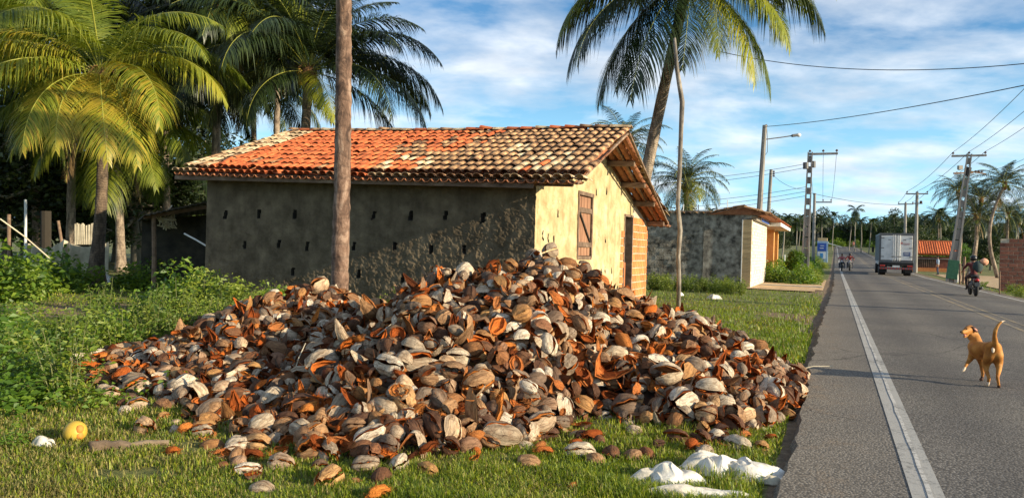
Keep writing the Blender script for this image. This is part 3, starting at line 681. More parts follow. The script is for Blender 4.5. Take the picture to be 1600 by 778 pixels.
# ridge tiles
u = HW + .42
while u > -.50:
    p = hp(u, RV, float(zr(u, RV)) + .085 + rng.normal() * .012); q = hp(u - .4, RV + rng.normal() * .02, float(zr(u - .4, RV)) + .08)
    y = (q - p) / np.linalg.norm(q - p); z = np.array([0, 0, 1.0]); x = np.cross(y, z); x /= np.linalg.norm(x); z = np.cross(x, y)
    put('ridge_tile', TM[(rng.integers(3), rng.choice(['tile_w', 'tile_p', 'tile_o']))], house, Mfr(p, x * 1.25, y, z * 1.1)); u -= .38
# timbers: purlins run out under the gable overhang, rafters lie across them
def zt(u, v, d): return float(zr(u, v)) - d
for v in (-.30, 1.15, 2.3):
    mb = MB(); u0 = -float(ov(v)) + .12 + (.35 if v > 0 else .1); beam(mb, hp(u0, v, zt(u0, v, .13)), hp(HW + .42, v, zt(HW + .42, v, .13)), .09, .12, 0, b=.01); mb.build('purlin', MT['timber'], house)
for v in (3.44, 4.9, 6.3, 7.7, 9.35):
    mb = MB(); u0 = -float(ov(v)) + .10; beam(mb, hp(u0, v, zt(u0, v, .15)), hp(HW + .4, v, zt(HW + .4, v, .15)), .11, .14, 0, b=.012); mb.build('purlin', MT['timber'], house)
for (ua, ub, va, vb) in [(-.92, -.58, RV, 9.9), (-.45, -.28, RV, 9.8), (-1.02, -.88, -.55, RV), (-.5, -.5, -.5, RV)] + [(k, k, -.5, RV) for k in (1.5, 3.5, 5.5, 7.5)] + [(k, k, RV, 9.8) for k in (1.5, 3.5, 5.5, 7.5)]:
    mb = MB(); p0 = hp(ua, va, zt(ua, va, .055)); p1 = hp(ub, vb, zt(ub, vb, .055)); mid = (p0 + p1) / 2 + np.array([0, 0, rng.normal() * .01])
    beam(mb, p0, p1, .06, .05, 0, b=.008); mb.build('rafter', MT['timber'], house)
bt = MB(); mbox(bt, (0, 0, 0), (1.0, .04, .02), 0, .004); btm = bt.mesh('batten', [MT['timber']])
v = RV + .3
while v < 9.9:
    u0 = -float(ov(v)) + .03; o = hp(u0, v, zt(u0, v, .028)); q = hp(.3, v, zt(.3, v, .028)); x = q - o; Lx = np.linalg.norm(x); x /= Lx; z = np.array([0, 0, 1.]); y = np.cross(z, x); y /= np.linalg.norm(y)
    put('batten', btm, house, Mfr(o, x * Lx, y, np.cross(x, y))); v += .34
mb = MB()
for u in (1.5, 3.5, 5.5, 7.5): pass
beam(mb, hp(-.15, -.50, zt(-.15, -.5, .12)), hp(HW + .5, -.50, zt(HW + .5, -.5, .14)), .05, .10, 0, b=.008); mb.build('eaves_board', MT['timber'], house)
mb = MB(); beam(mb, hp(-.62, .35, zt(-.6, .35, .20)), hp(.2, .35, zt(.2, .35, .20)), .12, .10, 0, b=.01); mb.build('beam_end', MT['timber'], house)

# lean-to on the far left of the house
PS = at(240, 455, 19.6); PS[2] = GL
shed = empty('lean_to_shed', PS, 'dark open lean-to shed on a single post against the left end of the house', 'shed')
mb = MB(); p = at(223, 337, 18.8); q = at(330, 314, 20.2); r_ = at(330, 332, 24.5); s_ = at(215, 345, 23.5)
n = 24
for i in range(n):
    a0, a1 = i / n, (i + 1) / n; zi = .03 * (i % 2); zj = .03 * ((i + 1) % 2)
    P0 = p + (q - p) * a0; P1 = p + (q - p) * a1; P2 = s_ + (r_ - s_) * a1; P3 = s_ + (r_ - s_) * a0
    e = np.array([0, 0, 1]); mb.add([P0 + e * zi, P1 + e * zj, P2 + e * zj, P3 + e * zi, P0 + e * (zi - .03), P1 + e * (zj - .03), P2 + e * (zj - .03), P3 + e * (zi - .03)], [BOXF])
mb.build('roof_sheet', MT['rust_roof'], shed)
mb = MB(); tube(mb, [at(240, 455, 19.6) * [1, 1, 0] + [0, 0, GL], at(241, 400, 19.6), at(240, 334, 19.6)], [.07, .06, .055], 8); mb.build('post', MT['timber'], shed)
mb = MB(); a_, b_ = at(222, 345, 23.5), at(330, 335, 24.3); mb.add([a_ * [1, 1, 0], b_ * [1, 1, 0], b_, a_, a_ * [1, 1, 0] + [0, .1, 0], b_ * [1, 1, 0] + [0, .1, 0], b_ + [0, .1, 0], a_ + [0, .1, 0]], [BOXF]); mb.build('back_wall', MT['shed_wall'], shed)
mb = MB(); beam(mb, at(224, 340, 19.5), at(326, 323, 20.3), .08, .09); mb.build('beam', MT['timber'], shed)
mb = MB()
for k in range(14):
    c = at(262 + rng.normal() * 7, 345 + rng.normal() * 5, 20.4); pts = [c + rng.normal(size=3) * .12 for _ in range(5)]; tube(mb, pts, .018, 5)
tag(mb.build('net_bundle', MT['tarp'], origin=at(262, 345, 20.4)), 'tangled grey net bundle hanging under the lean-to roof', 'net')
mb = MB(); tube(mb, [at(288, 365, 19.5), at(305, 374, 19.4), at(322, 384, 19.3)], .022, 6); tag(mb.build('white_pipe', MT['white'], origin=at(288, 365, 19.5)), 'short white plastic pipe leaning between the lean-to and the house', 'pipe')
# ================================================================== husk heap
def husk_mesh(kind, seed, nt_=12, nphi=12, fibres=24, size=1.0):
    """one piece of coconut husk; +X is its long axis, +Z its convex side.  faces: 0 skin, 1 fibre"""
    g = np.random.default_rng(seed); mb = MB(); a_, b_ = .108 * size * (1 + g.normal() * .1), .086 * size * (1 + g.normal() * .08); th = .020 + g.random() * .012
    def surf(T, P, r_out, sc, off=0.0, rough=.0, sd=0):
        x = a_ * sc * np.sin(T) * (1 + off); rr = b_ * sc * np.cos(T) ** .72 * (1 + .07 * np.cos(3 * P + .5)) * r_out
        pt = np.clip(np.abs(T) / 1.57, 0, 1) ** 6
        V = np.stack([x * (1 + .12 * pt), rr * np.sin(P), rr * np.cos(P)], -1).reshape(-1, 3)
        if rough: V = V * (1 + rough * vnoise(V, 38, sd)[:, None]) + np.stack([vnoise(V, 60, sd + 1), vnoise(V, 60, sd + 2), vnoise(V, 60, sd + 3)], 1) * rough * .05
        return V
    def shell(phi0, phi1, t0=-1.5, t1=1.5, sc=1.0, bend=0.0, thk=th, rot=None, shift=(0, 0, 0), wave=.12):
        T, P0 = np.meshgrid(np.linspace(t0, t1, nt_), np.linspace(0, 1, nphi), indexing='ij')
        wv = wave * np.sin(T * (2 + g.random() * 2) + g.random() * 6) + .09 * np.sin(T * 7 + g.random() * 6) + g.normal(size=T.shape[0])[:, None] * .05
        P = phi0 + wv + (phi1 - phi0 - wv * 2 * g.random()) * P0
        ro = 1 - .06 * np.exp(-((P0 - .5) / .05) ** 2) - .035 * np.exp(-((P0 - g.random()) / .04) ** 2)
        Vo = surf(T, P, ro, sc, 0, .045, seed); Vi = surf(T, P, 1 - thk / b_ / sc * (1 + .25 * np.sin(9 * T + 5 * P)), sc, -.10, .13, seed + 9)
        lp = np.concatenate([Vo, Vi]) + np.array([seed * .37, 0, 0])
        V = np.concatenate([Vo, Vi]); 
        V = V + np.stack([vnoise(V, 11, seed % 7 + q_) for q_ in range(3)], 1) * .010 + np.stack([vnoise(V, 27, seed % 5 + q_) for q_ in range(3)], 1) * .0045
        if bend: V[:, 2] -= bend * (V[:, 0] / a_) ** 2 * b_; 
        if rot is not None: V = V @ np.asarray(rot).T
        V = V + np.asarray(shift) * b_
        n = nt_ * nphi; f = grid_f(nt_, nphi); rim = []
        for i in range(nt_ - 1):
            a0, a1 = i * nphi, (i + 1) * nphi; rim += [[a0, a0 + n, a1 + n, a1], [a0 + nphi - 1, a1 + nphi - 1, a1 + nphi - 1 + n, a0 + nphi - 1 + n]]
        for j in range(nphi - 1):
            rim += [[j, j + 1, j + 1 + n, j + n]]; q = (nt_ - 1) * nphi + j; rim += [[q, q + n, q + 1 + n, q + 1]]
        mb.add(V, [f[:, ::-1], f + n, np.array(rim)], [0, 1, 1], 0, lp); return V, n
    def hairs(V, n, cnt):
        for _ in range(cnt):
            i = g.integers(n, len(V)); p = V[i]; d = g.normal(size=3); d /= np.linalg.norm(d); L = g.uniform(.02, .065); q = p + d * L * .5 + g.normal(size=3) * .008; r = q + d * L * .4 + g.normal(size=3) * .014
            w = np.cross(d, g.normal(size=3)); w = w / np.linalg.norm(w) * .0018
            mb.add([p - w, p + w, q + w * .8, q - w * .8, r], [np.array([[0, 1, 2, 3]]), np.array([[3, 2, 4]])], [1, 1], 0)
    Rx = lambda q: np.array([[1, 0, 0], [0, math.cos(q), -math.sin(q)], [0, math.sin(q), math.cos(q)]])
    Ry = lambda q: np.array([[math.cos(q), 0, math.sin(q)], [0, 1, 0], [-math.sin(q), 0, math.cos(q)]])
    if kind == 'half': V, n = shell(-1.5, 1.45); hairs(V, n, fibres)
    elif kind == 'third': V, n = shell(-1.0, .95, bend=.25); hairs(V, n, fibres)
    elif kind == 'wedge': V, n = shell(-.55, .55, sc=1.1, bend=.75, thk=th * 1.2); hairs(V, n, fibres // 2)
    elif kind == 'curl': V, n = shell(-.9, .75, sc=1.15, bend=1.3, thk=th * .9, wave=.2); hairs(V, n, fibres)
    elif kind == 'split':            # several petals still joined at one end
        for k in range(4):
            c = k * 1.57 + g.normal() * .1; V, n = shell(c - .70, c + .68, -1.48, 1.3, rot=Ry(0), shift=(0, .12 * math.sin(c), .12 * math.cos(c)), wave=.07)
        hairs(V, n, fibres)
    elif kind == 'whole':
        for k in range(3):
            c = k * 2.094 + g.normal() * .12; V, n = shell(c - 1.0, c + .98, wave=.05, shift=(0, .03 * math.sin(c), .03 * math.cos(c)))
    elif kind == 'gape':             # two halves opened like a mouth
        V, n = shell(-1.35, 1.3, rot=Ry(.22), shift=(0, 0, .15)); hairs(V, n, fibres)
        V, n = shell(-1.35, 1.3, rot=Ry(-.22) @ Rx(math.pi), shift=(0, 0, -.15)); hairs(V, n, fibres)
    elif kind == 'tuft':
        V, n = shell(-1.2, 1.1, sc=.85, bend=-.2, thk=th * 1.8, wave=.3); hairs(V, n, fibres * 7)
        f0 = mb.m; mb.m = [np.ones_like(q) for q in f0]
    return mb
KINDS_ = ['half', 'third', 'wedge', 'split', 'whole', 'gape', 'curl', 'tuft']
HV = []            # individual variants (finer)
for kind, reps in (('half', 4), ('third', 4), ('wedge', 2), ('split', 3), ('whole', 3), ('gape', 2), ('curl', 3), ('tuft', 3)):
    for r in range(reps):
        k = husk_mesh(kind, len(HV) * 31 + 5, 12, 9 if kind in ('split', 'whole') else 12, 60); HV.append((kind, k.mesh('husk_piece', [MT['skin'], MT['fibre']], smooth=True, attrs=True)))
LV = []            # coarser copies for the mass
for kind, reps in (('half', 4), ('third', 4), ('wedge', 2), ('split', 2), ('whole', 3), ('gape', 2), ('curl', 3), ('tuft', 3)):
    for r in range(reps): LV.append((kind, husk_mesh(kind, len(LV) * 17 + 400, 6, 5 if kind in ('split', 'whole') else 6, 6)))
PROB = {'half': .25, 'third': .14, 'wedge': .02, 'split': .15, 'whole': .13, 'gape': .08, 'curl': .09, 'tuft': .16}
def rotz(a): return np.array([[math.cos(a), -math.sin(a), 0], [math.sin(a), math.cos(a), 0], [0, 0, 1]])
def rot_axis(ax, a):
    q = Quaternion(Vector(ax).normalized(), a).to_matrix(); return np.array(q)
def align(n):
    q = Vector((0, 0, 1)).rotation_difference(Vector(n)).to_matrix(); return np.array(q)
def hnorm(x, y):
    e = .12; gx = (heap_h(x + e, y) - heap_h(x - e, y)) / (2 * e); gy = (heap_h(x, y + e) - heap_h(x, y - e)) / (2 * e)
    n = np.array([-gx, -gy, 1.0]); return n / np.linalg.norm(n)
pts = []
sp_ = .114
for i, x in enumerate(np.arange(-5.6, 4.4, sp_)):
    for y in np.arange(4.6, 15.4, sp_ * .92):
        px = x + rng.uniform(-.5, .5) * sp_; py = y + rng.uniform(-.5, .5) * sp_; h = float(heap_h(px, py)); s_, t_ = st(px, py)
        if t_ > -.32: continue
        if (s_ > 13.2 and t_ < -5.1): continue
        ed = min(1, h / .10)
        if h < .01 or rng.random() > .55 + .45 * ed: continue
        pts.append([px, py, h, 0])
        if h > .25 and rng.random() < .26: pts.append([px + rng.normal() * .05, py + rng.normal() * .05, h + .09, 1])
# broken crumbs between the big pieces
for _ in range(2400):
    x = rng.uniform(-5.3, 4.1); y = rng.uniform(4.8, 13.5); h = float(heap_h(x, y)); t_ = st(x, y)[1]
    if h > .02 and t_ < -.32: pts.append([x, y, h + .03, 3])
# strays on the grass
def stray(px, py, n=1, sp=0.0):
    for _ in range(n):
        q = gp(px + rng.normal() * sp, py + rng.normal() * sp * .5, GL); pts.append([q[0], q[1], 0.0, 2])
for a_ in [(270, 712), (150, 700), (230, 660), (275, 664), (345, 715), (395, 750), (410, 768), (180, 603), (170, 588), (205, 606), (250, 560), (275, 562), (300, 560), (190, 560), (215, 640), (330, 700), (370, 720),
           (885, 677), (935, 690), (930, 722), (955, 712), (1055, 690), (1080, 705), (1010, 712), (1030, 700), (1100, 712), (1150, 700), (1190, 705), (1210, 660), (1180, 650), (1120, 690), (960, 655), (975, 660), (1010, 650),
           (850, 712), (820, 700), (1240, 625), (1255, 632), (990, 715), (1205, 690), (500, 735), (440, 732), (690, 705), (740, 690), (905, 655), (870, 640), (840, 655), (900, 630), (1145, 668)]: stray(*a_)
stray(940, 650, 30, 50); stray(1130, 672, 28, 45); stray(250, 610, 30, 60); stray(620, 722, 24, 110); stray(1210, 600, 14, 28); stray(390, 695, 22, 40); stray(300, 650, 16, 50); stray(860, 690, 14, 50)
pts = np.array(pts)
dist = np.hypot(pts[:, 0], pts[:, 1])
order = np.argsort(dist + 50 * (pts[:, 3] == 3) + 3.0 * (np.array([hnorm(a, b)[1] for a, b in pts[:, :2]]) > .15))
def side_word(kind, flipped, tone):
    look = {'half': 'half husk shell', 'third': 'broad husk slice', 'wedge': 'narrow husk wedge', 'split': 'petalled split husk', 'whole': 'nearly whole husk', 'gape': 'gaping husk', 'curl': 'curled husk peel', 'tuft': 'shaggy orange husk lump'}[kind]
    if kind in ('half', 'third', 'wedge', 'curl'): look = ('upturned ' if flipped else 'domed ') + look
    return ('big ' if tone > 1.1 else 'small ' if tone < .78 else '') + look
def placeword(x, y, h, layer):
    d = F * x / y + 800; py = 386 + (CAMZ - h) * F / y
    col = ['far left of the heap', 'below the shed post', 'below the left wall end', 'left of the bare trunk', 'below the bare trunk', 'right of the bare trunk', 'left below the peak', 'right under the peak', 'below the window', 'below the doorway', 'below the thin trunk', 'towards the sacks', 'next to the asphalt']
    c = col[int(np.clip((d - 170) / 85, 0, 12))]
    if layer == 2 or h < .05: r = 'loose on nearest grass' if py > 715 else 'loose on the grass' if py > 675 else 'at the grassy foot' if py > 630 else 'at the low edge'
    else: r = 'at the foot of the slope' if py > 690 else 'on the lowest slope' if py > 650 else 'on the lower slope' if py > 610 else 'on the middle slope' if py > 560 else 'high on the slope'
    return r + ' ' + c
mass = MB(); made = 0; knd = list(PROB); pr = np.array([PROB[k] for k in knd]); pr /= pr.sum()
HB = {}
for i, (kind, me) in enumerate(HV): HB.setdefault(kind, []).append(me)
LC = [(np.concatenate(q.v), q.f, q.m, np.concatenate(q.lp)) for q in (husk_mesh('third', 901, 5, 4, 0), husk_mesh('tuft', 902, 5, 4, 0), husk_mesh('half', 903, 5, 4, 0))]
LB = {}
for kind, m_ in LV: LB.setdefault(kind, []).append((np.concatenate(m_.v), m_.f, m_.m, np.concatenate(m_.lp)))
tris = 0
for idx in order:
    x, y, h, layer = pts[idx]; n = hnorm(x, y) if h > .02 else np.array([0, 0, 1.0])
    kind = rng.choice(knd, p=pr) if layer != 2 else rng.choice(['half', 'half', 'third', 'whole', 'split', 'tuft']); flip = kind in ('half', 'third', 'wedge', 'curl') and rng.random() < .44
    Rm = rotz(rng.uniform(0, 6.28)) @ rot_axis((rng.normal(), rng.normal(), .01), abs(rng.normal()) * (.48 if layer != 2 else .14) + (math.pi if flip else 0))
    if kind in ('split', 'whole', 'gape', 'tuft') and layer != 2: Rm = Rm @ rot_axis((1, 0, 0), rng.uniform(0, 6.28))
    Rm = align(n) @ Rm; sc = float(np.clip(rng.normal(.95, .24), .5, 1.6)) * (1.0 if layer != 2 else .95); sc *= .88
    if layer == 2: sc = float(np.clip(sc, .4, .9))
    if layer == 3: sc = rng.uniform(.18, .38); kind = 'tuft' if rng.random() < .5 else 'third'
    lift = {'half': .0, 'third': -.02, 'wedge': -.03, 'curl': .0}.get(kind, .04) * sc
    if flip: lift += .05
    o = np.array([x, y, GL + h]) + n * (lift + (.02 if layer == 1 else 0))
    if made < 300:
        R3 = Matrix([list(r) for r in Rm]).to_4x4(); me = HB[kind][rng.integers(len(HB[kind]))]
        ob = put('coconut_husk', me, None, Matrix.Translation(Vector([float(q) for q in o])) @ R3 @ Matrix.Diagonal((sc, sc, sc, 1)))
        lab = side_word(kind, flip, sc) + ' ' + placeword(x, y, h, layer)
        tag(ob, lab, 'coconut husk', 'coconut husks of the heap'); made += 1
    else:
        V, fs, ms, lp = LB[kind][rng.integers(len(LB[kind]))] if layer != 3 else LC[rng.integers(3)]
        base = sum(len(q) for q in fs); mass.v.append(V @ Rm.T * sc + o); mass.f += [f + mass.n for f in fs]; mass.m += ms; mass.n += len(V)
        mass.rnd.append(np.full(len(V), rng.random())); mass.lp.append(lp + rng.random() * 3)
tag(mass.build('husk_heap', [MT['skin'], MT['fibre']], origin=(0, 10, 0), smooth=True, attrs=True), 'tall heap of discarded brown and orange coconut husks in front of the house', 'heap', kind='stuff')
print('husks', made, 'mass pieces', len(pts) - made, 'verts', mass.n)
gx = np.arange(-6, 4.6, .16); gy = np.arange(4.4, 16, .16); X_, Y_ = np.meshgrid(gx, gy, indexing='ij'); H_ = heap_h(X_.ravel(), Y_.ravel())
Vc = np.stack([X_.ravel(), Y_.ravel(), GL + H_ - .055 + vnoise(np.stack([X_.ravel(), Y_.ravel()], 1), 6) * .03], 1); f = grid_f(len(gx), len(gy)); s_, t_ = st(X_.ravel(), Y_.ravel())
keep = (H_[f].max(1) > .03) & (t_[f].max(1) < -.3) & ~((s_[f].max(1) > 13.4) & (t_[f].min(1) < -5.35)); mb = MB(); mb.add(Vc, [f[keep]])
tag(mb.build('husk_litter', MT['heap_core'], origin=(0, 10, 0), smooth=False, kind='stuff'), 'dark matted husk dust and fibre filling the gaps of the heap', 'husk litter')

# ---- litter
def coconut_fruit(px, py, r, mat, label, z=GL, capmat=None):
    c = gp(px, py + r * 60, z); mb = MB(); ell(mb, (c[0], c[1], z + r * .93), (r, r * 1.05, r * 1.0), 18, 12)
    o = mb.build('coconut', mat, origin=(c[0], c[1], z), smooth=True); tag(o, label, 'coconut')
    cp = MB(); d = np.array([.8, -.35, .1]); d /= np.linalg.norm(d); cc_ = np.array([c[0], c[1], z + r * .93]) + d * r * .72
    for k in range(3):
        a = k * 2.1; ell(cp, cc_ + np.array([0, .02 * math.cos(a), .025 * math.sin(a)]), (r * .34, r * .42, r * .42), 8, 5, 0)
    cp.build('stalk_end', capmat or MT['fibre_brown'], o, smooth=True); return o
coconut_fruit(117, 685, .082, MT['coconut_y'], 'whole yellow and orange coconut on the short grass at lower left', capmat=plain('orange_stalk_scar', (.62, .22, .04)))
coconut_fruit(240, 588, .055, MT['coconut_g'], 'small green young coconut among husks at the left tail of the heap')
mb = MB(); q0 = gp(140, 706, GL); q1 = gp(262, 697, GL)
pth = [q0 + (q1 - q0) * k + np.array([0, .02 * math.sin(k * 9), .025]) for k in np.linspace(0, 1, 12)]
V, Fs = tube_vf(pth, np.linspace(.05, .022, 12) * (1 + .2 * np.sin(np.arange(12) * 1.7)), 12); V = V + np.stack([vnoise(V, 30, 1), vnoise(V, 30, 2), vnoise(V, 30, 3)], 1) * .012; V[:, 2] = np.maximum(V[:, 2], GL)
mb.add(V, Fs); tag(mb.build('dead_frond_stalk', MT['log'], origin=q0, smooth=True), 'dead grey palm frond stalk lying on the grass behind the yellow coconut', 'palm stalk')
def crumpled(name, px, py, wx, wy, h, label, cat, mat, sd, nx=70, amp=1.0, z=GL):
    c = gp(px, py, z); u = np.linspace(-1, 1, nx); U, Vv = np.meshgrid(u, u, indexing='ij'); r = np.sqrt(U ** 2 + Vv ** 2); P = np.stack([U.ravel() * wx, Vv.ravel() * wy], 1)
    ed = 1 + .16 * vnoise(np.stack([np.arctan2(Vv, U).ravel() * 1.3, r.ravel() * 0 + sd], 1), 1.2, sd).reshape(U.shape)
    k = np.where(r > 0, np.maximum(np.abs(U), np.abs(Vv)) / np.maximum(r, 1e-6), 1) * ed
    X = U * k * wx; Y = Vv * k * wy; n = np.abs(vnoise(P, 5, sd)).reshape(U.shape); n2 = np.abs(vnoise(P, 11, sd + 1)).reshape(U.shape); n3 = np.abs(vnoise(P, 24, sd + 2)).reshape(U.shape)
    Z = h * np.clip(1 - r ** 3, 0, 1) * (.55 + .75 * n + .25 * n2 * amp + .04 * n3 + .30 * (1 - n2) ** 5) + .012
    X = X + vnoise(P, 7, sd + 4).reshape(U.shape) * .03; Y = Y + vnoise(P, 7, sd + 5).reshape(U.shape) * .03
    top = np.stack([c[0] + X, c[1] + Y, z + Z], -1).reshape(-1, 3); bot = top - [0, 0, .006]; n_ = nx * nx; f = grid_f(nx, nx); mb = MB(); mb.add(np.concatenate([top, bot]), [f, f[:, ::-1] + n_])
    return tag(mb.build(name, mat, origin=(c[0], c[1], z), smooth=True), label, cat)
crumpled('plastic_sack', 1040, 750, .25, .15, .085, 'crumpled white plastic sack lying on grass at the bottom of the verge, leftmost of three', 'plastic sack', MT['plastic'], 3)
crumpled('plastic_sack', 1112, 735, .23, .16, .11, 'bulging torn white plastic sack in the middle between two flatter ones', 'plastic sack', MT['plastic'], 8)
crumpled('plastic_sack', 1168, 742, .27, .17, .09, 'torn white plastic sack nearest the road edge', 'plastic sack', MT['plastic'], 13)
crumpled('plastic_scrap', 1085, 775, .34, .07, .05, 'dirty strip of white plastic trailing below the torn sacks', 'plastic scrap', MT['plastic'], 21, 26)
crumpled('plastic_scrap', 1208, 757, .07, .04, .05, 'small grey plastic scrap at the asphalt edge beside the sacks', 'plastic scrap', MT['tarp'], 25, 16)
crumpled('plastic_scrap', 65, 697, .10, .05, .06, 'flattened pale scrap left of the yellow coconut', 'plastic scrap', MT['plastic'], 27, 16)
crumpled('plastic_bag', 1063, 462, .12, .1, .12, 'tiny white plastic bag in the grass at the foot of the wooden stake', 'plastic bag', MT['white'], 31, 12)
crumpled('plastic_bag', 1116, 467, .25, .15, .14, 'pale crumpled bag in the grass right of the wooden stake', 'plastic bag', MT['plastic'], 33, 12)
teal = pmat('teal_plastic', [(.3, (.05, .13, .12)), (.7, (.14, .26, .24))], 6, .5, .5, 18)
c = at(1112, 545, 10.0)
o = crumpled('plastic_bag', 1112, 600, .24, .14, .18, 'dusty teal plastic bag lodged among husks near the road end of the heap', 'plastic bag', teal, 37, 20); o.location = (2.75, 10.0, GL + float(heap_h(2.75, 10.0)) + .05)
mb = MB(); p = gp(1035, 650, GL) ; beam(mb, p + [-.1, 0, .07], p + [.14, -.01, .06], .05, .012, 0, b=.004); tag(mb.build('white_strip', MT['white'], origin=p), 'flat white plastic strip among husks at the front right of the heap', 'plastic strip')
for k, (x0, y0, x1, y1) in enumerate([(378, 770, 470, 690)]): pass
# dry stalks sticking out of the heap
for k, (px, py, Y, dx, dy, dz_, where) in enumerate([(560, 600, 7.0, .28, .1, .3, 'on the sunlit front slope'), (455, 610, 7.2, .1, .1, .35, 'at the front left'), (640, 490, 9.6, .3, .1, .12, 'in the shaded saddle left of the peak'), (1030, 585, 8.8, .4, -.1, .15, 'on the right tail'), (1240, 596, 9.6, .55, .1, .06, 'reaching over the asphalt edge')]):
    p = at(px, py, Y); p[2] = GL + float(heap_h(p[0], p[1])) + .02; mb = MB(); tube(mb, [p, p + np.array([dx, dy, dz_]) * .5 + [0, 0, .03], p + np.array([dx, dy, dz_])], [.007, .006, .003], 5)
    tag(mb.build('dry_stalk', MT['tarp'], origin=p), 'thin pale dry stalk sticking out ' + where, 'dry stalk')
# ================================================================== palms
def frond_mb(L, e0, e1, pairs=70, lmax=.95, seed=0, width=.042, droop=.55, power=1.25, twist=0.0, gaps=.04, rach=.022, dry=0.0, segs=2):
    """a palm leaf growing along +X; e0 start elevation, e1 tip elevation (rad). faces: 0 leaflets 1 midrib"""
    g = np.random.default_rng(seed); mb = MB(); K = 22; s = np.linspace(0, 1, K); an = e0 + (e1 - e0) * s ** power
    dx = np.cos(an) * L / K; dz = np.sin(an) * L / K; x = np.concatenate([[0], np.cumsum(dx)[:-1]]); z = np.concatenate([[0], np.cumsum(dz)[:-1]]); yb = twist * s ** 2 * L
    P = np.stack([x, yb, z], 1); T = np.stack([np.cos(an), np.gradient(yb) / (L / K), np.sin(an)], 1); T /= np.linalg.norm(T, axis=1)[:, None]
    tube(mb, P, rach * (1 - .85 * s) + .003, 5, 1)
    ls = np.linspace(.13, .995, pairs); V = []; rn = []
    for side in (-1, 1):
        q = np.clip(ls + g.normal(size=pairs) * .002, .1, 1); p = np.stack([np.interp(q, s, P[:, i]) for i in range(3)], 1); t = np.stack([np.interp(q, s, T[:, i]) for i in range(3)], 1)
        up = np.cross(t, [0, 1, 0]); up /= np.linalg.norm(up, axis=1)[:, None]; up = np.where(up[:, 2:] < 0, -up, up); sd = np.cross(up, t) * side
        ll = lmax * np.sin(np.clip(q * .93 + .12, 0, 1) * math.pi) ** .6 * (1 + g.normal(size=pairs) * .07); ll = np.maximum(ll, .16 * lmax)
        fw = .35 + .75 * q ** 2
        d = sd + t * fw[:, None] + up * (.30 - .28 * q)[:, None] + g.normal(size=(pairs, 3)) * .055; d /= np.linalg.norm(d, axis=1)[:, None]
        dr = droop * (1 + g.normal(size=pairs) * .25)
        keep = g.random(pairs) > gaps
        w = np.cross(d, up); w /= np.linalg.norm(w, axis=1)[:, None]; w = w + up * .25 * side
        hw = (width * (1 + g.normal(size=pairs) * .12))[:, None]
        a0, a1 = p - w * hw * .3, p + w * hw * .3
        m1 = p + d * (ll * .38)[:, None] - np.array([0, 0, 1]) * (dr * ll * .10)[:, None]
        m2 = p + d * (ll * .72)[:, None] - np.array([0, 0, 1]) * (dr * ll * .36)[:, None]
        tp = p + d * (ll * .95)[:, None] - np.array([0, 0, 1]) * (dr * ll * .80)[:, None]
        VV = np.stack([a0, a1, m1 + w * hw * .5, m1 - w * hw * .5, m2 + w * hw * .38, m2 - w * hw * .38, tp], 1)[keep]; k = len(VV); b0 = np.arange(k)[:, None] * 7
        mb.add(VV.reshape(-1, 3), [b0 + np.array([[0, 1, 2, 3]]), b0 + np.array([[3, 2, 4, 5]]), b0 + np.array([[5, 4, 6]])], [0, 0, 0], np.repeat(g.random(k) * .5, 7))
    return mb
R_ = lambda *a: [math.radians(q) for q in a]
FR = {}
def fset(key, L, mat, pairs, lmax, width, seeds, rach=.022, droop=.55):
    EL = [(72, -5), (58, -38), (46, -60), (32, -74), (14, -82), (-8, -86), (-34, -88), (-60, -89)]
    FR[key] = []
    for i, (a, b_) in enumerate(EL):
        FR[key].append(frond_mb(L * (1 - .06 * (i == 0)), *R_(a, b_), pairs=pairs, lmax=lmax, seed=seeds + i, width=width, rach=rach, droop=droop + .08 * i, twist=(.06 if i % 2 else -.05)).mesh('frond', [MT[mat], MT['rachis']], attrs=True))
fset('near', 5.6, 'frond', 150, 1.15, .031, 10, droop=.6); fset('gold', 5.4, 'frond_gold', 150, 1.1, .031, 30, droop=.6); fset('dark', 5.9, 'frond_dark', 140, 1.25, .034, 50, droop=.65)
fset('mid', 4.6, 'frond_dark', 44, .85, .042, 70, .035); fset('far', 3.6, 'far_leaf', 20, 1.0, .13, 90, .04)
FR['dry'] = [frond_mb(4.6, *R_(-60, -88), pairs=60, lmax=.8, seed=5, width=.03, droop=1.1, gaps=.2).mesh('dry_frond', [MT['dry_frond'], MT['rachis']], attrs=True)]
nutm = {}
for k_ in ('coconut_y', 'coconut_g'):
    mb = MB(); ell(mb, (0, 0, 0), (.12, .12, .15), 10, 7); nutm[k_] = mb.mesh('coconut', [MT[k_]], smooth=True)
CROWN = [(0, 5), (1, 5), (2, 6), (3, 6), (4, 5), (5, 4), (6, 2)]
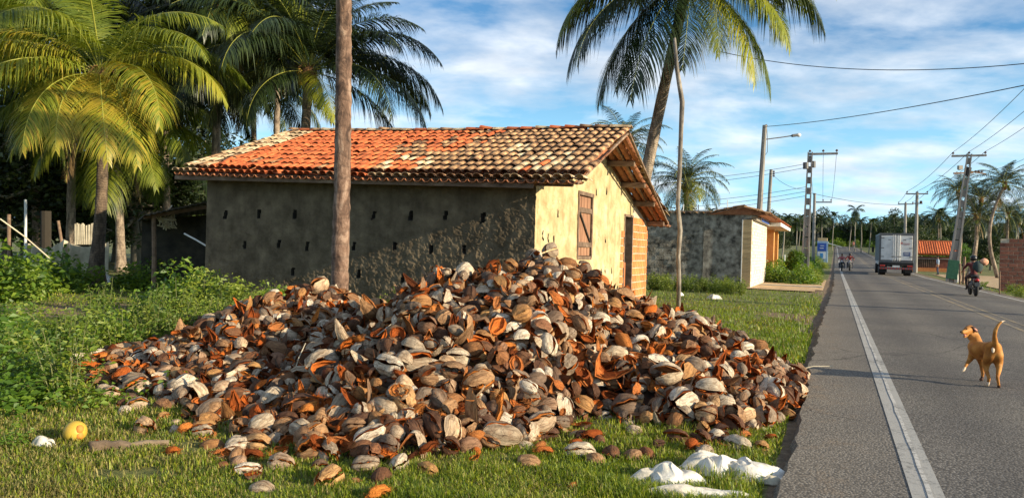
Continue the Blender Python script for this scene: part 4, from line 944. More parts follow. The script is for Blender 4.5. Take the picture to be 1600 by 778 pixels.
def palm(base, crown, label, group, key='near', r0=.17, r1=.11, bow=(0, 0, 0), az0=0.0, crownplan=None, lit_gold=(), dry=2, nuts=8, bark='bark', flare=1.6, sc=1.0, seed=0, name='coconut_palm', extra=()):
    g = np.random.default_rng(seed + 900); base = np.array(base, float); crown = np.array(crown, float)
    o = empty(name, base, label, 'palm tree', group); K = 110 if bark == 'bark_near' else 26; s = np.linspace(0, 1, K)
    P = base + (crown - base) * s[:, None] + np.array(bow) * np.sin(s * math.pi)[:, None]
    rr = r0 + (r1 - r0) * s; rr = rr * (1 + (flare - 1) * np.exp(-s * 14)) * (1 + .03 * np.sin(np.arange(K) * 2.1)); mb = MB(); rr = rr * (1 + (g.normal(size=K) * .022 if K > 100 else 0)); V, Fs = tube_vf(P, rr, 22 if K > 100 else 14)
    if K > 100: V = V + np.stack([vnoise(V, 7, q_) for q_ in range(3)], 1) * .008 + np.stack([vnoise(V * [1, 1, .5], 22, q_) for q_ in range(3)], 1) * .006
    mb.add(V, Fs); mb.build('trunk', MT[bark], o, smooth=True)
    plan = crownplan or CROWN; az = az0; n = 0
    for ti, cnt in plan:
        for c in range(cnt):
            az += 2.39996 + g.normal() * .12; k = key
            if (ti, c) in lit_gold: k = 'gold'
            me = FR[k][ti]; q = sc * (1 + g.normal() * .06)
            ob = put('frond', me, o, Matrix.Translation(Vector([float(v) for v in crown + np.array([math.cos(az), math.sin(az), 0]) * .08 + [0, 0, .1 * (4 - ti) * .5]])) @ Matrix.Rotation(az, 4, 'Z') @ Matrix.Rotation(g.normal() * .12, 4, 'X') @ Matrix.Diagonal((q, q, q, 1))); n += 1
    for (k, ti, azd, q) in extra:
        put('frond', FR[k][ti], o, Matrix.Translation(Vector([float(v) for v in crown])) @ Matrix.Rotation(math.radians(azd), 4, 'Z') @ Matrix.Diagonal((q, q, q, 1)))
    for c in range(dry):
        a = g.uniform(0, 6.28); put('dry_frond', FR['dry'][0], o, Matrix.Translation(Vector([float(v) for v in crown - np.array([0, 0, .2])])) @ Matrix.Rotation(a, 4, 'Z') @ Matrix.Diagonal((.8 * sc,) * 3 + (1,)))
    for c in range(nuts):
        a = g.uniform(-2.6, -.4) if c < nuts * .7 else g.uniform(0, 6.28); rad = g.uniform(.3, .5)
        p = crown + np.array([math.cos(a) * rad, math.sin(a) * rad, g.uniform(-.55, -.1)])
        put('coconut', nutm['coconut_y' if g.random() < .6 else 'coconut_g'], o, Matrix.Translation(Vector([float(v) for v in p])) @ Matrix.Rotation(a, 4, 'Z'))
    if nuts:
        mb = MB()
        for c in range(14):
            a = g.uniform(0, 6.28); d = np.array([math.cos(a), math.sin(a), 0]); tube(mb, [crown, crown + d * .3 + [0, 0, .25], crown + d * .6 + [0, 0, g.uniform(-.2, .2)]], [.02, .014, .006], 5)
        mb.build('flower_stalks', MT['fibre_brown'], o)
    mb = MB(); ell(mb, crown - [0, 0, .15], (r1 * 2.0, r1 * 2.0, .38), 12, 8); mb.build('crown_shaft', MT['fibre_brown'], o, smooth=True)
    return o
def gnd(px, Y, py=440):
    p = at(px, py, Y); return np.array([p[0], p[1], g_left(p[0], p[1])])
GP = 'tall coconut palms'
# the sunlit palm on the left
palm(gnd(148, 24, 437), at(157, 118, 24), 'bushy coconut palm with golden green drooping leaves and coconuts, in front of the cream tarps', GP, 'near', .20, .14, bow=(.15, 0, 0), az0=.3, nuts=26, bark='bark_dark', seed=1, flare=1.9,
     crownplan=[(0, 2), (1, 3), (2, 3)], dry=1,
     extra=[('gold', 4, -118, 1.02), ('gold', 5, -84, .92), ('gold', 5, -62, 1.0), ('gold', 4, -35, 1.0), ('gold', 3, -10, 1.0), ('gold', 2, -160, .95), ('gold', 4, -148, 1.0), ('near', 3, 175, 1.0), ('near', 2, -20, 1.0), ('gold', 5, -50, 1.02), ('gold', 5, -98, .95), ('dark', 2, 50, 1), ('dark', 3, 100, 1), ('gold', 3, -140, 1.0)])
palm(gnd(190, 32, 410), at(182, 190, 32), 'thinner palm with a pale trunk just right of the bushy palm, behind the tarps', GP, 'near', .19, .13, nuts=0, seed=2, az0=1)
palm(gnd(-60, 27, 430), at(-40, 60, 27), 'coconut palm at the left edge behind the bushes, trunk outside the picture', GP, 'near', .18, .13, nuts=4, seed=3, az0=2)
# palms behind the house
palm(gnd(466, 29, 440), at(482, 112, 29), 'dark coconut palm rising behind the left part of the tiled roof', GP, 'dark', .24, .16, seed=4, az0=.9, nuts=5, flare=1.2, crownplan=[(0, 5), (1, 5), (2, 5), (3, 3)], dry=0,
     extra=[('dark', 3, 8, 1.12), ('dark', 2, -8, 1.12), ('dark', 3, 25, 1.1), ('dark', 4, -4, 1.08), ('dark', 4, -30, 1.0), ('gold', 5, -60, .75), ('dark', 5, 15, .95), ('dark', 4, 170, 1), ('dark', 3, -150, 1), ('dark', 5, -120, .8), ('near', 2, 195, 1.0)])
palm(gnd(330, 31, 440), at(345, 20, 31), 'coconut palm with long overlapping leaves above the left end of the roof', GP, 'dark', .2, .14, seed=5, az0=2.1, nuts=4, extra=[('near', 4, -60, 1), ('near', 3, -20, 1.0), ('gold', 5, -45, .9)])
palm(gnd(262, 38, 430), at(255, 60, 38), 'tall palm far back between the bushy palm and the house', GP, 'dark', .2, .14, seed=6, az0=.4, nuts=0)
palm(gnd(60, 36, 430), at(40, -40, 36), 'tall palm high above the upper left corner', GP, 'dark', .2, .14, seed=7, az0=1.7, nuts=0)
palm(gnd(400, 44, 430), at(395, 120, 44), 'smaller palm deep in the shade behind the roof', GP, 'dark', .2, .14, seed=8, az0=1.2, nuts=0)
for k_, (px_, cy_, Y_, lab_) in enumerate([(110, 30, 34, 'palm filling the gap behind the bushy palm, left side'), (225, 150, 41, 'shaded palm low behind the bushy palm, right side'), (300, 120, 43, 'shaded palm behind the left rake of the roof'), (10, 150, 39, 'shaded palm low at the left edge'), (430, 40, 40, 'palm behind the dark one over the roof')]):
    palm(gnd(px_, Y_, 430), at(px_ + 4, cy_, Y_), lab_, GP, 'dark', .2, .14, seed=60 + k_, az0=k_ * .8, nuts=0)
# slender trunk in the foreground, crown above the picture
tb_ = gnd(530, 12.6, 470)
palm(tb_, at(536, -250, 12.6), 'single bare palm trunk standing between the heap and the long house wall', GP, 'near', .150, .118, seed=9, az0=.7, nuts=3, bark='bark_near', flare=1.0, crownplan=[(0, 5), (1, 6), (2, 6), (3, 5)], dry=0, bow=(.05, 0, 0))
# leaning palm right of the house
palm(gnd(972, 25.5, 440), at(1076, -34, 24.5), 'leaning coconut palm behind the right end of the house with a hanging crown', GP, 'dark', .22, .165, seed=10, az0=.2, nuts=3, bow=(-.05, 0, 0), crownplan=[(0, 5), (1, 6), (2, 5), (3, 4)], dry=0, sc=.84,
     extra=[('dark', 4, -12, .95), ('near', 3, -25, 1.0), ('near', 3, 6, 1.02), ('gold', 5, -40, .92), ('near', 6, -22, .95), ('dark', 6, -100, .80), ('dark', 6, -150, .90), ('dark', 5, -165, 1.0), ('dark', 5, 178, 1.0), ('dark', 4, 165, 1.0), ('near', 4, -178, 1.0), ('near', 3, -172, 1.0), ('near', 6, -70, .72), ('dark', 6, -130, 1.0), ('gold', 6, -45, .95), ('dark', 6, 190, .98), ('near', 4, 18, .9)])
palm(gnd(1072, 46, 430), at(1072, 288, 46), 'round crowned palm above the dark block wall', GP, 'mid', .2, .14, seed=11, az0=.5, nuts=5, sc=.72, dry=1, extra=[('gold', 5, -100, .6), ('gold', 4, -80, .6)])
palm(gnd(985, 52, 430), at(975, 228, 52), 'palm crown just showing behind the roof ridge at its right end', GP, 'mid', .2, .14, seed=12, az0=1.5, nuts=0, sc=.8)
# palms on the right beyond the brick wall
for k, (bx, cx, cy, Y, bw, sc_, lab) in enumerate([
    (1560, 1570, 288, 62, (-1.0, 0, 0), .68, 'tallest palm with a curved thin trunk left of the brick wall'),
    (1520, 1533, 312, 66, (0, 0, 0), .62, 'palm between the concrete pole and the tallest palm'),
    (1496, 1497, 300, 72, (.3, 0, 0), .66, 'palm crown half hidden by the leaning concrete pole'),
    (1512, 1525, 338, 64, (.3, 0, 0), .55, 'lower palm above the motorcycle rider'),
    (1572, 1575, 335, 80, (0, 0, 0), .68, 'palm behind the tallest one, above the brick wall'),
    (1590, 1590, 345, 84, (0, 0, 0), .66, 'palm at the right edge above the brick wall'),
    (1466, 1466, 342, 120, (0, 0, 0), .7, 'small palm standing alone left of the concrete pole')]):
    b_ = at(bx, 430, Y); b_[2] = gz(b_[0], b_[1]) + GL
    palm(b_, at(cx, cy, Y), lab, 'roadside palms on the right', 'mid', .16, .10, bow=bw, seed=40 + k, az0=k, nuts=3, sc=sc_, dry=1, flare=1.3)
# thin stake or sapling pole in front of the block wall
mb = MB(); b_ = gp(1060, 481, GL); g_ = [at(x, y, b_[1]) for x, y in ((1061, 440), (1060, 400), (1063, 360), (1059, 320), (1062, 270), (1064, 210), (1066, 160), (1058, 110), (1054, 60))]
tube(mb, [b_] + g_, [.062, .06, .055, .068, .055, .06, .062, .07, .06, .04], 9)
tag(mb.build('thin_trunk', MT['bark_grey'], origin=b_, smooth=True), 'tall thin crooked bare trunk standing in the grass between the house and the block wall', 'tree trunk')

# ---- leafy things
def leaves(mb, C, size, n_elong=1.8, mat=0, g=rng, flat=.4, up=None):
    """one bent leaf (2 tris + 2) at every centre in C"""
    k = len(C); d = g.normal(size=(k, 3)); d[:, 2] = d[:, 2] * flat + .25; d /= np.linalg.norm(d, axis=1)[:, None]
    w = np.cross(d, g.normal(size=(k, 3))); w /= np.linalg.norm(w, axis=1)[:, None]; L = (size * (1 + g.normal(size=k) * .25))[:, None]; hw = L / n_elong / 2
    tip = C + d * L - np.array([0, 0, .25]) * L; mid = C + d * L * .5
    V = np.stack([C, mid + w * hw, tip, mid - w * hw], 1); b0 = np.arange(k)[:, None] * 4
    mb.add(V.reshape(-1, 3), [b0 + np.array([[0, 1, 2]]), b0 + np.array([[0, 2, 3]])], [mat, mat], np.repeat(g.random(k) * .5, 4))
def bush_mesh(seed, rx, rz, n, size, mat='bush', clumps=14, elong=1.9, stems=10):
    g = np.random.default_rng(seed); mb = MB(); cs = g.normal(size=(clumps, 3)); cs /= np.linalg.norm(cs, axis=1)[:, None]; cs[:, 2] = np.abs(cs[:, 2]); cs *= (g.random(clumps) ** .5 * .75)[:, None]
    cs = cs * [rx, rx, rz]; per = n // clumps
    for c in cs:
        r = g.uniform(.28, .5) * rx; q = g.normal(size=(per, 3)); q /= np.linalg.norm(q, axis=1)[:, None]; q = c + q * r * g.uniform(.55, 1.05, (per, 1)) * [1, 1, .8]; q[:, 2] = np.maximum(q[:, 2], .02)
        leaves(mb, q, size, elong, 0, g)
    for _ in range(stems):
        a = g.uniform(0, 6.28); c = cs[g.integers(clumps)]; tube(mb, [(0, 0, 0), c * .5 + [math.cos(a) * .05, math.sin(a) * .05, .1], c * 1.05 + [0, 0, .05]], [.012, .009, .004], 4, 1)
    return mb.mesh('shrub', [MT[mat], MT['stem']], attrs=True)
def sprig_mesh(seed, h, n, size, mat='weed', n_stems=9, spread=.25):
    """weedy upright plant: stems with alternating leaves"""
    g = np.random.default_rng(seed); mb = MB()
    for s_ in range(n_stems):
        a = g.uniform(0, 6.28); r = g.uniform(0, spread); b_ = np.array([math.cos(a) * r * .5, math.sin(a) * r * .5, 0]); hh = h * g.uniform(.5, 1); tp = b_ + np.array([math.cos(a) * r, math.sin(a) * r, hh]) + g.normal(size=3) * .05
        md = (b_ + tp) / 2 + g.normal(size=3) * .03; tube(mb, [b_, md, tp], [.008, .006, .003], 4, 1)
        t = np.sort(g.uniform(.15, 1, n // n_stems)); C = np.where(t[:, None] < .5, b_ + (md - b_) * t[:, None] * 2, md + (tp - md) * (t[:, None] - .5) * 2) + g.normal(size=(len(t), 3)) * .035
        leaves(mb, C, size, 2.3, 0, g, .5)
    return mb.mesh('weed', [MT[mat], MT['stem']], attrs=True)
BU = [bush_mesh(1 + k, .7, .75, 2200, .078, 'bush') for k in range(3)] + [bush_mesh(11 + k, .7, .65, 3400, .055, 'weed', elong=2.6) for k in range(2)]
SG = [sprig_mesh(21 + k, .8, 420, .07, 'weed', 11, .32) for k in range(4)] + [sprig_mesh(31 + k, .55, 260, .075, 'bush', 8, .25) for k in range(3)]
def scat(me, px, Y, sc, label, group, name='shrub', cat='shrub', py=450, zs=1.0):
    p = at(px, py, Y); z = g_left(p[0], p[1]) - .02
    o = put(name, me, None, Matrix.Translation((float(p[0]), float(p[1]), z)) @ Matrix.Rotation(rng.uniform(0, 6.28), 4, 'Z') @ Matrix.Diagonal((sc, sc, sc * zs, 1))); tag(o, label, cat, group); return o
GB = 'green bushes on the left'
for k, (px, Y, sc, me, zs, lab) in enumerate([
    (92, 9.6, 1.15, 3, 1.15, 'rounded fine leaved yellow green bush in the left middle ground'), (30, 9.0, 1.1, 0, .95, 'broad leaved bright green bush at the left edge, middle height'),
    (-10, 8.0, 1.05, 1, .85, 'bright green bush cut by the left edge below the middle'), (140, 10.3, .9, 4, .95, 'small yellow green bush left of the bare yard'), (0, 11.5, 1.0, 2, .8, 'bush at the left edge behind the bright green ones'),
    (-5, 6.7, .95, 0, .85, 'low bright green bush at the left edge above the yellow coconut'), (48, 7.3, .9, 3, .85, 'low loose bush on the grass at the left'), (95, 8.2, .5, 4, .6, 'small low weed bush at the foot of the rounded bush'),
    (330, 14.2, 1.55, 3, 1.25, 'tall weedy bush against the left end of the long wall'), (385, 14.4, 1.45, 4, 1.2, 'light green weedy bush by the long wall, left of the palm trunk'), (445, 14.6, 1.1, 0, 1.15, 'leafy bush touching the wall beside the palm trunk'),
    (285, 15.0, 1.4, 1, 1.1, 'dark green bush in the shade below the lean-to'), (260, 13.3, 1.2, 2, .9, 'green bush between the shed post and the heap'), (235, 12.3, .75, 4, .7, 'low weedy bush at the edge of the bare yard'),
    (205, 11.3, .55, 3, .6, 'low weeds mound left of the heap tail'), (320, 12.9, 1.1, 3, 1.0, 'weedy bush right behind the left tail of the heap'), (375, 13.4, 1.0, 4, 1.05, 'weedy bush behind the heap, below the wall'),
    (600, 13.9, .6, 3, 1.0, 'small weed bush at the foot of the wall right of the trunk'), (655, 14.2, .5, 4, .8, 'weed bush at the foot of the wall near the peak'), (485, 14.6, .6, 3, 1.0, 'weeds close to the base of the bare trunk'), 
    (60, 20, 2.0, 0, 1.1, 'dark bush in front of the tarps at the left'), (120, 21.5, 1.4, 1, .85, 'dark bush at the foot of the bushy palm'), (215, 22, 1.3, 2, .9, 'bush between the palm trunk and the shed post'), (5, 17, 1.9, 1, 1.0, 'bush under the slanting rope at the left'),
    (245, 24, 1.6, 0, 1.1, 'broad leaved plant mass behind the shed post')]):
    scat(BU[me], px, Y, sc * 1.0, lab, GB, zs=zs)
k = 0
WL = ['leafy weed stalks among the bushes left of the heap', 'weed stalks in front of the long wall', 'weeds along the far left tail of the heap']
for (px, Y, n, sx, sy, w) in [(300, 12.6, 14, 45, .8, 0), (400, 13.9, 14, 45, .5, 1), (600, 14.0, 10, 50, .25, 1), (240, 10.4, 10, 35, .7, 2), (170, 10.8, 6, 30, .6, 0), (90, 8.7, 8, 60, .7, 0), (30, 7.2, 6, 40, .6, 0), (330, 10.7, 4, 25, .3, 2)]:
    for _ in range(n):
        x_ = px + rng.normal() * sx; y_ = Y + rng.normal() * sy; p = at(x_, 450, y_)
        if heap_h(p[0], p[1]) > .25: continue
        s_, t_ = st(p[0], p[1])
        if s_ > 13.1 and t_ < -5.2 and px > 320: y_ = 13.9
        zn = 'at the left edge' if x_ < 60 else 'left of the yard path' if x_ < 160 else 'beside the trodden yard' if x_ < 240 else 'below the lean-to' if x_ < 320 else 'under the left wall end' if x_ < 420 else 'by the bare trunk' if x_ < 540 else 'under the wall right of the bare trunk'
        scat(SG[rng.integers(7)], x_, y_, rng.uniform(.6, 1.1), ('tall thin' if rng.random() < .5 else 'leafy') + ' weed stalks ' + zn + (', farther back' if y_ > Y else ', nearer the grass'), 'weed stalks', 'weed', 'weed')
for (px, py, sc, lab) in [(468, 712, .28, 'small broad leaved seedling at the front left foot of the heap'), (712, 668, .25, 'small green seedling in the front foot of the heap'), (10, 700, .5, 'soft bright green leafy sprig at the lower left edge')]:
    p = gp(px, py, GL); o = put('seedling', SG[5], None, Matrix.Translation(Vector([float(q) for q in p])) @ Matrix.Diagonal((sc, sc, sc * .8, 1))); tag(o, lab, 'seedling')
# trees: trunk, limbs and a crown of leaf clumps
def tree_parts(seed, h, r, n, leaf, mat='far_leaf', clumps=26, trunk_h=.35):
    g = np.random.default_rng(seed); tr = MB(); tube(tr, [(0, 0, 0), (g.normal() * .1, 0, h * trunk_h), (g.normal() * .3, g.normal() * .3, h * .75)], [h * .035, h * .026, h * .008], 8)
    cr_ = MB(); cs = g.normal(size=(clumps, 3)); cs /= np.linalg.norm(cs, axis=1)[:, None]; cs *= (g.random(clumps) ** .4)[:, None] * [r * .8, r * .8, h * .42]; cs[:, 2] += h * .50
    for c in cs:
        tube(tr, [(0, 0, h * trunk_h * g.uniform(.8, 1.2)), c * [.5, .5, .85], c], [h * .015, h * .01, h * .003], 5)
        rr = r * g.uniform(.25, .42); q = g.normal(size=(n // clumps, 3)); q /= np.linalg.norm(q, axis=1)[:, None]; q = c + q * rr * g.uniform(.6, 1.1, (len(q), 1)) * [1, 1, .75]; leaves(cr_, q, leaf, 1.6, 0, g)
    return tr.mesh('trunk', [MT['bark_far']], smooth=True), cr_.mesh('crown', [MT[mat]], attrs=True)
TR = [tree_parts(3, 9, 4.2, 5200, .38), tree_parts(4, 8, 4.0, 5200, .36), tree_parts(5, 7, 3.6, 4500, .32, 'bush'), tree_parts(6, 10, 4.4, 5200, .4)]
TRN = tree_parts(8, 7.5, 3.6, 9000, .20, 'far_leaf', 34)
def zone(x, y):
    px = 800 + F * x / y
    i = int(np.clip((px - 1150) / 32, 0, 15)); return ['behind the block wall', 'behind the tiled entrance', 'right of the tiled entrance', 'left of the transformer pole', 'right of the transformer pole', 'above the kiosk', 'where the road meets the woods', 'left of the truck', 'above the truck', 'right of the truck', 'above the brick hut', 'right of the brick hut', 'above the motorcyclist', 'above the brick wall', 'at the right edge', 'beyond the right edge'][i]
def tree(i, x, y, sc, label, group, zs=1.0, z=None):
    if group.startswith('trees of the far'): label = ('large ' if sc > 1.45 else 'low ' if sc < .75 else '') + ['broad dark tree', 'dark tree', 'light green tree', 'tall dark tree'][i] + (' on the far skyline ' if y > 270 else ' in front of the far woods ') + zone(x, y)
    tr, cr_ = TR[i] if i >= 0 else TRN; o = empty('tree', (x, y, (gz(x, y) + GL) if z is None else z), label, 'tree', group); o.rotation_euler.z = rng.uniform(0, 6.28); o.scale = (sc, sc, sc * zs)
    link('trunk', tr, o); link('crown', cr_, o); return o
GT = 'dark trees behind the yard'
for k, (px, Y, sc, lab) in enumerate([(-40, 35, 1.3, 'tall dark tree filling the upper left corner'), (60, 38, 1.35, 'tall dark tree behind the sheet post at the left'), (215, 39, 1.25, 'tall dark tree above the lean-to shed'), (300, 42, 1.15, 'tall dark tree at the left rake of the roof'), (400, 44, .8, 'dark tree top showing over the left half of the roof'), (130, 41, 1.15, 'tall dark tree straight behind the bushy palm'),
    (-60, 42, .9, 'dark tree behind the left edge bushes'), (40, 46, 1.1, 'dark tree behind the cream tarps'), (110, 52, 1.2, 'dark tree behind the left side of the bushy palm'), (180, 44, .9, 'dark tree between the two palm trunks'),
    (250, 42, .9, 'dark tree behind the lean-to shed'), (310, 50, 1.1, 'dark tree behind the left wall end of the house'), (-130, 38, 1.1, 'dark tree outside the left edge'), (380, 56, .9, 'dark tree hidden behind the roof left part')]):
    p = at(px, 400, Y); tree(-1, p[0], p[1], sc, lab, GT)
p = at(1052, 400, 40); tree(-1, p[0], p[1], .62, 'dark leafy tree under the round crowned palm behind the block wall', GT)
p = at(1085, 400, 52); tree(-1, p[0], p[1], .6, 'low dark tree behind the back of the block wall', GT)
# far belt of trees and palms along the horizon
FW = ['dense dark tree in the wooded belt on the horizon', 'mid green tree in the wooded belt nearer the road']
def rz_(s, t_): p = road(s, t_); return p[0], p[1]
g = np.random.default_rng(77)
for k in range(76):
    s_ = g.uniform(335, 420); t_ = -50 + 150 * (k + g.uniform(-.4, .4)) / 76; x, y = rz_(s_, t_); tree(int(g.integers(4)), x, y, g.uniform(1.15, 1.75), FW[0], 'trees of the far wooded belt')
for k in range(34):
    right_ = k % 3 > 0; s_ = g.uniform(170, 320); t_ = g.uniform(14, 80) if right_ else -g.uniform(15, 60); x, y = rz_(s_, t_); tree(int(g.integers(4)), x, y, g.uniform(.8, 1.2), FW[0], 'trees of the far wooded belt')
for k in range(34):
    sd_ = -1 if k % 2 == 0 else 1; s_ = g.uniform(95, 210); t_ = (12 + g.uniform(0, 14) * (s_ / 200)) if sd_ > 0 else -g.uniform(9, 34)
    x, y = rz_(s_, t_); tree(2 if k % 4 < 2 else 0, x, y, g.uniform(.45, .75), FW[1], 'trees of the far wooded belt')
for k in range(44):
    s_ = g.uniform(322, 345); t_ = -46 + 130 * k / 44
    x, y = rz_(s_, t_); o = put('thicket', BU[k % 5], None, Matrix.Translation((x, y, gz(x, y) + GL - .3)) @ Matrix.Rotation(g.uniform(0, 6.28), 4, 'Z') @ Matrix.Diagonal((5, 5, g.uniform(4, 7), 1))); tag(o, 'distant thicket under the skyline trees ' + zone(x, y), 'thicket', 'distant thickets')
def far_palm_proto():
    o = empty('coconut_palm', (0, 0, 0), 'distant palm', 'palm tree', 'palms on the skyline'); mb = MB(); tube(mb, [(0, 0, 0), (.3, 0, 5), (.1, 0, 11)], [.26, .2, .16], 6); mb.build('trunk', MT['bark_far'], o)
    cm = MB(); gg = np.random.default_rng(4)
    for k in range(17):
        f = frond_mb(3.9, *R_(*[(60, -20), (35, -55), (10, -80), (-25, -88)][k % 4]), pairs=16, lmax=1.15, seed=k, width=.17, rach=.05, droop=.7, segs=2); V = np.concatenate(f.v) @ rotz(k * 2.4 + gg.normal() * .2).T + [.1, 0, 11]
        cm.v.append(V); cm.f += [q + cm.n for q in f.f]; cm.m += f.m; cm.rnd += f.rnd; cm.lp += f.lp; cm.n += len(V)
    link('crown', cm.mesh('crown', [MT['far_leaf'], MT['far_leaf']], attrs=True), o); return o
fp = far_palm_proto(); first = True
def farpalm(x, y, h, label):
    global first
    o = fp if first else copy_tree(fp); first = False; o.location = (x, y, gz(x, y) + GL); o.rotation_euler.z = float(g.uniform(0, 6.28)); o.rotation_euler.x = float(g.normal() * .05); sc = h / 11; o.scale = (max(sc * .7, .55),) * 2 + (sc,); o['label'] = label if 'rising out' not in label else ('tall' if h > 10 else 'short') + ' skyline palm ' + ('deep in' if y > 260 else 'in front of') + ' the far woods ' + zone(x, y)
for k in range(90):
    s_ = g.uniform(200, 370); t_ = g.uniform(-45, 90)
    if -12 < t_ < 16: t_ += 28 * (1 if t_ > 2 else -1)
    x, y = rz_(s_, t_); farpalm(x, y, g.uniform(6.5, 11), 'distant palm crown rising out of the dark wooded skyline')
for px, Y, h, lab in [(1336, 190, 10.5, 'pale crowned tall palm standing alone where the road meets the woods'), (1326, 200, 8, 'thin palm trunk just left of the pale crowned palm'), (1345, 175, 7.5, 'distant palm right of the pale crowned palm'), (1357, 165, 7, 'distant palm left of the truck roof'), (1300, 210, 9.5, 'distant palm left of the end of the road'),
                  (1222, 120, 6, 'low palm right behind the tiled entrance'), (1245, 130, 6, 'low palm left of the transformer pole'), (1470, 120, 7.5, 'lone palm over the brick hut'), (1285, 160, 7.5, 'distant palm above the blue sign'), (1440, 150, 7.5, 'distant palm right of the truck')]:
    p = at(px, 400, Y); farpalm(p[0], p[1], h, lab)
# verge plants on the left of the road beyond the entrance
for k in range(46):
    s_ = g.uniform(38, 88); t_ = -g.uniform(1.3, 4.2) - (s_ < 41) * 2; x, y = rz_(s_, t_)
    o = put('shrub', BU[int(g.integers(5))], None, Matrix.Translation((x, y, gz(x, y) + GL)) @ Matrix.Rotation(g.uniform(0, 6.28), 4, 'Z') @ Matrix.Diagonal((1.4, 1.4, g.uniform(1.2, 2.2), 1)) ); tag(o, ('weed bush hugging the asphalt edge' if t_ > -2 else 'weed bush set back from the road') + (' right of the tiled entrance' if s_ < 52 else ' beside the transformer pole' if s_ < 64 else ' below the kiosk'), 'shrub', 'roadside weed bushes')
for k in range(7):
    x, y = rz_(84 + k * 2.6, -2.3 - (k % 3) * .5); o = put('shrub', BU[k % 5], None, Matrix.Translation((x, y, gz(x, y) + GL)) @ Matrix.Diagonal((1.6, 1.6, 1.9, 1))); tag(o, 'roadside bush in front of the kiosk, ' + ['first', 'second', 'third', 'fourth', 'fifth', 'sixth', 'seventh'][k] + ' along the verge', 'shrub', 'roadside weed bushes')
IV = bush_mesh(91, 1.0, 2.6, 5200, .16, 'bush', 22); x, y = rz_(50, -2.4); o = put('creeper_bush', IV, None, Matrix.Translation((x, y, gz(x, y) + GL)) @ Matrix.Diagonal((.8, .8, .95, 1))); tag(o, 'tall dark green creeper bush clinging beside the concrete transformer pole', 'bush')
for k in range(10):
    s_ = g.uniform(30, 50); t_ = g.uniform(7.3, 8.0); x, y = rz_(s_, t_); o = put('weed', SG[int(g.integers(7))], None, Matrix.Translation((x, y, GL)) @ Matrix.Diagonal((.8, .8, .7, 1))); tag(o, 'grassy weed on the right verge near the brick wall', 'weed', 'right verge weeds')
for k in range(44):
    px = g.uniform(1015, 1162); q = at(px, 440, 1); s1 = 30.6 - g.uniform(0, 1.8); d = ray(px, 440); Y = s1 / (d[0] / d[1] * RS[0] + RS[1]); 
    scat(SG[int(g.integers(4))], px, Y, g.uniform(.5, 1.0), 'weeds at the foot of the block wall ' + ('near the house' if px < 1058 else 'right of the thin trunk' if px < 1110 else 'near the beige cladding'), 'weeds by the block wall', 'weed', 'weed')

# ================================================================== tarps, rope, posts at the left
def hang(name, pts_, thick, label, cat, mat, nx=26, nz=16, sag=.25, sd=0):
    """cloth between four corner points (top-left, top-right, bottom-right, bottom-left)"""
    tl, tr_, br, bl = [np.asarray(q, float) for q in pts_]; u = np.linspace(0, 1, nx); v = np.linspace(0, 1, nz); U, Vv = np.meshgrid(u, v, indexing='ij')
    P = (tl + (tr_ - tl) * U[..., None]) * (1 - Vv[..., None]) + (bl + (br - bl) * U[..., None]) * Vv[..., None]
    n = vnoise(np.stack([U.ravel() * 6, Vv.ravel() * 2], 1), 1, sd).reshape(U.shape); P[..., 1] += .16 * n + .08 * np.sin(U * 23); P[..., 2] -= sag * np.sin(U * math.pi) * (1 - Vv) + .05 * n
    T = P.reshape(-1, 3); mb = MB(); f = grid_f(nx, nz); mb.add(np.concatenate([T, T + [0, thick, 0]]), [f, f[:, ::-1] + nx * nz]); return tag(mb.build(name, mat, origin=bl, smooth=True), label, cat)
hang('tarp', (at(98, 374, 27), at(172, 378, 27.5), at(172, 432, 27.5), at(92, 432, 27)), .01, 'sunlit cream tarp fence hanging behind the bushy palm trunk', 'tarp', MT['tarp'], sd=2)
hang('tarp', (at(42, 380, 26), at(100, 372, 26.5), at(96, 432, 26.5), at(42, 430, 26)), .01, 'shaded grey tarp left of the sunlit cream one', 'tarp', MT['tarp'], sd=5)
hang('tarp', (at(160, 425, 25.5), at(176, 430, 25.5), at(172, 441, 25), at(140, 440, 25)), .01, 'small bright white sheet at the foot of the palm trunk', 'sheet', MT['white'], 10, 6, .05, 7)
fn = empty('plank_screen', at(118, 378, 27.8), 'short screen of upright pale sticks above the cream tarp', 'fence')
for k in range(12):
    mb = MB(); x0 = 118 + k * 2.8; tube(mb, [at(x0, 382, 27.8), at(x0 + rng.normal() * .8, 350 + rng.normal() * 2, 27.8)], .03, 5); mb.build('slat', MT['tarp'], fn)
mb = MB(); tube(mb, [at(0, 342, 15), at(40, 371, 15.5), at(78, 404, 16)], .014, 6); tag(mb.build('rope', MT['tarp'], origin=at(78, 404, 16)), 'pale rope slanting down from the left edge in front of the shaded tarp', 'rope')
for k, (x, y0, y1, Y, lab) in enumerate([(14, 335, 402, 22, 'dark thin post nearest the left edge'), (96, 345, 376, 27, 'leaning dark pole between the two tarps'), (72, 330, 385, 28, 'thick dark stump post behind the shaded tarp'), (40, 312, 372, 24, 'thin white plastic pipe post left of the tarps')]):
    mb = MB(); r = (.05, .05, .18, .04)[k]; b_ = at(x, y1, Y); tube(mb, [b_ * [1, 1, 0] + [0, 0, GL], b_, at(x + (-5 if k == 1 else 0), y0, Y)], r, 9); tag(mb.build('post', MT['white'] if k == 3 else MT['dark_hole'] if k == 2 else MT['timber'], origin=b_ * [1, 1, 0] + [0, 0, GL]), lab, 'post')
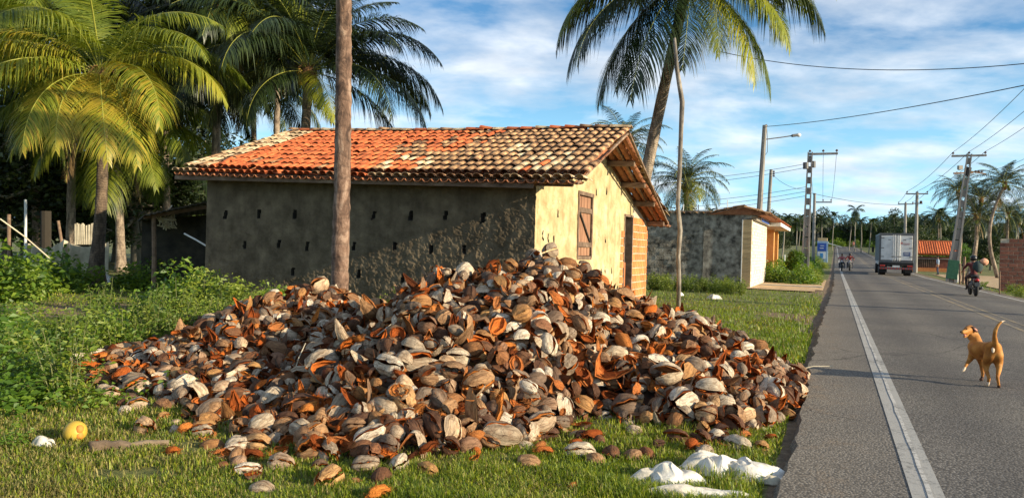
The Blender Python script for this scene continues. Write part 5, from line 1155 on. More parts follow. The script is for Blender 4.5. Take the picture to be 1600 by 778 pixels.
# ================================================================== walled entrance beyond the house
ES = 35.0
def fr_road(s, t_, z=0.0): p = road(s, t_); return np.array([p[0], p[1], z])
X3, T3 = np.array([RS[0], RS[1], 0]), np.array([RT[0], RT[1], 0]); Z3 = np.array([0, 0, 1.])
def rb(mb, s0, s1, t0, t1, z0, z1, mat=0, b=0, rnd=0.0): return mbox(mb, (s0, t0, z0), (s1, t1, z1), mat, b, (np.zeros(3), X3, T3, Z3), rnd)
bw_ = empty('block_wall', fr_road(ES, -9, GL), 'high blackened concrete block wall standing across the verge behind the house', 'wall')
mb = MB(); rb(mb, ES + .02, ES + .17, -18, -3.86, GL, 3.30); mb.build('wall_core', MT['block_dark'], bw_)
mb = MB(); z = GL; row = 0
while z < 3.25:
    t_ = -17.9 - (.2 if row % 2 else 0)
    while t_ < -3.95: a1 = min(t_ + .39, -3.87); rb(mb, ES + rng.random() * .014, ES + .1, max(t_, -18), a1, z, z + .185, 0, .008, rng.random()); t_ += .402
    z += .195; row += 1
mb.build('concrete_blocks', MT['block_dark'], bw_, attrs=True, kind='stuff')
mb = MB()
for k in range(46):
    p = fr_road(ES + .1, -18 + k * .3, 3.31); V, f = TV[k % 3]; Vq = V * [1.2, .7, 1]; mb.add(p + Vq[:, :1] * T3 + Vq[:, 1:2] * (-X3) + Vq[:, 2:] * Z3 + X3 * .17, [f], 0, rng.random())
mb.build('coping_tiles', MT['tile_w'], bw_, attrs=True, kind='stuff')
for k, t_ in enumerate((-9.3, -8.4, -7.7, -7.2, -6.6, -5.9, -4.6)):
    mb = MB(); p = fr_road(ES + .1, t_, 3.3); tube(mb, [p, p + [rng.normal() * .02, 0, .25 + rng.random() * .4]], .022, 5); mb.build('iron_rod', MT['steel'] if k % 2 else MT['white'], bw_)
en = empty('tiled_entrance', fr_road(ES + 8, -4.5, GL), 'walled house front with ochre gate, cream and beige stone cladding and a low tile roof', 'house')
mb = MB()      # gable of blackened render
pf = [(-5.6, GL), (-3.86, GL), (-3.86, 3.0), (-3.1, 3.25), (-3.86, 3.60), (-5.6, 3.28)]
Vg = [fr_road(s_, t_, z_) for s_ in (ES - .03, ES + .14) for t_, z_ in pf]; n = len(pf); q = [[i, (i + 1) % n, (i + 1) % n + n, i + n] for i in range(n)]
mb.add(Vg, [np.array(q), np.array([[0, 1, 2], [0, 2, 5], [5, 2, 4], [2, 3, 4], [6, 8, 7], [6, 11, 8], [11, 10, 8], [8, 10, 9]])]); mb.build('gable_end', MT['block_dark'], en)
mb = MB(); rb(mb, ES - .06, ES + .3, -3.86, -3.47, GL, 3.02); mb.build('pilaster', MT['mortar'], en)
mb = MB(); rb(mb, ES - .10, ES - .02, -3.90, -3.855, GL, 3.04, b=.004); mb.build('white_edge_strip', MT['white'], en)
sm_ = MB(); rb(sm_, 0, .02, 0, .375, 0, .128, b=.005); smm = sm_.mesh('stone_strip', [MT['stone_beige']])
for r in range(23): put('stone_strip', smm, en, Matrix.Translation(Vector([float(q) for q in fr_road(ES - .08 - rng.random() * .01, -3.85, GL + .01 + r * .134)])))
mb = MB(); rb(mb, ES + .3, ES + 8, -3.86, -3.50, GL, 3.02); mb.build('front_wall', MT['mortar'], en)
sm_ = MB(); rb(sm_, 0, .385, 0, .02, 0, .147, b=.006); smm = sm_.mesh('stone_tile', [MT['stone_cream']])
for r in range(20):
    for c in range(20):
        if len([1]) and (r * 20 + c) % 4 != 3 or True:
            s0 = ES - .06 + c * .4
            if c < 15: put('stone_tile', smm, en, Matrix.Translation(Vector([float(q) for q in fr_road(s0 + (.1 if r % 2 else 0) * (c > 0), -3.50 + rng.random() * .018, GL + .01 + r * .152)])))
mb = MB()
for r in range(20):
    for c in range(15, 20): rb(mb, ES - .06 + c * .4, ES - .06 + c * .4 + .385, -3.50, -3.475 + rng.random() * .012, GL + .01 + r * .152, GL + .155 + r * .152, 0, 0, rng.random())
mb.build('stone_tiles_beyond', MT['stone_cream'], en, attrs=True, kind='stuff')
mb = MB(); rb(mb, ES + 8, ES + 13, -4.7, -4.6, GL, 3.0); rb(mb, ES + 8.0, ES + 8.1, -4.6, -3.86, GL, 3.0); mb.build('recess_wall', MT['orange_wall'], en)
mb = MB(); rb(mb, ES + 8.3, ES + 12.6, -4.58, -4.52, GL + .05, 2.6, b=.01); gt = mb.build('gate', MT['door_o'], en)
for k in range(9): mb = MB(); rb(mb, ES + 8.4 + k * .46, ES + 8.78 + k * .46, -4.515, -4.49, GL + .15, 2.5, b=.006); mb.build('gate_panel', MT['door_o'], gt)
mb = MB(); rb(mb, ES + 13, ES + 13.5, -4.7, -3.45, GL, 3.0, b=.01); mb.build('pillar', MT['orange_wall'], en)
mb = MB(); rb(mb, ES + 16.5, ES + 17, -4.7, -3.45, GL, 3.0, b=.01); mb.build('pillar', MT['orange_wall'], en)
mb = MB(); rb(mb, ES + 13.5, ES + 16.5, -4.7, -4.6, GL, 3.0); mb.build('far_wall', MT['orange_wall'], en)
mb = MB(); rb(mb, ES + 8, ES + 17.4, -4.6, -2.75, 3.04, 3.24, b=.01); mb.build('canopy_slab', MT['white'], en)
mb = MB(); rb(mb, ES + .3, ES + 8, -3.95, -3.30, 3.03, 3.2, b=.01); mb.build('lintel_beam', MT['concrete'], en)
mb = MB(); rb(mb, ES + 2.2, ES + 6.4, -3.29, -3.25, 3.06, 3.36, b=.004); sg_ = mb.build('sign_board', MT['white'], en)
mb = MB(); rb(mb, ES + 2.2, ES + 6.4, -3.247, -3.242, 3.06, 3.20); mb.build('blue_band', plain('sign_blue', (.03, .10, .42), .5), sg_)
mb = MB()
for i in range(88):
    s0 = ES - .15 + i * .205
    for r in range(4):
        for side in (0, 1):
            if side == 0: t0, z0_, sl = -2.72 - r * .31, 3.27 + r * .09, .30
            else: t0, z0_, sl = -5.5 + r * .40, 3.28 + r * .085, .22
            if side == 0 and r == 3: continue
            an = math.atan(sl); y = (-T3 if side == 0 else T3) * math.cos(an) + Z3 * math.sin(an); x = X3 if side == 0 else -X3; z_ = np.cross(x, y); V, f = TV[(i + r) % 3]
            z_ = z_ if z_[2] > 0 else -z_
            p = fr_road(s0, t0, z0_ + rng.random() * .015); mb.add(p + V[:, :1] * x + V[:, 1:2] * y + V[:, 2:] * z_, [f], 0 if rng.random() < np.clip((s0 - ES - 5) / 7, .05, .8) else 1, rng.random())
mb.build('roof_tiles', [MT['tile_o'], MT['tile_w']], en, attrs=True, kind='stuff')
mb = MB(); Vr = [fr_road(ES - .1, -2.8, 3.24), fr_road(ES - .1, -3.86, 3.58), fr_road(ES - .1, -5.5, 3.25), fr_road(ES + 17.6, -2.8, 3.24), fr_road(ES + 17.6, -3.86, 3.58), fr_road(ES + 17.6, -5.5, 3.25)]
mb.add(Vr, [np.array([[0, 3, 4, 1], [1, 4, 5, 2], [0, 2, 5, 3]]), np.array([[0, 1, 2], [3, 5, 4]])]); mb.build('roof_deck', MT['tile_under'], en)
mb = MB(); sv_ = np.linspace(ES - 1.2, ES + 16, 24); tv_ = np.linspace(-3.5, -.45, 9); S2, T2 = np.meshgrid(sv_, tv_, indexing='ij'); T2 = T2 - (S2 < ES + .5) * .3
X2 = RS[0] * S2 + RT[0] * T2; Y2 = RS[1] * S2 + RT[1] * T2; mb.add(np.stack([X2, Y2, np.full_like(X2, -.025) - .03 * (T2 > -.7)], -1).reshape(-1, 3), grid_f(24, 9)[:, ::-1]); mb.build('driveway', MT['dirt'], kind='structure')
mb = MB(); rb(mb, ES + 3.2, ES + 4.0, -3.4, -.5, -.02, .0, b=.004); tag(mb.build('concrete_strip', MT['concrete'], kind='structure'))
mb = MB(); sv_ = np.linspace(46, 78, 20); tv_ = np.linspace(8.2, 17, 8); S2, T2 = np.meshgrid(sv_, tv_, indexing='ij'); X2 = RS[0] * S2 + RT[0] * T2; Y2 = RS[1] * S2 + RT[1] * T2
mb.add(np.stack([X2, Y2, rise(S2) - .03], -1).reshape(-1, 3), grid_f(20, 8)[:, ::-1]); mb.build('sandy_yard', MT['dirt'], kind='structure')

# ================================================================== right side: brick wall, hut, kiosk
rw = empty('brick_wall', fr_road(41, 9, GL), 'rough dull red brick wall without render at the right edge', 'wall')
W0 = at(1561, 450, 38.0); ws, wt = st(W0[0], W0[1])
mb = MB(); rb(mb, ws + .03, ws + .15, wt + .03, wt + 7, GL, 2.62); mb.build('wall_core', MT['mortar'], rw)
bq = MB(); rb(bq, 0, .10, 0, .37, 0, .19, b=.01); bqm = bq.mesh('brick', [MT['brick_dark']])
z = GL; row = 0
while z < 2.75:
    t_ = wt + (0 if row % 2 else -.0); first_ = True
    while t_ < wt + 6.8:
        w_ = .19 if (first_ and row % 2) else .37
        if z < 2.35 or t_ > wt + (z - 2.35) * 3.0:
            put('brick', bqm, rw, Matrix.Translation(Vector([float(q) for q in fr_road(ws + rng.random() * .015, t_, z)])) @ Matrix.Identity(4) if w_ > .3 else Matrix.Translation(Vector([float(q) for q in fr_road(ws + rng.random() * .015, t_, z)])))
        t_ += w_ + .02; first_ = False
    z += .208; row += 1
# small brick hut
C0 = at(1494, 422, 76.0); hs, ht = st(C0[0], C0[1]); hz = gz(C0[0], C0[1]) + GL
hut = empty('brick_hut', fr_road(hs, ht - 2, hz), 'small brick hut with ribbed orange tile roof beyond the sandy yard', 'hut')
hw_ = 4.7; hd = 4.0; zt0 = 2.15
mb = MB(); rb(mb, hs, hs + .15, ht - hw_, ht, hz, zt0 - .45); mb.build('front_wall', MT['brick_dark'], hut)  # hut front: shade put into its darker brick colour
mb = MB(); rb(mb, hs - .04, hs, ht - hw_ + .05, ht - 1.9, hz + .42, zt0 - .75); fg = mb.build('slat_screen', MT['dark_hole'], hut)
for k in range(16): mb = MB(); rb(mb, hs - .08, hs - .045, ht - hw_ + .1 + k * .17, ht - hw_ + .17 + k * .17, hz + .42, zt0 - .75); mb.build('slat', MT['timber'], fg)
mb = MB(); rb(mb, hs - .1, hs - .01, ht - hw_, ht - .05, zt0 - .70, zt0 - .62); mb.build('rail', MT['concrete'], hut)
mb = MB(); rb(mb, hs - .5, hs, ht - hw_, ht, hz, hz + .38); mb.build('plinth', MT['brick'], hut)
mb = MB(); zr1 = 3.25; Vs = [fr_road(hs, ht, hz), fr_road(hs + hd, ht, hz), fr_road(hs + hd, ht, 2.2), fr_road(hs + hd / 2, ht, zr1 - .1), fr_road(hs, ht, zt0 - .1)]; Vs2 = [v - T3 * .15 for v in Vs]
mb.add(Vs + Vs2, [np.array([[0, 1, 2, 4], [5, 9, 7, 6], [0, 4, 9, 5]]), np.array([[4, 2, 3], [9, 8, 7]])]); mb.build('side_wall', MT['orange_wall'], hut)  # hut side: sunlight put into its orange colour
mb = MB()
for i in range(24):
    a0 = ht - hw_ - .3 + i * .222
    for side in (0, 1):
        p0 = fr_road(hs - .45, a0, zt0 - .2) if side == 0 else fr_road(hs + hd + .4, a0, zt0 - .2); p1 = fr_road(hs + hd / 2, a0, zr1)
        V, Fs = tube_vf([p0, p1], [.115, .115], 7); mb.add(V, Fs, 0, rng.random())
mb.build('roof_ribs', MT['tile_o'], hut, attrs=True, kind='stuff')
mb = MB(); tube(mb, [fr_road(hs + hd / 2, ht - hw_ - .3, zr1 + .03), fr_road(hs + hd / 2, ht + .15, zr1 + .03)], .14, 8); mb.build('roof_ridge', MT['tile_o'], hut)
p = at(1291, 392, 104); ks, kt = st(p[0], p[1]); kz = gz(p[0], p[1]) + GL
ki = empty('kiosk', fr_road(ks, kt, kz), 'pale blue kiosk with white awning far up the left of the road', 'kiosk')
mb = MB(); rb(mb, ks, ks + 3, kt - 1.2, kt + .2, kz, kz + 3.0); mb.build('wall', plain('kiosk_blue_grey', (.30, .42, .55), .7), ki)
mb = MB(); rb(mb, ks - .06, ks - .01, kt - 1.15, kt - .0, kz + 1.6, kz + 2.7); s1_ = mb.build('sign_board', plain('deep_blue_sign', (.03, .09, .38), .5), ki)
mb = MB(); rb(mb, ks - .09, ks - .065, kt - .85, kt - .35, kz + 1.95, kz + 2.05); rb(mb, ks - .09, ks - .065, kt - .8, kt - .3, kz + 2.3, kz + 2.38); mb.build('sign_mark', MT['white'], s1_)
mb = MB(); rb(mb, ks - .05, ks - .01, kt - 1.1, kt - .1, kz + .5, kz + 1.5); s2_ = mb.build('poster', MT['white'], ki)
mb = MB(); rb(mb, ks - .07, ks - .052, kt - .8, kt - .4, kz + .6, kz + 1.3); mb.build('poster_mark', plain('poster_blue', (.05, .25, .55), .5), s2_)
mb = MB(); aw = [fr_road(ks + .3, kt + .2, kz + 2.7), fr_road(ks + 4.3, kt + .2, kz + 2.7), fr_road(ks + 4.3, kt + 2.0, kz + 2.2), fr_road(ks + .3, kt + 2.0, kz + 2.2)]; mb.add(aw + [q + Z3 * .08 for q in aw], [BOXF]); mb.build('awning', MT['white'], ki)
mb = MB(); rb(mb, ks, ks + 3, kt - 1.15, kt + .1, kz + 3.0, kz + 3.45); mb.build('roof', MT['stone_beige'], ki)
for k, (px, y0, y1, Y, lab) in enumerate([(1505, 401, 440, 47, 'dark upright fence post just right of the green based pole'), (1500, 412, 438, 47, 'short fence post between the pole and the dark upright'), (1496, 405, 436, 50, 'white marked thin post behind the green based pole'), (1562, 424, 452, 33, 'thin stick among weeds left of the brick wall'), (1226, 398, 420, 58, 'leaning white stake right of the ochre gate'), (1222, 402, 424, 56, 'dark stake right of the ochre gate')]):
    q = at(px, y1, Y); mb = MB(); tube(mb, [[q[0], q[1], gz(q[0], q[1]) + GL], at(px + (2 if k == 0 else 0), y0, Y)], (.08, .06, .05, .03, .05, .05)[k], 6); tag(mb.build('fence_post', MT['white'] if k in (2, 4) else MT['timber'], origin=q), lab, 'post')

# ================================================================== poles and wires
def insul(parent, p, mat='porcelain'):
    mb = MB(); tube(mb, [p, p + [0, 0, .12]], .02, 6); tube(mb, [p + [0, 0, .08], p + [0, 0, .13], p + [0, 0, .2]], [.075, .085, .03], 8); return mb.build('insulator', MT[mat], parent)
def pole(name, base, top, w0, w1, label, slots=True, cat='utility pole', group='concrete utility poles'):
    o = empty(name, base, label, cat, group); base = np.array(base, float); top = np.array(top, float); d = top - base; mb = MB(); K = 12
    if slots:      # H section: two flanges joined by a web, with web openings
        for sg_ in (-1, 1):
            for i in range(K):
                a0, a1 = i / K, (i + 1) / K; wa = w0 + (w1 - w0) * (a0 + a1) / 2; beam(mb, base + d * a0 + T3 * sg_ * wa * .38, base + d * a1 + T3 * sg_ * wa * .38, wa * .8, wa * .24, 0, up=T3)
        mb.build('shaft', MT['concrete_pole'], o)
        for i in range(K):
            mb = MB()
            a0, a1 = i / K, (i + 1) / K; wa = w0 + (w1 - w0) * (a0 + a1) / 2
            beam(mb, base + d * (a0 + .004), base + d * (a1 - (.028 if i > 5 else .004)), wa * .35, wa * .60, 0, up=T3)
            mb.build('web', MT['concrete_pole'], o)
    else:
        tube(mb, [base, top], [w0 / 2, w1 / 2], 8); mb.build('shaft', MT['concrete_pole'], o)
    return o
def xarm(o, c, half, axis=T3, t=.12, ins=3, lo=None):
    mb = MB(); beam(mb, c - axis * (half if lo is None else lo), c + axis * half, t, t, 0, b=.01); a = mb.build('crossarm', MT['timber'] if t < .11 else MT['concrete_pole'], o); pts_ = []
    for q in np.linspace(-(half if lo is None else lo) + .08, half - .08, ins): p = c + axis * q + [0, 0, t / 2]; insul(a, p); pts_.append(p + [0, 0, .2])
    return pts_
def B(px, Y): p = at(px, 430, Y); return np.array([p[0], p[1], gz(p[0], p[1]) + GL])
# left side
lp = pole('lamp_pole', B(1180, 43), at(1195, 196, 43), .40, .26, 'tall pale pole with a street lamp arm above the tiled entrance', False, 'lamp pole')
mb = MB(); tube(mb, [at(1196, 218, 43), at(1220, 215, 43), at(1240, 212, 43)], .035, 6); mb.build('lamp_arm', MT['steel'], lp)
mb = MB(); c = at(1243, 211.5, 43); mb.v = []; beam(mb, at(1237, 212.5, 43), at(1246, 211.3, 43), .20, .15, 0, b=.03); mb.build('lamp_housing', MT['steel'], lp); mb = MB(); ell(mb, at(1248, 211.3, 43), (.14, .1, .11), 10, 7); mb.build('lamp_glass', MT['white'], lp, smooth=True)
mb = MB(); tube(mb, [at(1198, 200, 43), at(1199, 215, 43), at(1199, 238, 43), at(1196, 242, 43)], .016, 5); mb.build('loose_cable', MT['wire'], lp); insul(lp, at(1197, 200, 43))
p2 = pole('utility_pole', B(1195, 55), at(1205, 265, 55), .36, .24, 'shorter pole with side insulators right behind the lamp pole', False)
for k in range(3): insul(p2, at(1209, 271 + k * 3.2, 55))
p3b, p3t = B(1257, 47), at(1266, 238, 47)
p3 = pole('utility_pole', p3b, p3t, .50, .30, 'slotted concrete pole carrying one sided arm and small transformer left of the road')
a3 = xarm(p3, at(1266, 241, 47), 1.62, ins=3, lo=.1, t=.13)
mb = MB(); tube(mb, [at(1259, 264, 47), at(1259, 254, 47)], .17, 10); tube(mb, [at(1271, 262, 47), at(1271, 252, 47)], .14, 10); mb.build('transformer', MT['steel'], p3)
p4 = pole('utility_pole', B(1270, 70), at(1273, 302, 70), .34, .26, 'thin dark pole with a one sided arm behind the transformer pole', False); a4 = xarm(p4, at(1273, 316, 70), 1.5, ins=3, lo=.05, t=.12)
# right side
r1b, r1t = B(1486, 49), at(1515, 241, 49)
r1 = pole('utility_pole', r1b, r1t, .60, .28, 'leaning slotted concrete pole with green painted foot beside the brick hut'); a1_ = xarm(r1, at(1514, 243.5, 49), 1.0, ins=3, t=.13)
d_ = (r1t - r1b); mb = MB(); beam(mb, r1b + d_ * .03, r1b + d_ * .175, .50, .615, 0, up=T3, b=.01); mb.build('green_paint', pmat('faded_green_paint', [(.3, (.02, .09, .05)), (.7, (.05, .16, .09))], 6, .8, .3), r1)
mb = MB(); beam(mb, at(1490, 271, 49), at(1520, 270, 49), .1, .1); beam(mb, at(1517, 268, 49), at(1540, 272, 49), .08, .08); mb.build('lower_arm', MT['timber'], r1)
mb = MB(); mbox(mb, at(1497, 266, 49.3), at(1503, 259, 49.0) + [0, .01, 0]); beam(mb, at(1497, 262, 49), at(1503, 262, 49), .22, .26); mb.build('switch_box', MT['concrete'], r1)
for x in (1524, 1529, 1534): insul(r1, at(x, 271, 49))
mb = MB(); tube(mb, [at(1511, 275, 49), at(1514, 262, 49)], .17, 8); mb.build('clamp', MT['black'], r1)
r2 = pole('utility_pole', B(1430, 72), at(1433, 300, 72), .40, .26, 'pole with a wide crossarm standing behind the truck', False); a2_ = xarm(r2, at(1433, 303, 72), .95, t=.12)
mb = MB(); beam(mb, at(1426, 318, 72), at(1441, 318, 72), .1, .1); tube(mb, [at(1439, 318, 72), at(1439, 314, 72)], .12, 8); mb.build('lower_arm', MT['timber'], r2)
r3 = pole('utility_pole', B(1413, 86), at(1415, 317, 86), .40, .26, 'farther pole with crossarm left of the one behind the truck', False); a3_ = xarm(r3, at(1415, 319, 86), .8, t=.12)
r0b = fr_road(24.0, 7.4, GL); r0t = r0b + np.array([.3, .2, 8.7]); r0 = pole('utility_pole', r0b, r0t, .5, .28, 'concrete pole beyond the right edge of the picture'); a0_ = xarm(r0, r0t - [0, 0, .1], 1.0, t=.13)
def wire(p, q, sag, label, r=.012, n=24):
    p = np.asarray(p, float); q = np.asarray(q, float); s = np.linspace(0, 1, n); P = p + (q - p) * s[:, None]; P[:, 2] -= sag * 4 * s * (1 - s); mb = MB(); tube(mb, P, r, 5); tag(mb.build('wire', MT['wire'], origin=p), label, 'wire', 'overhead wires')
for k, w in enumerate(('left', 'middle', 'right')):
    wire(a1_[k], a0_[k], .35, w + ' overhead wire rising from the leaning pole out of the picture', .013)
    wire(a1_[k], a2_[k], .3, w + ' wire between the leaning pole and the pole behind the truck', .016)
    wire(a2_[k], a3_[k], .15, w + ' wire between the two crossarm poles behind the truck', .018)
    wire(a3[k], a4[k], .9, w + ' slack wire from the transformer pole to the thin dark pole', .012)
wire(at(1198, 198, 43), at(1795, 92, 19), .25, 'long overhead wire from the lamp pole up to the right edge', .017)
wire(at(1120, 80, 26), at(1760, 80, 17), .55, 'highest overhead wire crossing the sky right of the leaning palm', .012)
for k, (y0, y1) in enumerate([(283, 256), (290, 262), (318, 292), (326, 299), (332, 306)]):
    wire(at(1020, y0, 56), at(1260, y1, 47), .22, ['uppermost', 'second', 'middle', 'fourth', 'lowest'][k] + ' of the five wires running left from the transformer pole', .014)
wire(at(1268, 302, 47), at(1425, 319, 72), .3, 'wire crossing the road above the truck', .016)
wire(at(1208, 274, 55), at(1262, 296, 47), .3, 'slack wire between the short pole and the transformer pole', .012)
for k in range(3): wire(at(1520, 268 + k * 14, 49), at(1640, 226 + k * 12, 40), .4, ['upper', 'middle', 'lower'][k] + ' service wire leaving the leaning pole past the palms', .012)
wire(at(1510, 300, 49), at(1532, 340, 60), .1, 'short slack stay wire low on the leaning pole', .02)

# ================================================================== living things and vehicles
def skin_obj(name, J, E, mats, matfn, origin, parent=None, vox=.012, smooth=7):
    """one continuous body: tapered limbs between the joints, fused by a voxel remesh; J list of (x,y,z,r)"""
    mb = MB(); P = [np.array(j[:3], float) for j in J]; Rr = [float(j[3]) for j in J]
    for p, r in zip(P, Rr): ell(mb, p, (r, r, r), 14, 9)
    for a, b_ in E:
        k = max(3, int(np.linalg.norm(P[b_] - P[a]) / .02)); s_ = np.linspace(0, 1, min(k, 14)); V, Fs = tube_vf(P[a] + (P[b_] - P[a]) * s_[:, None], Rr[a] + (Rr[b_] - Rr[a]) * s_, 14); mb.add(V, Fs)
    me = mb.mesh(name, [], origin); ob = bpy.data.objects.new(name, me); COL.objects.link(ob)
    rm = ob.modifiers.new('r', 'REMESH'); rm.mode = 'VOXEL'; rm.voxel_size = vox; rm.use_smooth_shade = True
    sm2 = ob.modifiers.new('s', 'SMOOTH'); sm2.factor = .5; sm2.iterations = smooth
    bpy.context.view_layer.update(); dg = bpy.context.evaluated_depsgraph_get(); ev = bpy.data.meshes.new_from_object(ob.evaluated_get(dg))
    bpy.data.objects.remove(ob); ev.name = name; ev.materials.clear()
    for m in mats: ev.materials.append(m)
    for p in ev.polygons: p.use_smooth = True; p.material_index = matfn(np.array(p.center) + origin)
    o = link(name, ev, parent); o.location = Vector([float(q) for q in origin]) - (wloc(parent) if parent else Vector()); return o
# ---- dog
m, t, b = new_mat('dog_coat'); v = vecof(t)
c = ramp(t, noise(t, v, 7, 5), [(.3, (.24, .085, .018)), (.5, (.40, .165, .036)), (.72, (.54, .27, .075))]); t.links.new(c, b.inputs['Base Color']); b.inputs['Roughness'].default_value = .6; b.inputs['Specular IOR Level'].default_value = .2
bump(t, b, noise(t, mapping(t, v, (1, 1, .35)), 160, 3), .45, .004); MT['coat'] = m
MT['coat_pale'] = pmat('dog_pale_fur', [(.3, (.50, .36, .22)), (.7, (.74, .62, .48))], 20, .8, .3, 120); MT['coat_dark'] = pmat('dog_dark_fur', [(.3, (.05, .02, .012)), (.7, (.12, .05, .025))], 20, .8, .3, 120)
DJ = []; DE = []
def dj(px, py, Y, r, par=None, z=None):
    p = at(px, py, Y)
    if z is not None: p[2] = z
    DJ.append((p[0], p[1], p[2], r)); i = len(DJ) - 1
    if par is not None: DE.append((par, i))
    return i
ZR = .03
pel = dj(1552, 544, 8.62, .090); lo_ = dj(1543, 545, 8.74, .078, pel); che = dj(1531, 547, 8.90, .108, lo_); fro = dj(1525, 542, 9.00, .092, che)
wi = dj(1526, 534, 9.0, .062, fro); nk = dj(1523, 527, 9.06, .060, wi); nk2 = dj(1519.5, 519, 9.08, .054, nk); hd_ = dj(1515.5, 514.5, 9.06, .056, nk2); hd2 = dj(1512, 515.5, 9.02, .046, hd_)
mz = dj(1507.5, 518, 8.98, .032, hd2); ns = dj(1503.8, 519, 8.95, .024, mz)
jw = dj(1509.5, 524.5, 9.00, .022, hd2); jw2 = dj(1506.5, 526.5, 8.97, .015, jw); dj(1518, 526, 9.05, .05, nk2)
t1 = dj(1555, 536, 8.50, .034, pel); t2 = dj(1554, 525, 8.45, .025, t1); t3 = dj(1555.5, 515, 8.43, .022, t2); t4 = dj(1560, 507, 8.42, .018, t3); t5 = dj(1565.5, 502, 8.42, .014, t4); t6 = dj(1571, 500.5, 8.43, .008, t5)
a = dj(1558, 554, 8.60, .066, pel); a = dj(1560, 566, 8.66, .050, a); a = dj(1561, 577, 8.60, .030, a); a = dj(1558.5, 589, 8.49, .021, a); a = dj(1560.5, 601, 8.50, .018, a); a = dj(1561, 604, 8.52, .022, a, ZR + .022); a = dj(1560.5, 606, 8.58, .018, a, ZR + .016)
a = dj(1546, 556, 8.62, .062, pel); a = dj(1540.5, 568, 8.72, .046, a); a = dj(1541, 579, 8.68, .027, a); a = dj(1545.5, 590, 8.56, .020, a); a = dj(1543.5, 601, 8.58, .018, a); a = dj(1542, 604, 8.60, .022, a, ZR + .022); a = dj(1539, 606, 8.65, .018, a, ZR + .016)
a = dj(1531, 558, 8.96, .048, che); a = dj(1534, 570, 9.00, .030, a); a = dj(1535.5, 583, 8.98, .021, a); a = dj(1534.5, 593, 8.98, .018, a); a = dj(1533.5, 597, 8.97, .021, a, ZR + .022); a = dj(1531, 598, 9.00, .016, a, ZR + .016)
a = dj(1520, 553, 9.02, .048, fro); a = dj(1516, 561, 9.06, .032, a); a = dj(1511, 568, 9.02, .022, a); a = dj(1507.5, 574, 8.98, .018, a); a = dj(1505.5, 578, 8.97, .020, a); a = dj(1503, 580, 8.97, .015, a)
tail_tip = np.array(DJ[t6][:3]); paws = [np.array(DJ[i][:3]) for i in range(len(DJ)) if DJ[i][2] < .06]; rp = np.array(DJ[-2][:3]); nose = np.array(DJ[ns][:3])
for i_ in range(len(DJ)): pass
def dogmat(c):
    if np.linalg.norm(c - tail_tip) < .055 or np.linalg.norm(c - rp) < .045: return 1
    if any(np.linalg.norm(c - p) < .038 for p in paws): return 1 if c[0] < 5.62 else 2
    return 0
dc = np.array([DJ[che][0], DJ[che][1], .0])
dog = skin_obj('dog', DJ, DE, [MT['coat'], MT['coat_pale'], MT['coat_dark']], dogmat, dc); tag(dog, 'tan short haired dog trotting on the road with raised curled tail', 'dog')
mb = MB(); ell(mb, nose + [-.020, -.004, .006], (.012, .013, .011), 10, 7); mb.build('nose', MT['black'], dog, smooth=True)
def ear(px, py, Y, dx, dz):
    c = at(px, py, Y); mb = MB(); ell(mb, c + [.012, 0, -.006], (.052, .014, .026), 12, 8, 0, rot=np.array([[.8, 0, .6], [0, 1, 0], [-.6, 0, .8]])); ell(mb, c + [.016, -.011, -.008], (.028, .006, .012), 10, 6, 1, rot=np.array([[.8, 0, .6], [0, 1, 0], [-.6, 0, .8]])); mb.build('ear', [MT['coat_dark'], plain('ear_pink', (.62, .30, .22), .7)], dog, smooth=True)
ear(1521.5, 513.5, 9.00, 0, 0); ear(1513.5, 512.0, 9.13, 0, 0)
mb = MB(); ell(mb, at(1510.3, 513.6, 8.965), (.009, .008, .009), 8, 6); mb.build('eye', MT['black'], dog, smooth=True)
mb = MB(); ell(mb, at(1507.2, 523.2, 8.955), (.018, .012, .010), 8, 6); mb.build('tongue', plain('tongue_pink', (.60, .22, .20), .5), dog, smooth=True)
mb = MB(); ell(mb, at(1551.5, 546.5, 8.522), (.020, .012, .034), 10, 7); mb.build('rump_patch', MT['coat_pale'], dog, smooth=True)

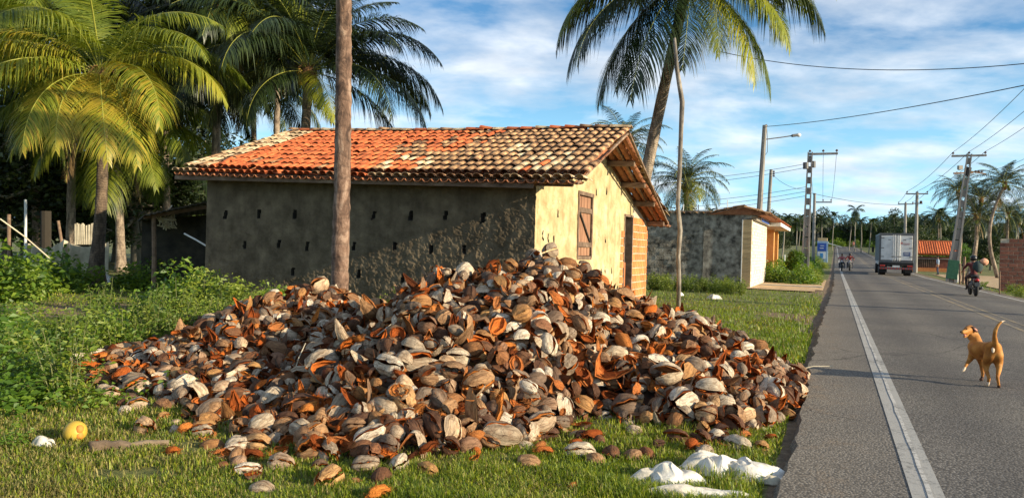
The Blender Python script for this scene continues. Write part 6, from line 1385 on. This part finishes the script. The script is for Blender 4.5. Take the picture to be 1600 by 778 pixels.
# ---- people
def person_parts(J, o0, Xf, Yl, s=1.0):
    """local (forward, left, up) to world"""
    return [tuple(np.asarray(o0) + (Xf * j[0] + Yl * j[1]) * s + Z3 * j[2] * s) + (j[3] * s,) for j in J]
def person(o0, fw, lf, label, colours, pose, sc=1.0, helmet=None, group=None):
    J = []; E = []
    def j(x, y, z, r, p=None):
        J.append((x, y, z, r)); i = len(J) - 1
        if p is not None: E.append((p, i))
        return i
    P = pose; pv = j(*P['pelvis'], .135); sp1 = j(*P['waist'], .12, pv); ch = j(*P['chest'], .145, sp1); nk_ = j(*P['neck'], .055, ch); hd1 = j(*P['head'], .080, nk_); hx, hy, hz_ = P['head']; j(hx - .005, hy, hz_ + .09, .085, hd1); nz_ = j(hx + .085, hy, hz_ + .015, .016, hd1)
    for sd in (1, -1):
        k = 'l' if sd > 0 else 'r'
        a = j(*P['sh' + k], .062, ch); a = j(*P['el' + k], .043, a); w = j(*P['wr' + k], .028, a); h = np.array(P['wr' + k]); e = np.array(P['el' + k]); d = (h - e) / np.linalg.norm(h - e); pm = h + d * .055; pmj = j(*pm, .030, w)
        for f_ in range(4):
            off = np.array([0, (f_ - 1.5) * .021, 0]); b0 = pm + d * (.035 + .004 * (1.5 - abs(f_ - 1.5))) + off; q = j(*b0, .0095, pmj); q = j(*(b0 + d * .03 + np.array([0, 0, -.018])), .009, q); j(*(b0 + d * .02 + np.array([0, 0, -.042])), .008, q)
        q = j(*(h + d * .035 + np.array([0, -sd * .034, -.01])), .011, w); j(*(h + d * .065 + np.array([0, -sd * .05, -.02])), .0095, q)
        a = j(*P['hp' + k], .095, pv); a = j(*P['kn' + k], .062, a); a = j(*P['an' + k], .042, a); an_ = np.array(P['an' + k]); a = j(an_[0] + .02, an_[1], an_[2] - .055, .042, a); j(an_[0] + .16, an_[1] + sd * .02, an_[2] - .065, .034, a)
    W_ = person_parts(J, o0, fw, lf, sc)
    wp = lambda n: np.array(W_[n][:3])
    inv = lambda c: np.array([np.dot(c - o0, fw), np.dot(c - o0, lf), c[2] - o0[2]]) / sc
    nkz = P['neck'][2]; pz = P['pelvis'][2]; wl, wr = np.array(P['wrl']), np.array(P['wrr']); ell_, elr = np.array(P['ell']), np.array(P['elr'])
    def mf(c):
        q = inv(c)
        if q[2] > nkz + .12: return 3 if (q[0] < P['head'][0] + .03 or q[2] > P['head'][2] + .07) else 0
        if q[2] > nkz - .01 and abs(q[1]) < .1: return 0
        for wv, ev_ in ((wl, ell_), (wr, elr)):
            if np.linalg.norm(q - wv) < .17 or np.dot(q - (wv + ev_) / 2, wv - ev_) > 0 and np.linalg.norm(q - (wv + ev_) / 2) < .3: return 0
        for k in ('l', 'r'):
            if q[2] < P['an' + k][2] + .02: return 4
        if np.linalg.norm(q - np.array(P['waist'])) < .2 and q[2] > pz + .06: return 1
        if q[2] > pz + .07: return 1
        return 2
    mats = [plain('brown_skin', (.30, .16, .09), .6), colours[0], colours[1], plain('dark_hair', (.02, .015, .012), .7), MT['black']]
    o = skin_obj('person', W_, E, mats, mf, np.array(o0, float), vox=.013 if o0[1] < 40 else .022, smooth=3); tag(o, label, 'person', group)
    if helmet is not None:
        hc = np.asarray(o0) + (fw * P['head'][0] + lf * P['head'][1]) * sc + Z3 * (P['head'][2] + .055) * sc; mb = MB(); ell(mb, hc, (.135 * sc, .135 * sc, .14 * sc), 14, 9); mb.build('helmet', helmet, o, smooth=True)
    return o
RIDE = dict(pelvis=(-.05, 0, .86), waist=(0, 0, 1.02), chest=(.07, 0, 1.22), neck=(.12, 0, 1.42), head=(.15, 0, 1.52), shl=(.08, .2, 1.34), ell=(.27, .33, 1.12), wrl=(.52, .34, 1.02), shr=(.08, -.2, 1.34), elr=(.27, -.33, 1.12), wrr=(.52, -.34, 1.02),
            hpl=(0, .11, .84), knl=(.38, .22, .74), anl=(.18, .21, .34), hpr=(0, -.11, .84), knr=(.38, -.22, .74), anr=(.18, -.21, .34))
STAND = dict(pelvis=(0, 0, .95), waist=(0, 0, 1.1), chest=(0, 0, 1.3), neck=(0, 0, 1.5), head=(.02, 0, 1.6), shl=(0, .19, 1.42), ell=(-.02, .27, 1.14), wrl=(.1, .25, .9), shr=(0, -.19, 1.42), elr=(-.02, -.27, 1.14), wrr=(.1, -.25, .9),
             hpl=(0, .1, .92), knl=(.06, .11, .5), anl=(.0, .12, .1), hpr=(0, -.1, .92), knr=(-.02, -.11, .5), anr=(-.1, -.12, .1))
def torus(mb, c, Rr, rr, ax, fw, mat=0, n=20, m_=8):
    a = np.linspace(0, 2 * math.pi, n, endpoint=False); b_ = np.linspace(0, 2 * math.pi, m_, endpoint=False); A_, B_ = np.meshgrid(a, b_, indexing='ij')
    rad = Rr + rr * np.cos(B_); V = np.asarray(c) + rad[..., None] * (np.cos(A_)[..., None] * fw + np.sin(A_)[..., None] * Z3) + (rr * np.sin(B_))[..., None] * ax; i, j = np.meshgrid(np.arange(n), np.arange(m_), indexing='ij')
    f = np.stack([i * m_ + j, ((i + 1) % n) * m_ + j, ((i + 1) % n) * m_ + (j + 1) % m_, i * m_ + (j + 1) % m_], -1).reshape(-1, 4); mb.add(V.reshape(-1, 3), [f], mat)
def motorbike(o0, fw, lf, label, col, group=None):
    o0 = np.asarray(o0, float); L = lambda x, y, z: o0 + fw * x + lf * y + Z3 * z; o = empty('motorcycle', o0, label, 'motorcycle', group)
    for x, nm in ((-.62, 'wheel'), (.68, 'wheel')):
        mb = MB(); torus(mb, L(x, 0, .30), .24, .062, lf, fw); w = mb.build(nm, MT['black'], o, smooth=True)
        mb = MB(); torus(mb, L(x, 0, .30), .185, .018, lf, fw, 0, 20, 6); tube(mb, [L(x, -.09, .3), L(x, .09, .3)], .035, 8)
        for k in range(8): a = k * math.pi / 4; tube(mb, [L(x, 0, .3), L(x + math.cos(a) * .18, 0, .3 + math.sin(a) * .18)], .008, 4)
        mb.build('rim', MT['steel'], w)
    mb = MB()
    for sg_ in (-1, 1): tube(mb, [L(.68, sg_ * .1, .30), L(.52, sg_ * .09, .66), L(.42, sg_ * .06, .95)], .022, 6); tube(mb, [L(-.62, sg_ * .1, .3), L(-.15, sg_ * .1, .34)], .022, 6); tube(mb, [L(-.58, sg_ * .12, .34), L(-.42, sg_ * .13, .68)], .03, 6)
    tube(mb, [L(.42, 0, .9), L(.1, 0, .5), L(-.1, 0, .32), L(-.2, 0, .6), L(-.5, 0, .72)], .028, 6); mb.build('frame', MT['steel'], o, smooth=True)
    mb = MB(); ell(mb, L(.02, 0, .42), (.17, .17, .15), 10, 7); mb.build('engine', MT['steel'], o, smooth=True)
    mb = MB(); ax = np.stack([fw, lf, Z3], 1); ell(mb, L(.22, 0, .80), (.24, .14, .13), 14, 9, 0, rot=ax); mb.build('tank', col, o, smooth=True)
    mb = MB(); ell(mb, L(-.32, 0, .79), (.42, .14, .06), 14, 8, 0, rot=ax); mb.build('seat', MT['black'], o, smooth=True)
    mb = MB(); ell(mb, L(-.62, 0, .66), (.22, .12, .09), 12, 8, 0, rot=ax); mb.build('tail_fairing', col, o, smooth=True)
    mb = MB(); tube(mb, [L(-.86, -.07, .66), L(-.86, .07, .66)], .04, 8); mb.build('tail_light', plain('tail_red', (.5, .02, .02), .3), o, smooth=True)
    mb = MB(); mbox(mb, (-.90, -.09, .42), (-.885, .09, .56), 0, 0, (o0, fw, lf, Z3)); mb.build('number_plate', MT['steel'], o)
    mb = MB(); tube(mb, [L(.44, .36, 1.02), L(.50, .15, 1.02), L(.46, 0, .98), L(.50, -.15, 1.02), L(.44, -.36, 1.02)], .018, 6); mb.build('handlebar', MT['steel'], o)
    for sg_ in (-1, 1): mb = MB(); tube(mb, [L(.48, sg_ * .2, 1.02), L(.52, sg_ * .3, 1.2)], .008, 5); ell(mb, L(.52, sg_ * .33, 1.24), (.055, .06, .04), 8, 6); mb.build('mirror', MT['black'], o)
    mb = MB(); ell(mb, L(.58, 0, .92), (.09, .09, .10), 10, 8); mb.build('headlight', MT['white'], o, smooth=True)
    mb = MB(); tube(mb, [L(.1, -.14, .3), L(-.3, -.17, .28), L(-.75, -.19, .36)], [.025, .035, .05], 8); mb.build('exhaust', MT['steel'], o, smooth=True)
    mb = MB(); torus(mb, L(-.62, 0, .31), .34, .03, lf * 2.4, fw, 0, 20, 6); V = np.concatenate(mb.v); mb.build('mudguard', MT['black'], o) if False else None
    return o
def rd(px, py_, Y, t_fix=None):
    p = at(px, 440, Y); s_, t_ = st(p[0], p[1]); return np.array([p[0], p[1], float(rise(s_)) + crown(t_) + .002])
fwN, lfN = X3, -T3
q = rd(1521, 461, 30.3); motorbike(q, fwN, lfN, 'dark motorcycle seen from behind riding away in the right lane', plain('bike_dark_red', (.12, .02, .02), .3))
person(q, fwN, lfN, 'motorcyclist in dark maroon clothes and black helmet riding away with a bag', [plain('maroon_shirt', (.14, .035, .035), .9), plain('dark_trousers', (.05, .03, .03), .9)], RIDE, .97, plain('black_helmet', (.02, .02, .022), .25))
mb = MB(); c = q + X3 * (-.28) - Z3 * 0 + T3 * .10 + [0, 0, 1.20]; ell(mb, c, (.20, .14, .24), 16, 12); mb.v[0] = mb.v[0] + vnoise(mb.v[0], 9, 2)[:, None] * .03; tag(mb.build('backpack', plain('dark_green_pack', (.04, .06, .06), .9), origin=c, smooth=True), 'dark backpack on the back of the rider in the right lane', 'backpack')
mb = MB(); c = q + X3 * (-.20) + T3 * .32 + [0, 0, 1.40]; ell(mb, c, (.17, .16, .13), 16, 12); mb.v[0] = mb.v[0] + vnoise(mb.v[0], 8, 5)[:, None] * .035; tag(mb.build('sack', plain('orange_pink_sack', (.66, .33, .20), .8), origin=c, smooth=True), 'bulky orange and white sack carried on the right shoulder of the rider', 'sack')
q = rd(1327, 425, 70); motorbike(q, -X3, T3, 'pale motorcycle coming towards the camera in the left lane', plain('bike_white', (.55, .55, .55), .3)); person(q, -X3, T3, 'rider in a dark red top on the pale oncoming motorcycle', [plain('red_top', (.28, .06, .05), .9), plain('grey_trousers', (.10, .10, .12), .9)], RIDE, 1.0, plain('dark_helmet', (.05, .04, .04), .3))
q = rd(1314.5, 425, 69); motorbike(q, -X3, T3, 'dark small motorcycle at the far left edge line', plain('bike_black', (.05, .05, .05), .3)); person(q, -X3, T3, 'rider in a pink top near the left edge line, left of the other oncoming rider', [plain('pink_top', (.50, .14, .14), .9), plain('navy_trousers', (.05, .06, .10), .9)], RIDE, .97)
q = rd(1332, 388, 215); person(q, -X3, T3, 'tiny far walker in a reddish top where the road reaches the woods', [plain('coral_top', (.60, .22, .16), .9), plain('pale_trousers', (.35, .3, .26), .9)], STAND, 1.5)
q = at(1465, 424, 66); q[2] = gz(q[0], q[1]) - .03; person(q, T3 * -1, X3 * -1, 'person in a pale blue top standing in front of the brick hut', [plain('pale_blue_top', (.32, .40, .52), .9), plain('dark_jeans', (.04, .05, .09), .9)], STAND, .95)

# ---- truck
TY = 59.5; p = at(1399.5, 430, TY); ts, tt = st(p[0], p[1]); tz = float(rise(ts)) + .03
tr = empty('box_truck', fr_road(ts, tt, tz), 'white box truck seen from behind driving away in the right lane', 'truck')
TW = 1.24
TB = lambda mb, s0, s1, t0, t1, z0, z1, mat=0, b=0: mbox(mb, (ts + s0, tt + t0, tz + z0), (ts + s1, tt + t1, tz + z1), mat, b, (np.zeros(3), X3, T3, Z3))
MT['truck_w'] = pmat('aged_white_panel', [(.3, (.58, .56, .53)), (.55, (.74, .72, .68)), (.75, (.82, .80, .77))], 1.6, .5, .2, 30); MT['truck_g'] = pmat('grey_blue_panel', [(.3, (.20, .24, .26)), (.7, (.32, .36, .37))], 1.6, .5, .2, 30)
mb = MB(); TB(mb, .05, 6.4, -TW, TW, 1.12, 3.40, 0, .02); bx_ = mb.build('cargo_box', MT['truck_g'], tr)
for k in range(14): mb = MB(); TB(mb, .25 + k * .44, .29 + k * .44, -TW - .02, -TW + .01, 1.2, 3.32); mb.build('side_rib', MT['truck_g'], bx_)
mb = MB()
TB(mb, -.02, .08, -TW, TW, 3.24, 3.42, 0, .01); TB(mb, -.02, .08, -TW, TW, 1.06, 1.24, 0, .01); TB(mb, -.02, .08, -TW - .01, -TW + .12, 1.24, 3.24, 0, .01); TB(mb, -.02, .08, TW - .10, TW + .01, 1.24, 3.24, 0, .01); mb.build('rear_frame', MT['steel'], tr)
for sd in (-1, 1):
    a0, a1 = (-TW + .13, -.02) if sd < 0 else (.02, TW - .11); mb = MB(); TB(mb, -.035, .045, a0, a1, 1.26, 3.22, 0, .015); dr_ = mb.build('rear_door', MT['truck_w'], tr)
    for zz2 in (1.5, 2.2, 3.0): mb = MB(); TB(mb, -.055, -.03, a0 if sd < 0 else a1 - .22, a0 + .22 if sd < 0 else a1, zz2, zz2 + .06, 0, .005); mb.build('hinge', MT['steel'], dr_)
    for off in (.10, .24): x = -off if sd < 0 else off; mb = MB(); tube(mb, [fr_road(ts - .07, tt + x, tz + 1.2), fr_road(ts - .07, tt + x, tz + 3.28)], .022, 6); mb.build('lock_rod', MT['white'], dr_)
    mb = MB(); TB(mb, -.10, -.05, sd * .10 - .02, sd * .34 + .02 if sd > 0 else sd * .10 + .02, 1.52, 1.57) if sd > 0 else TB(mb, -.10, -.05, -.34, -.08, 1.52, 1.57); mb.build('lock_handle', MT['steel'], dr_)
    mb = MB(); TB(mb, -.05, -.034, (-.62 if sd < 0 else .48), (-.42 if sd < 0 else .68), 2.88, 2.92); mb.build('lettering', MT['black'], dr_)
    if sd > 0:
        for k in range(9): i_, j_ = divmod(k, 3); mb = MB(); TB(mb, -.042, -.034, .28 + j_ * .055, .32 + j_ * .055, 2.56 + i_ * .055, 2.60 + i_ * .055); mb.build('logo', plain('logo_red%d' % k, (.45, .03, .03), .5) if k == 0 else bpy.data.materials['logo_red0'], dr_)
        mb = MB(); TB(mb, -.042, -.034, .47, .98, 2.58, 2.63); TB(mb, -.042, -.034, .47, .92, 2.50, 2.54); mb.build('lettering', plain('faded_red_print', (.42, .20, .19), .5), dr_)
        mb = MB(); TB(mb, -.042, -.034, .50, 1.00, 1.60, 1.92); pb = mb.build('blue_placard', plain('placard_blue', (.08, .11, .22), .5), dr_)
        mb = MB(); TB(mb, -.047, -.043, .56, .92, 1.80, 1.84); TB(mb, -.047, -.043, .56, .86, 1.72, 1.75); mb.build('lettering', MT['white'], pb)
mb = MB(); TB(mb, .2, 8.0, -.45, .45, .72, 1.05, 0, .02); TB(mb, -.02, .1, -TW, TW, .86, 1.06, 0, .01); mb.build('chassis', MT['black'], tr)
mb = MB(); TB(mb, -.12, -.02, -TW + .02, TW - .02, .52, .66, 0, .01); bp = mb.build('underrun_bumper', MT['steel'], tr)
for k in range(12): mb = MB(); TB(mb, -.13, -.122, -TW + .08 + k * .2, -TW + .18 + k * .2, .53, .65); mb.build('reflector', plain('reflector_red', (.45, .04, .03), .4) if k == 0 else bpy.data.materials['reflector_red'], bp)
for sd in (-1, 1):
    mb = MB(); TB(mb, -.08, -.01, sd * .98 - .18, sd * .98 + .18, .74, .86, 0, .01); mb.build('tail_light', bpy.data.materials['reflector_red'], tr)
    mb = MB(); TB(mb, .12, .14, sd * .92 - .28, sd * .92 + .28, .26, .84); mb.build('mudflap', MT['black'], tr)
    for x, ww in ((1.55, .52), (6.9, .26)):
        mb = MB(); c = fr_road(ts + x, tt + sd * (TW - ww / 2 - .05), tz + .47)
        V, Fs = tube_vf([c - T3 * ww / 2, c - T3 * (ww / 2 - .04), c - T3 * .03, c + T3 * .0, c + T3 * .03, c + T3 * (ww / 2 - .04), c + T3 * ww / 2], [.42, .47, .47, .44, .47, .47, .42], 20); mb.add(V, Fs); w_ = mb.build('wheel', MT['black'], tr, smooth=False)
        mb = MB(); tube(mb, [c + T3 * sd * (ww / 2 - .02), c + T3 * sd * (ww / 2 + .02)], [.24, .2], 12); mb.build('rim', MT['steel'], w_)
mb = MB(); TB(mb, -.14, -.125, -.26, .26, .70, .84); mb.build('number_plate', MT['truck_w'], tr)
mb = MB(); TB(mb, 6.6, 8.4, -1.1, 1.1, .7, 2.75, 0, .15); cb_ = mb.build('cab', MT['white'], tr)
mb = MB(); TB(mb, 8.37, 8.42, -.98, .98, 1.75, 2.5); mb.build('windscreen', plain('dark_glass', (.03, .04, .05), .1), cb_)
for sd in (-1, 1):
    mb = MB(); TB(mb, 7.95, 8.05, sd * 1.36 - .1, sd * 1.36 + .1, 1.9, 2.4, 0, .02); tube(mb, [fr_road(ts + 8, tt + sd * 1.1, tz + 2.3), fr_road(ts + 8, tt + sd * 1.36, tz + 2.35)], .02, 5); mb.build('mirror', MT['black'], tr)

# ================================================================== grass
def grass(n, seed, y0, y1, name, label, hh=(.018, .07), dens=1.0, w0=.0042, x0=-250, x1=1900, side='left'):
    g = np.random.default_rng(seed); px = g.uniform(x0, x1, n); py = g.uniform(y0, y1, n)
    D = fwd[None] + CR[None] * ((px - 800) / F)[:, None] + CU[None] * ((389 - py) / F)[:, None]; D = D[D[:, 2] < -.02]; k = (GL - CAMZ) / D[:, 2]; X = D[:, 0] * k; Y = D[:, 1] * k
    s_, t_ = st(X, Y); b_ = bare_f(X, Y); H = heap_h(X, Y)
    nzv = vnoise(np.stack([X, Y], 1), .8, 3); keep = (g.random(len(X)) > b_ * 1.15 - .05) & (g.random(len(X)) < dens * np.clip(1 - H / .16, .02, 1)) & ((t_ < -.33 + .09 * vnoise(np.stack([s_, s_ * 0], 1), 3.0)) | (t_ > 7.05)) & (s_ > -6) & (s_ < 64)
    keep &= ~((s_ > 13.3) & (s_ < 23) & (t_ < -5.25) & (t_ > -14.2)); keep &= ~((t_ < -7.5) & (s_ > 16)); keep &= ~((t_ < -3.4) & (s_ > ES)); keep &= ~((s_ > ES - 1) & (s_ < ES + 16) & (t_ > -3.9) & (t_ < 0))
    pn_ = vnoise(np.stack([X, Y], 1), 3.2, 8); keep &= (nzv * .6 + pn_ * .55 + g.random(len(X)) * 1.0 > .05)
    X, Y, t_, nzv = X[keep], Y[keep], t_[keep], nzv[keep]; n = len(X); d = np.hypot(X, Y)
    patch = vnoise(np.stack([X, Y], 1), 1.7, 9); tuft = np.clip(vnoise(np.stack([X, Y], 1), 5.0, 11) * 1.3, -.5, 1)
    h = g.uniform(hh[0], hh[1], n) * (1 + .45 * tuft) * (1 + .3 * np.exp(-((t_ + .8) / .5) ** 2)); w = w0 * np.clip(d / 6, .75, 2.6) * (1 + g.normal(size=n) * .2)
    a = g.uniform(0, 6.28, n); lean = g.uniform(.15, 1.0, n); dx = np.cos(a) * h * lean; dy = np.sin(a) * h * lean; wx = -np.sin(a) * w; wy = np.cos(a) * w; z0 = GL + np.interp(heap_h(X, Y), [0, .2], [0, .06]) - .004
    V = np.zeros((n, 5, 3)); V[:, 0] = np.stack([X - wx, Y - wy, z0], 1); V[:, 1] = np.stack([X + wx, Y + wy, z0], 1); V[:, 2] = np.stack([X + wx * .7 + dx * .4, Y + wy * .7 + dy * .4, z0 + h * .65], 1); V[:, 3] = np.stack([X - wx * .7 + dx * .4, Y - wy * .7 + dy * .4, z0 + h * .65], 1)
    V[:, 4] = np.stack([X + dx, Y + dy, z0 + h * (1.05 - .35 * lean)], 1); b0 = np.arange(n)[:, None] * 5
    dry = np.exp(-(((X + 3.8) / 1.9) ** 2 + ((Y - 5.2) / 1.8) ** 2)) * .55 + np.clip(-patch, 0, 1) * .35 + np.clip(vnoise(np.stack([X, Y], 1), .9, 14), 0, 1) * .25
    rnd = np.clip(g.random(n) * .55 + .10 + patch * .12 + .22 * np.clip((X - 1.5) / 3, 0, 1) * np.clip((Y - 8) / 4, 0, 1), 0, .80); m_ = (g.random(n) < .06 + dry).astype(int)
    mb = MB(); mb.add(V.reshape(-1, 3), [b0 + np.array([[0, 1, 2, 3]]), b0 + np.array([[3, 2, 4]])], [m_, m_], np.repeat(rnd, 5)); tag(mb.build(name, [MT['grass'], MT['straw']], attrs=True, kind='stuff'), label); print(name, n)
grass(520000, 1, 425, 830, 'grass', 'short green and straw coloured grass growing on the verge round the husk heap')
grass(60000, 2, 425, 560, 'tall_grass', 'taller grass of the verge between the house and the road', hh=(.06, .12), dens=.7, w0=.0032, x0=900)
# leafy ground weeds among the grass
mb = MB(); g = np.random.default_rng(5); px = g.uniform(-200, 520, 9000); py = g.uniform(470, 660, 9000); C = []
for a_, b_ in zip(px, py):
    q = gp(a_, b_, GL); s_, t_ = st(q[0], q[1])
    if heap_h(q[0], q[1]) > .12 or (s_ > 13 and t_ < -5): continue
    if vnoise(np.array([[q[0], q[1]]]), 1.1, 21)[0] + (.35 if a_ < 330 and b_ < 600 else -.1) < 0: continue
    C.append(q + [0, 0, abs(g.normal()) * .07 + .02])
leaves(mb, np.array(C), .065, 2.0, 0, g, .3); tag(mb.build('ground_weeds', MT['bush'], attrs=True, kind='stuff'), 'low leafy weeds mixed into the grass at the left')
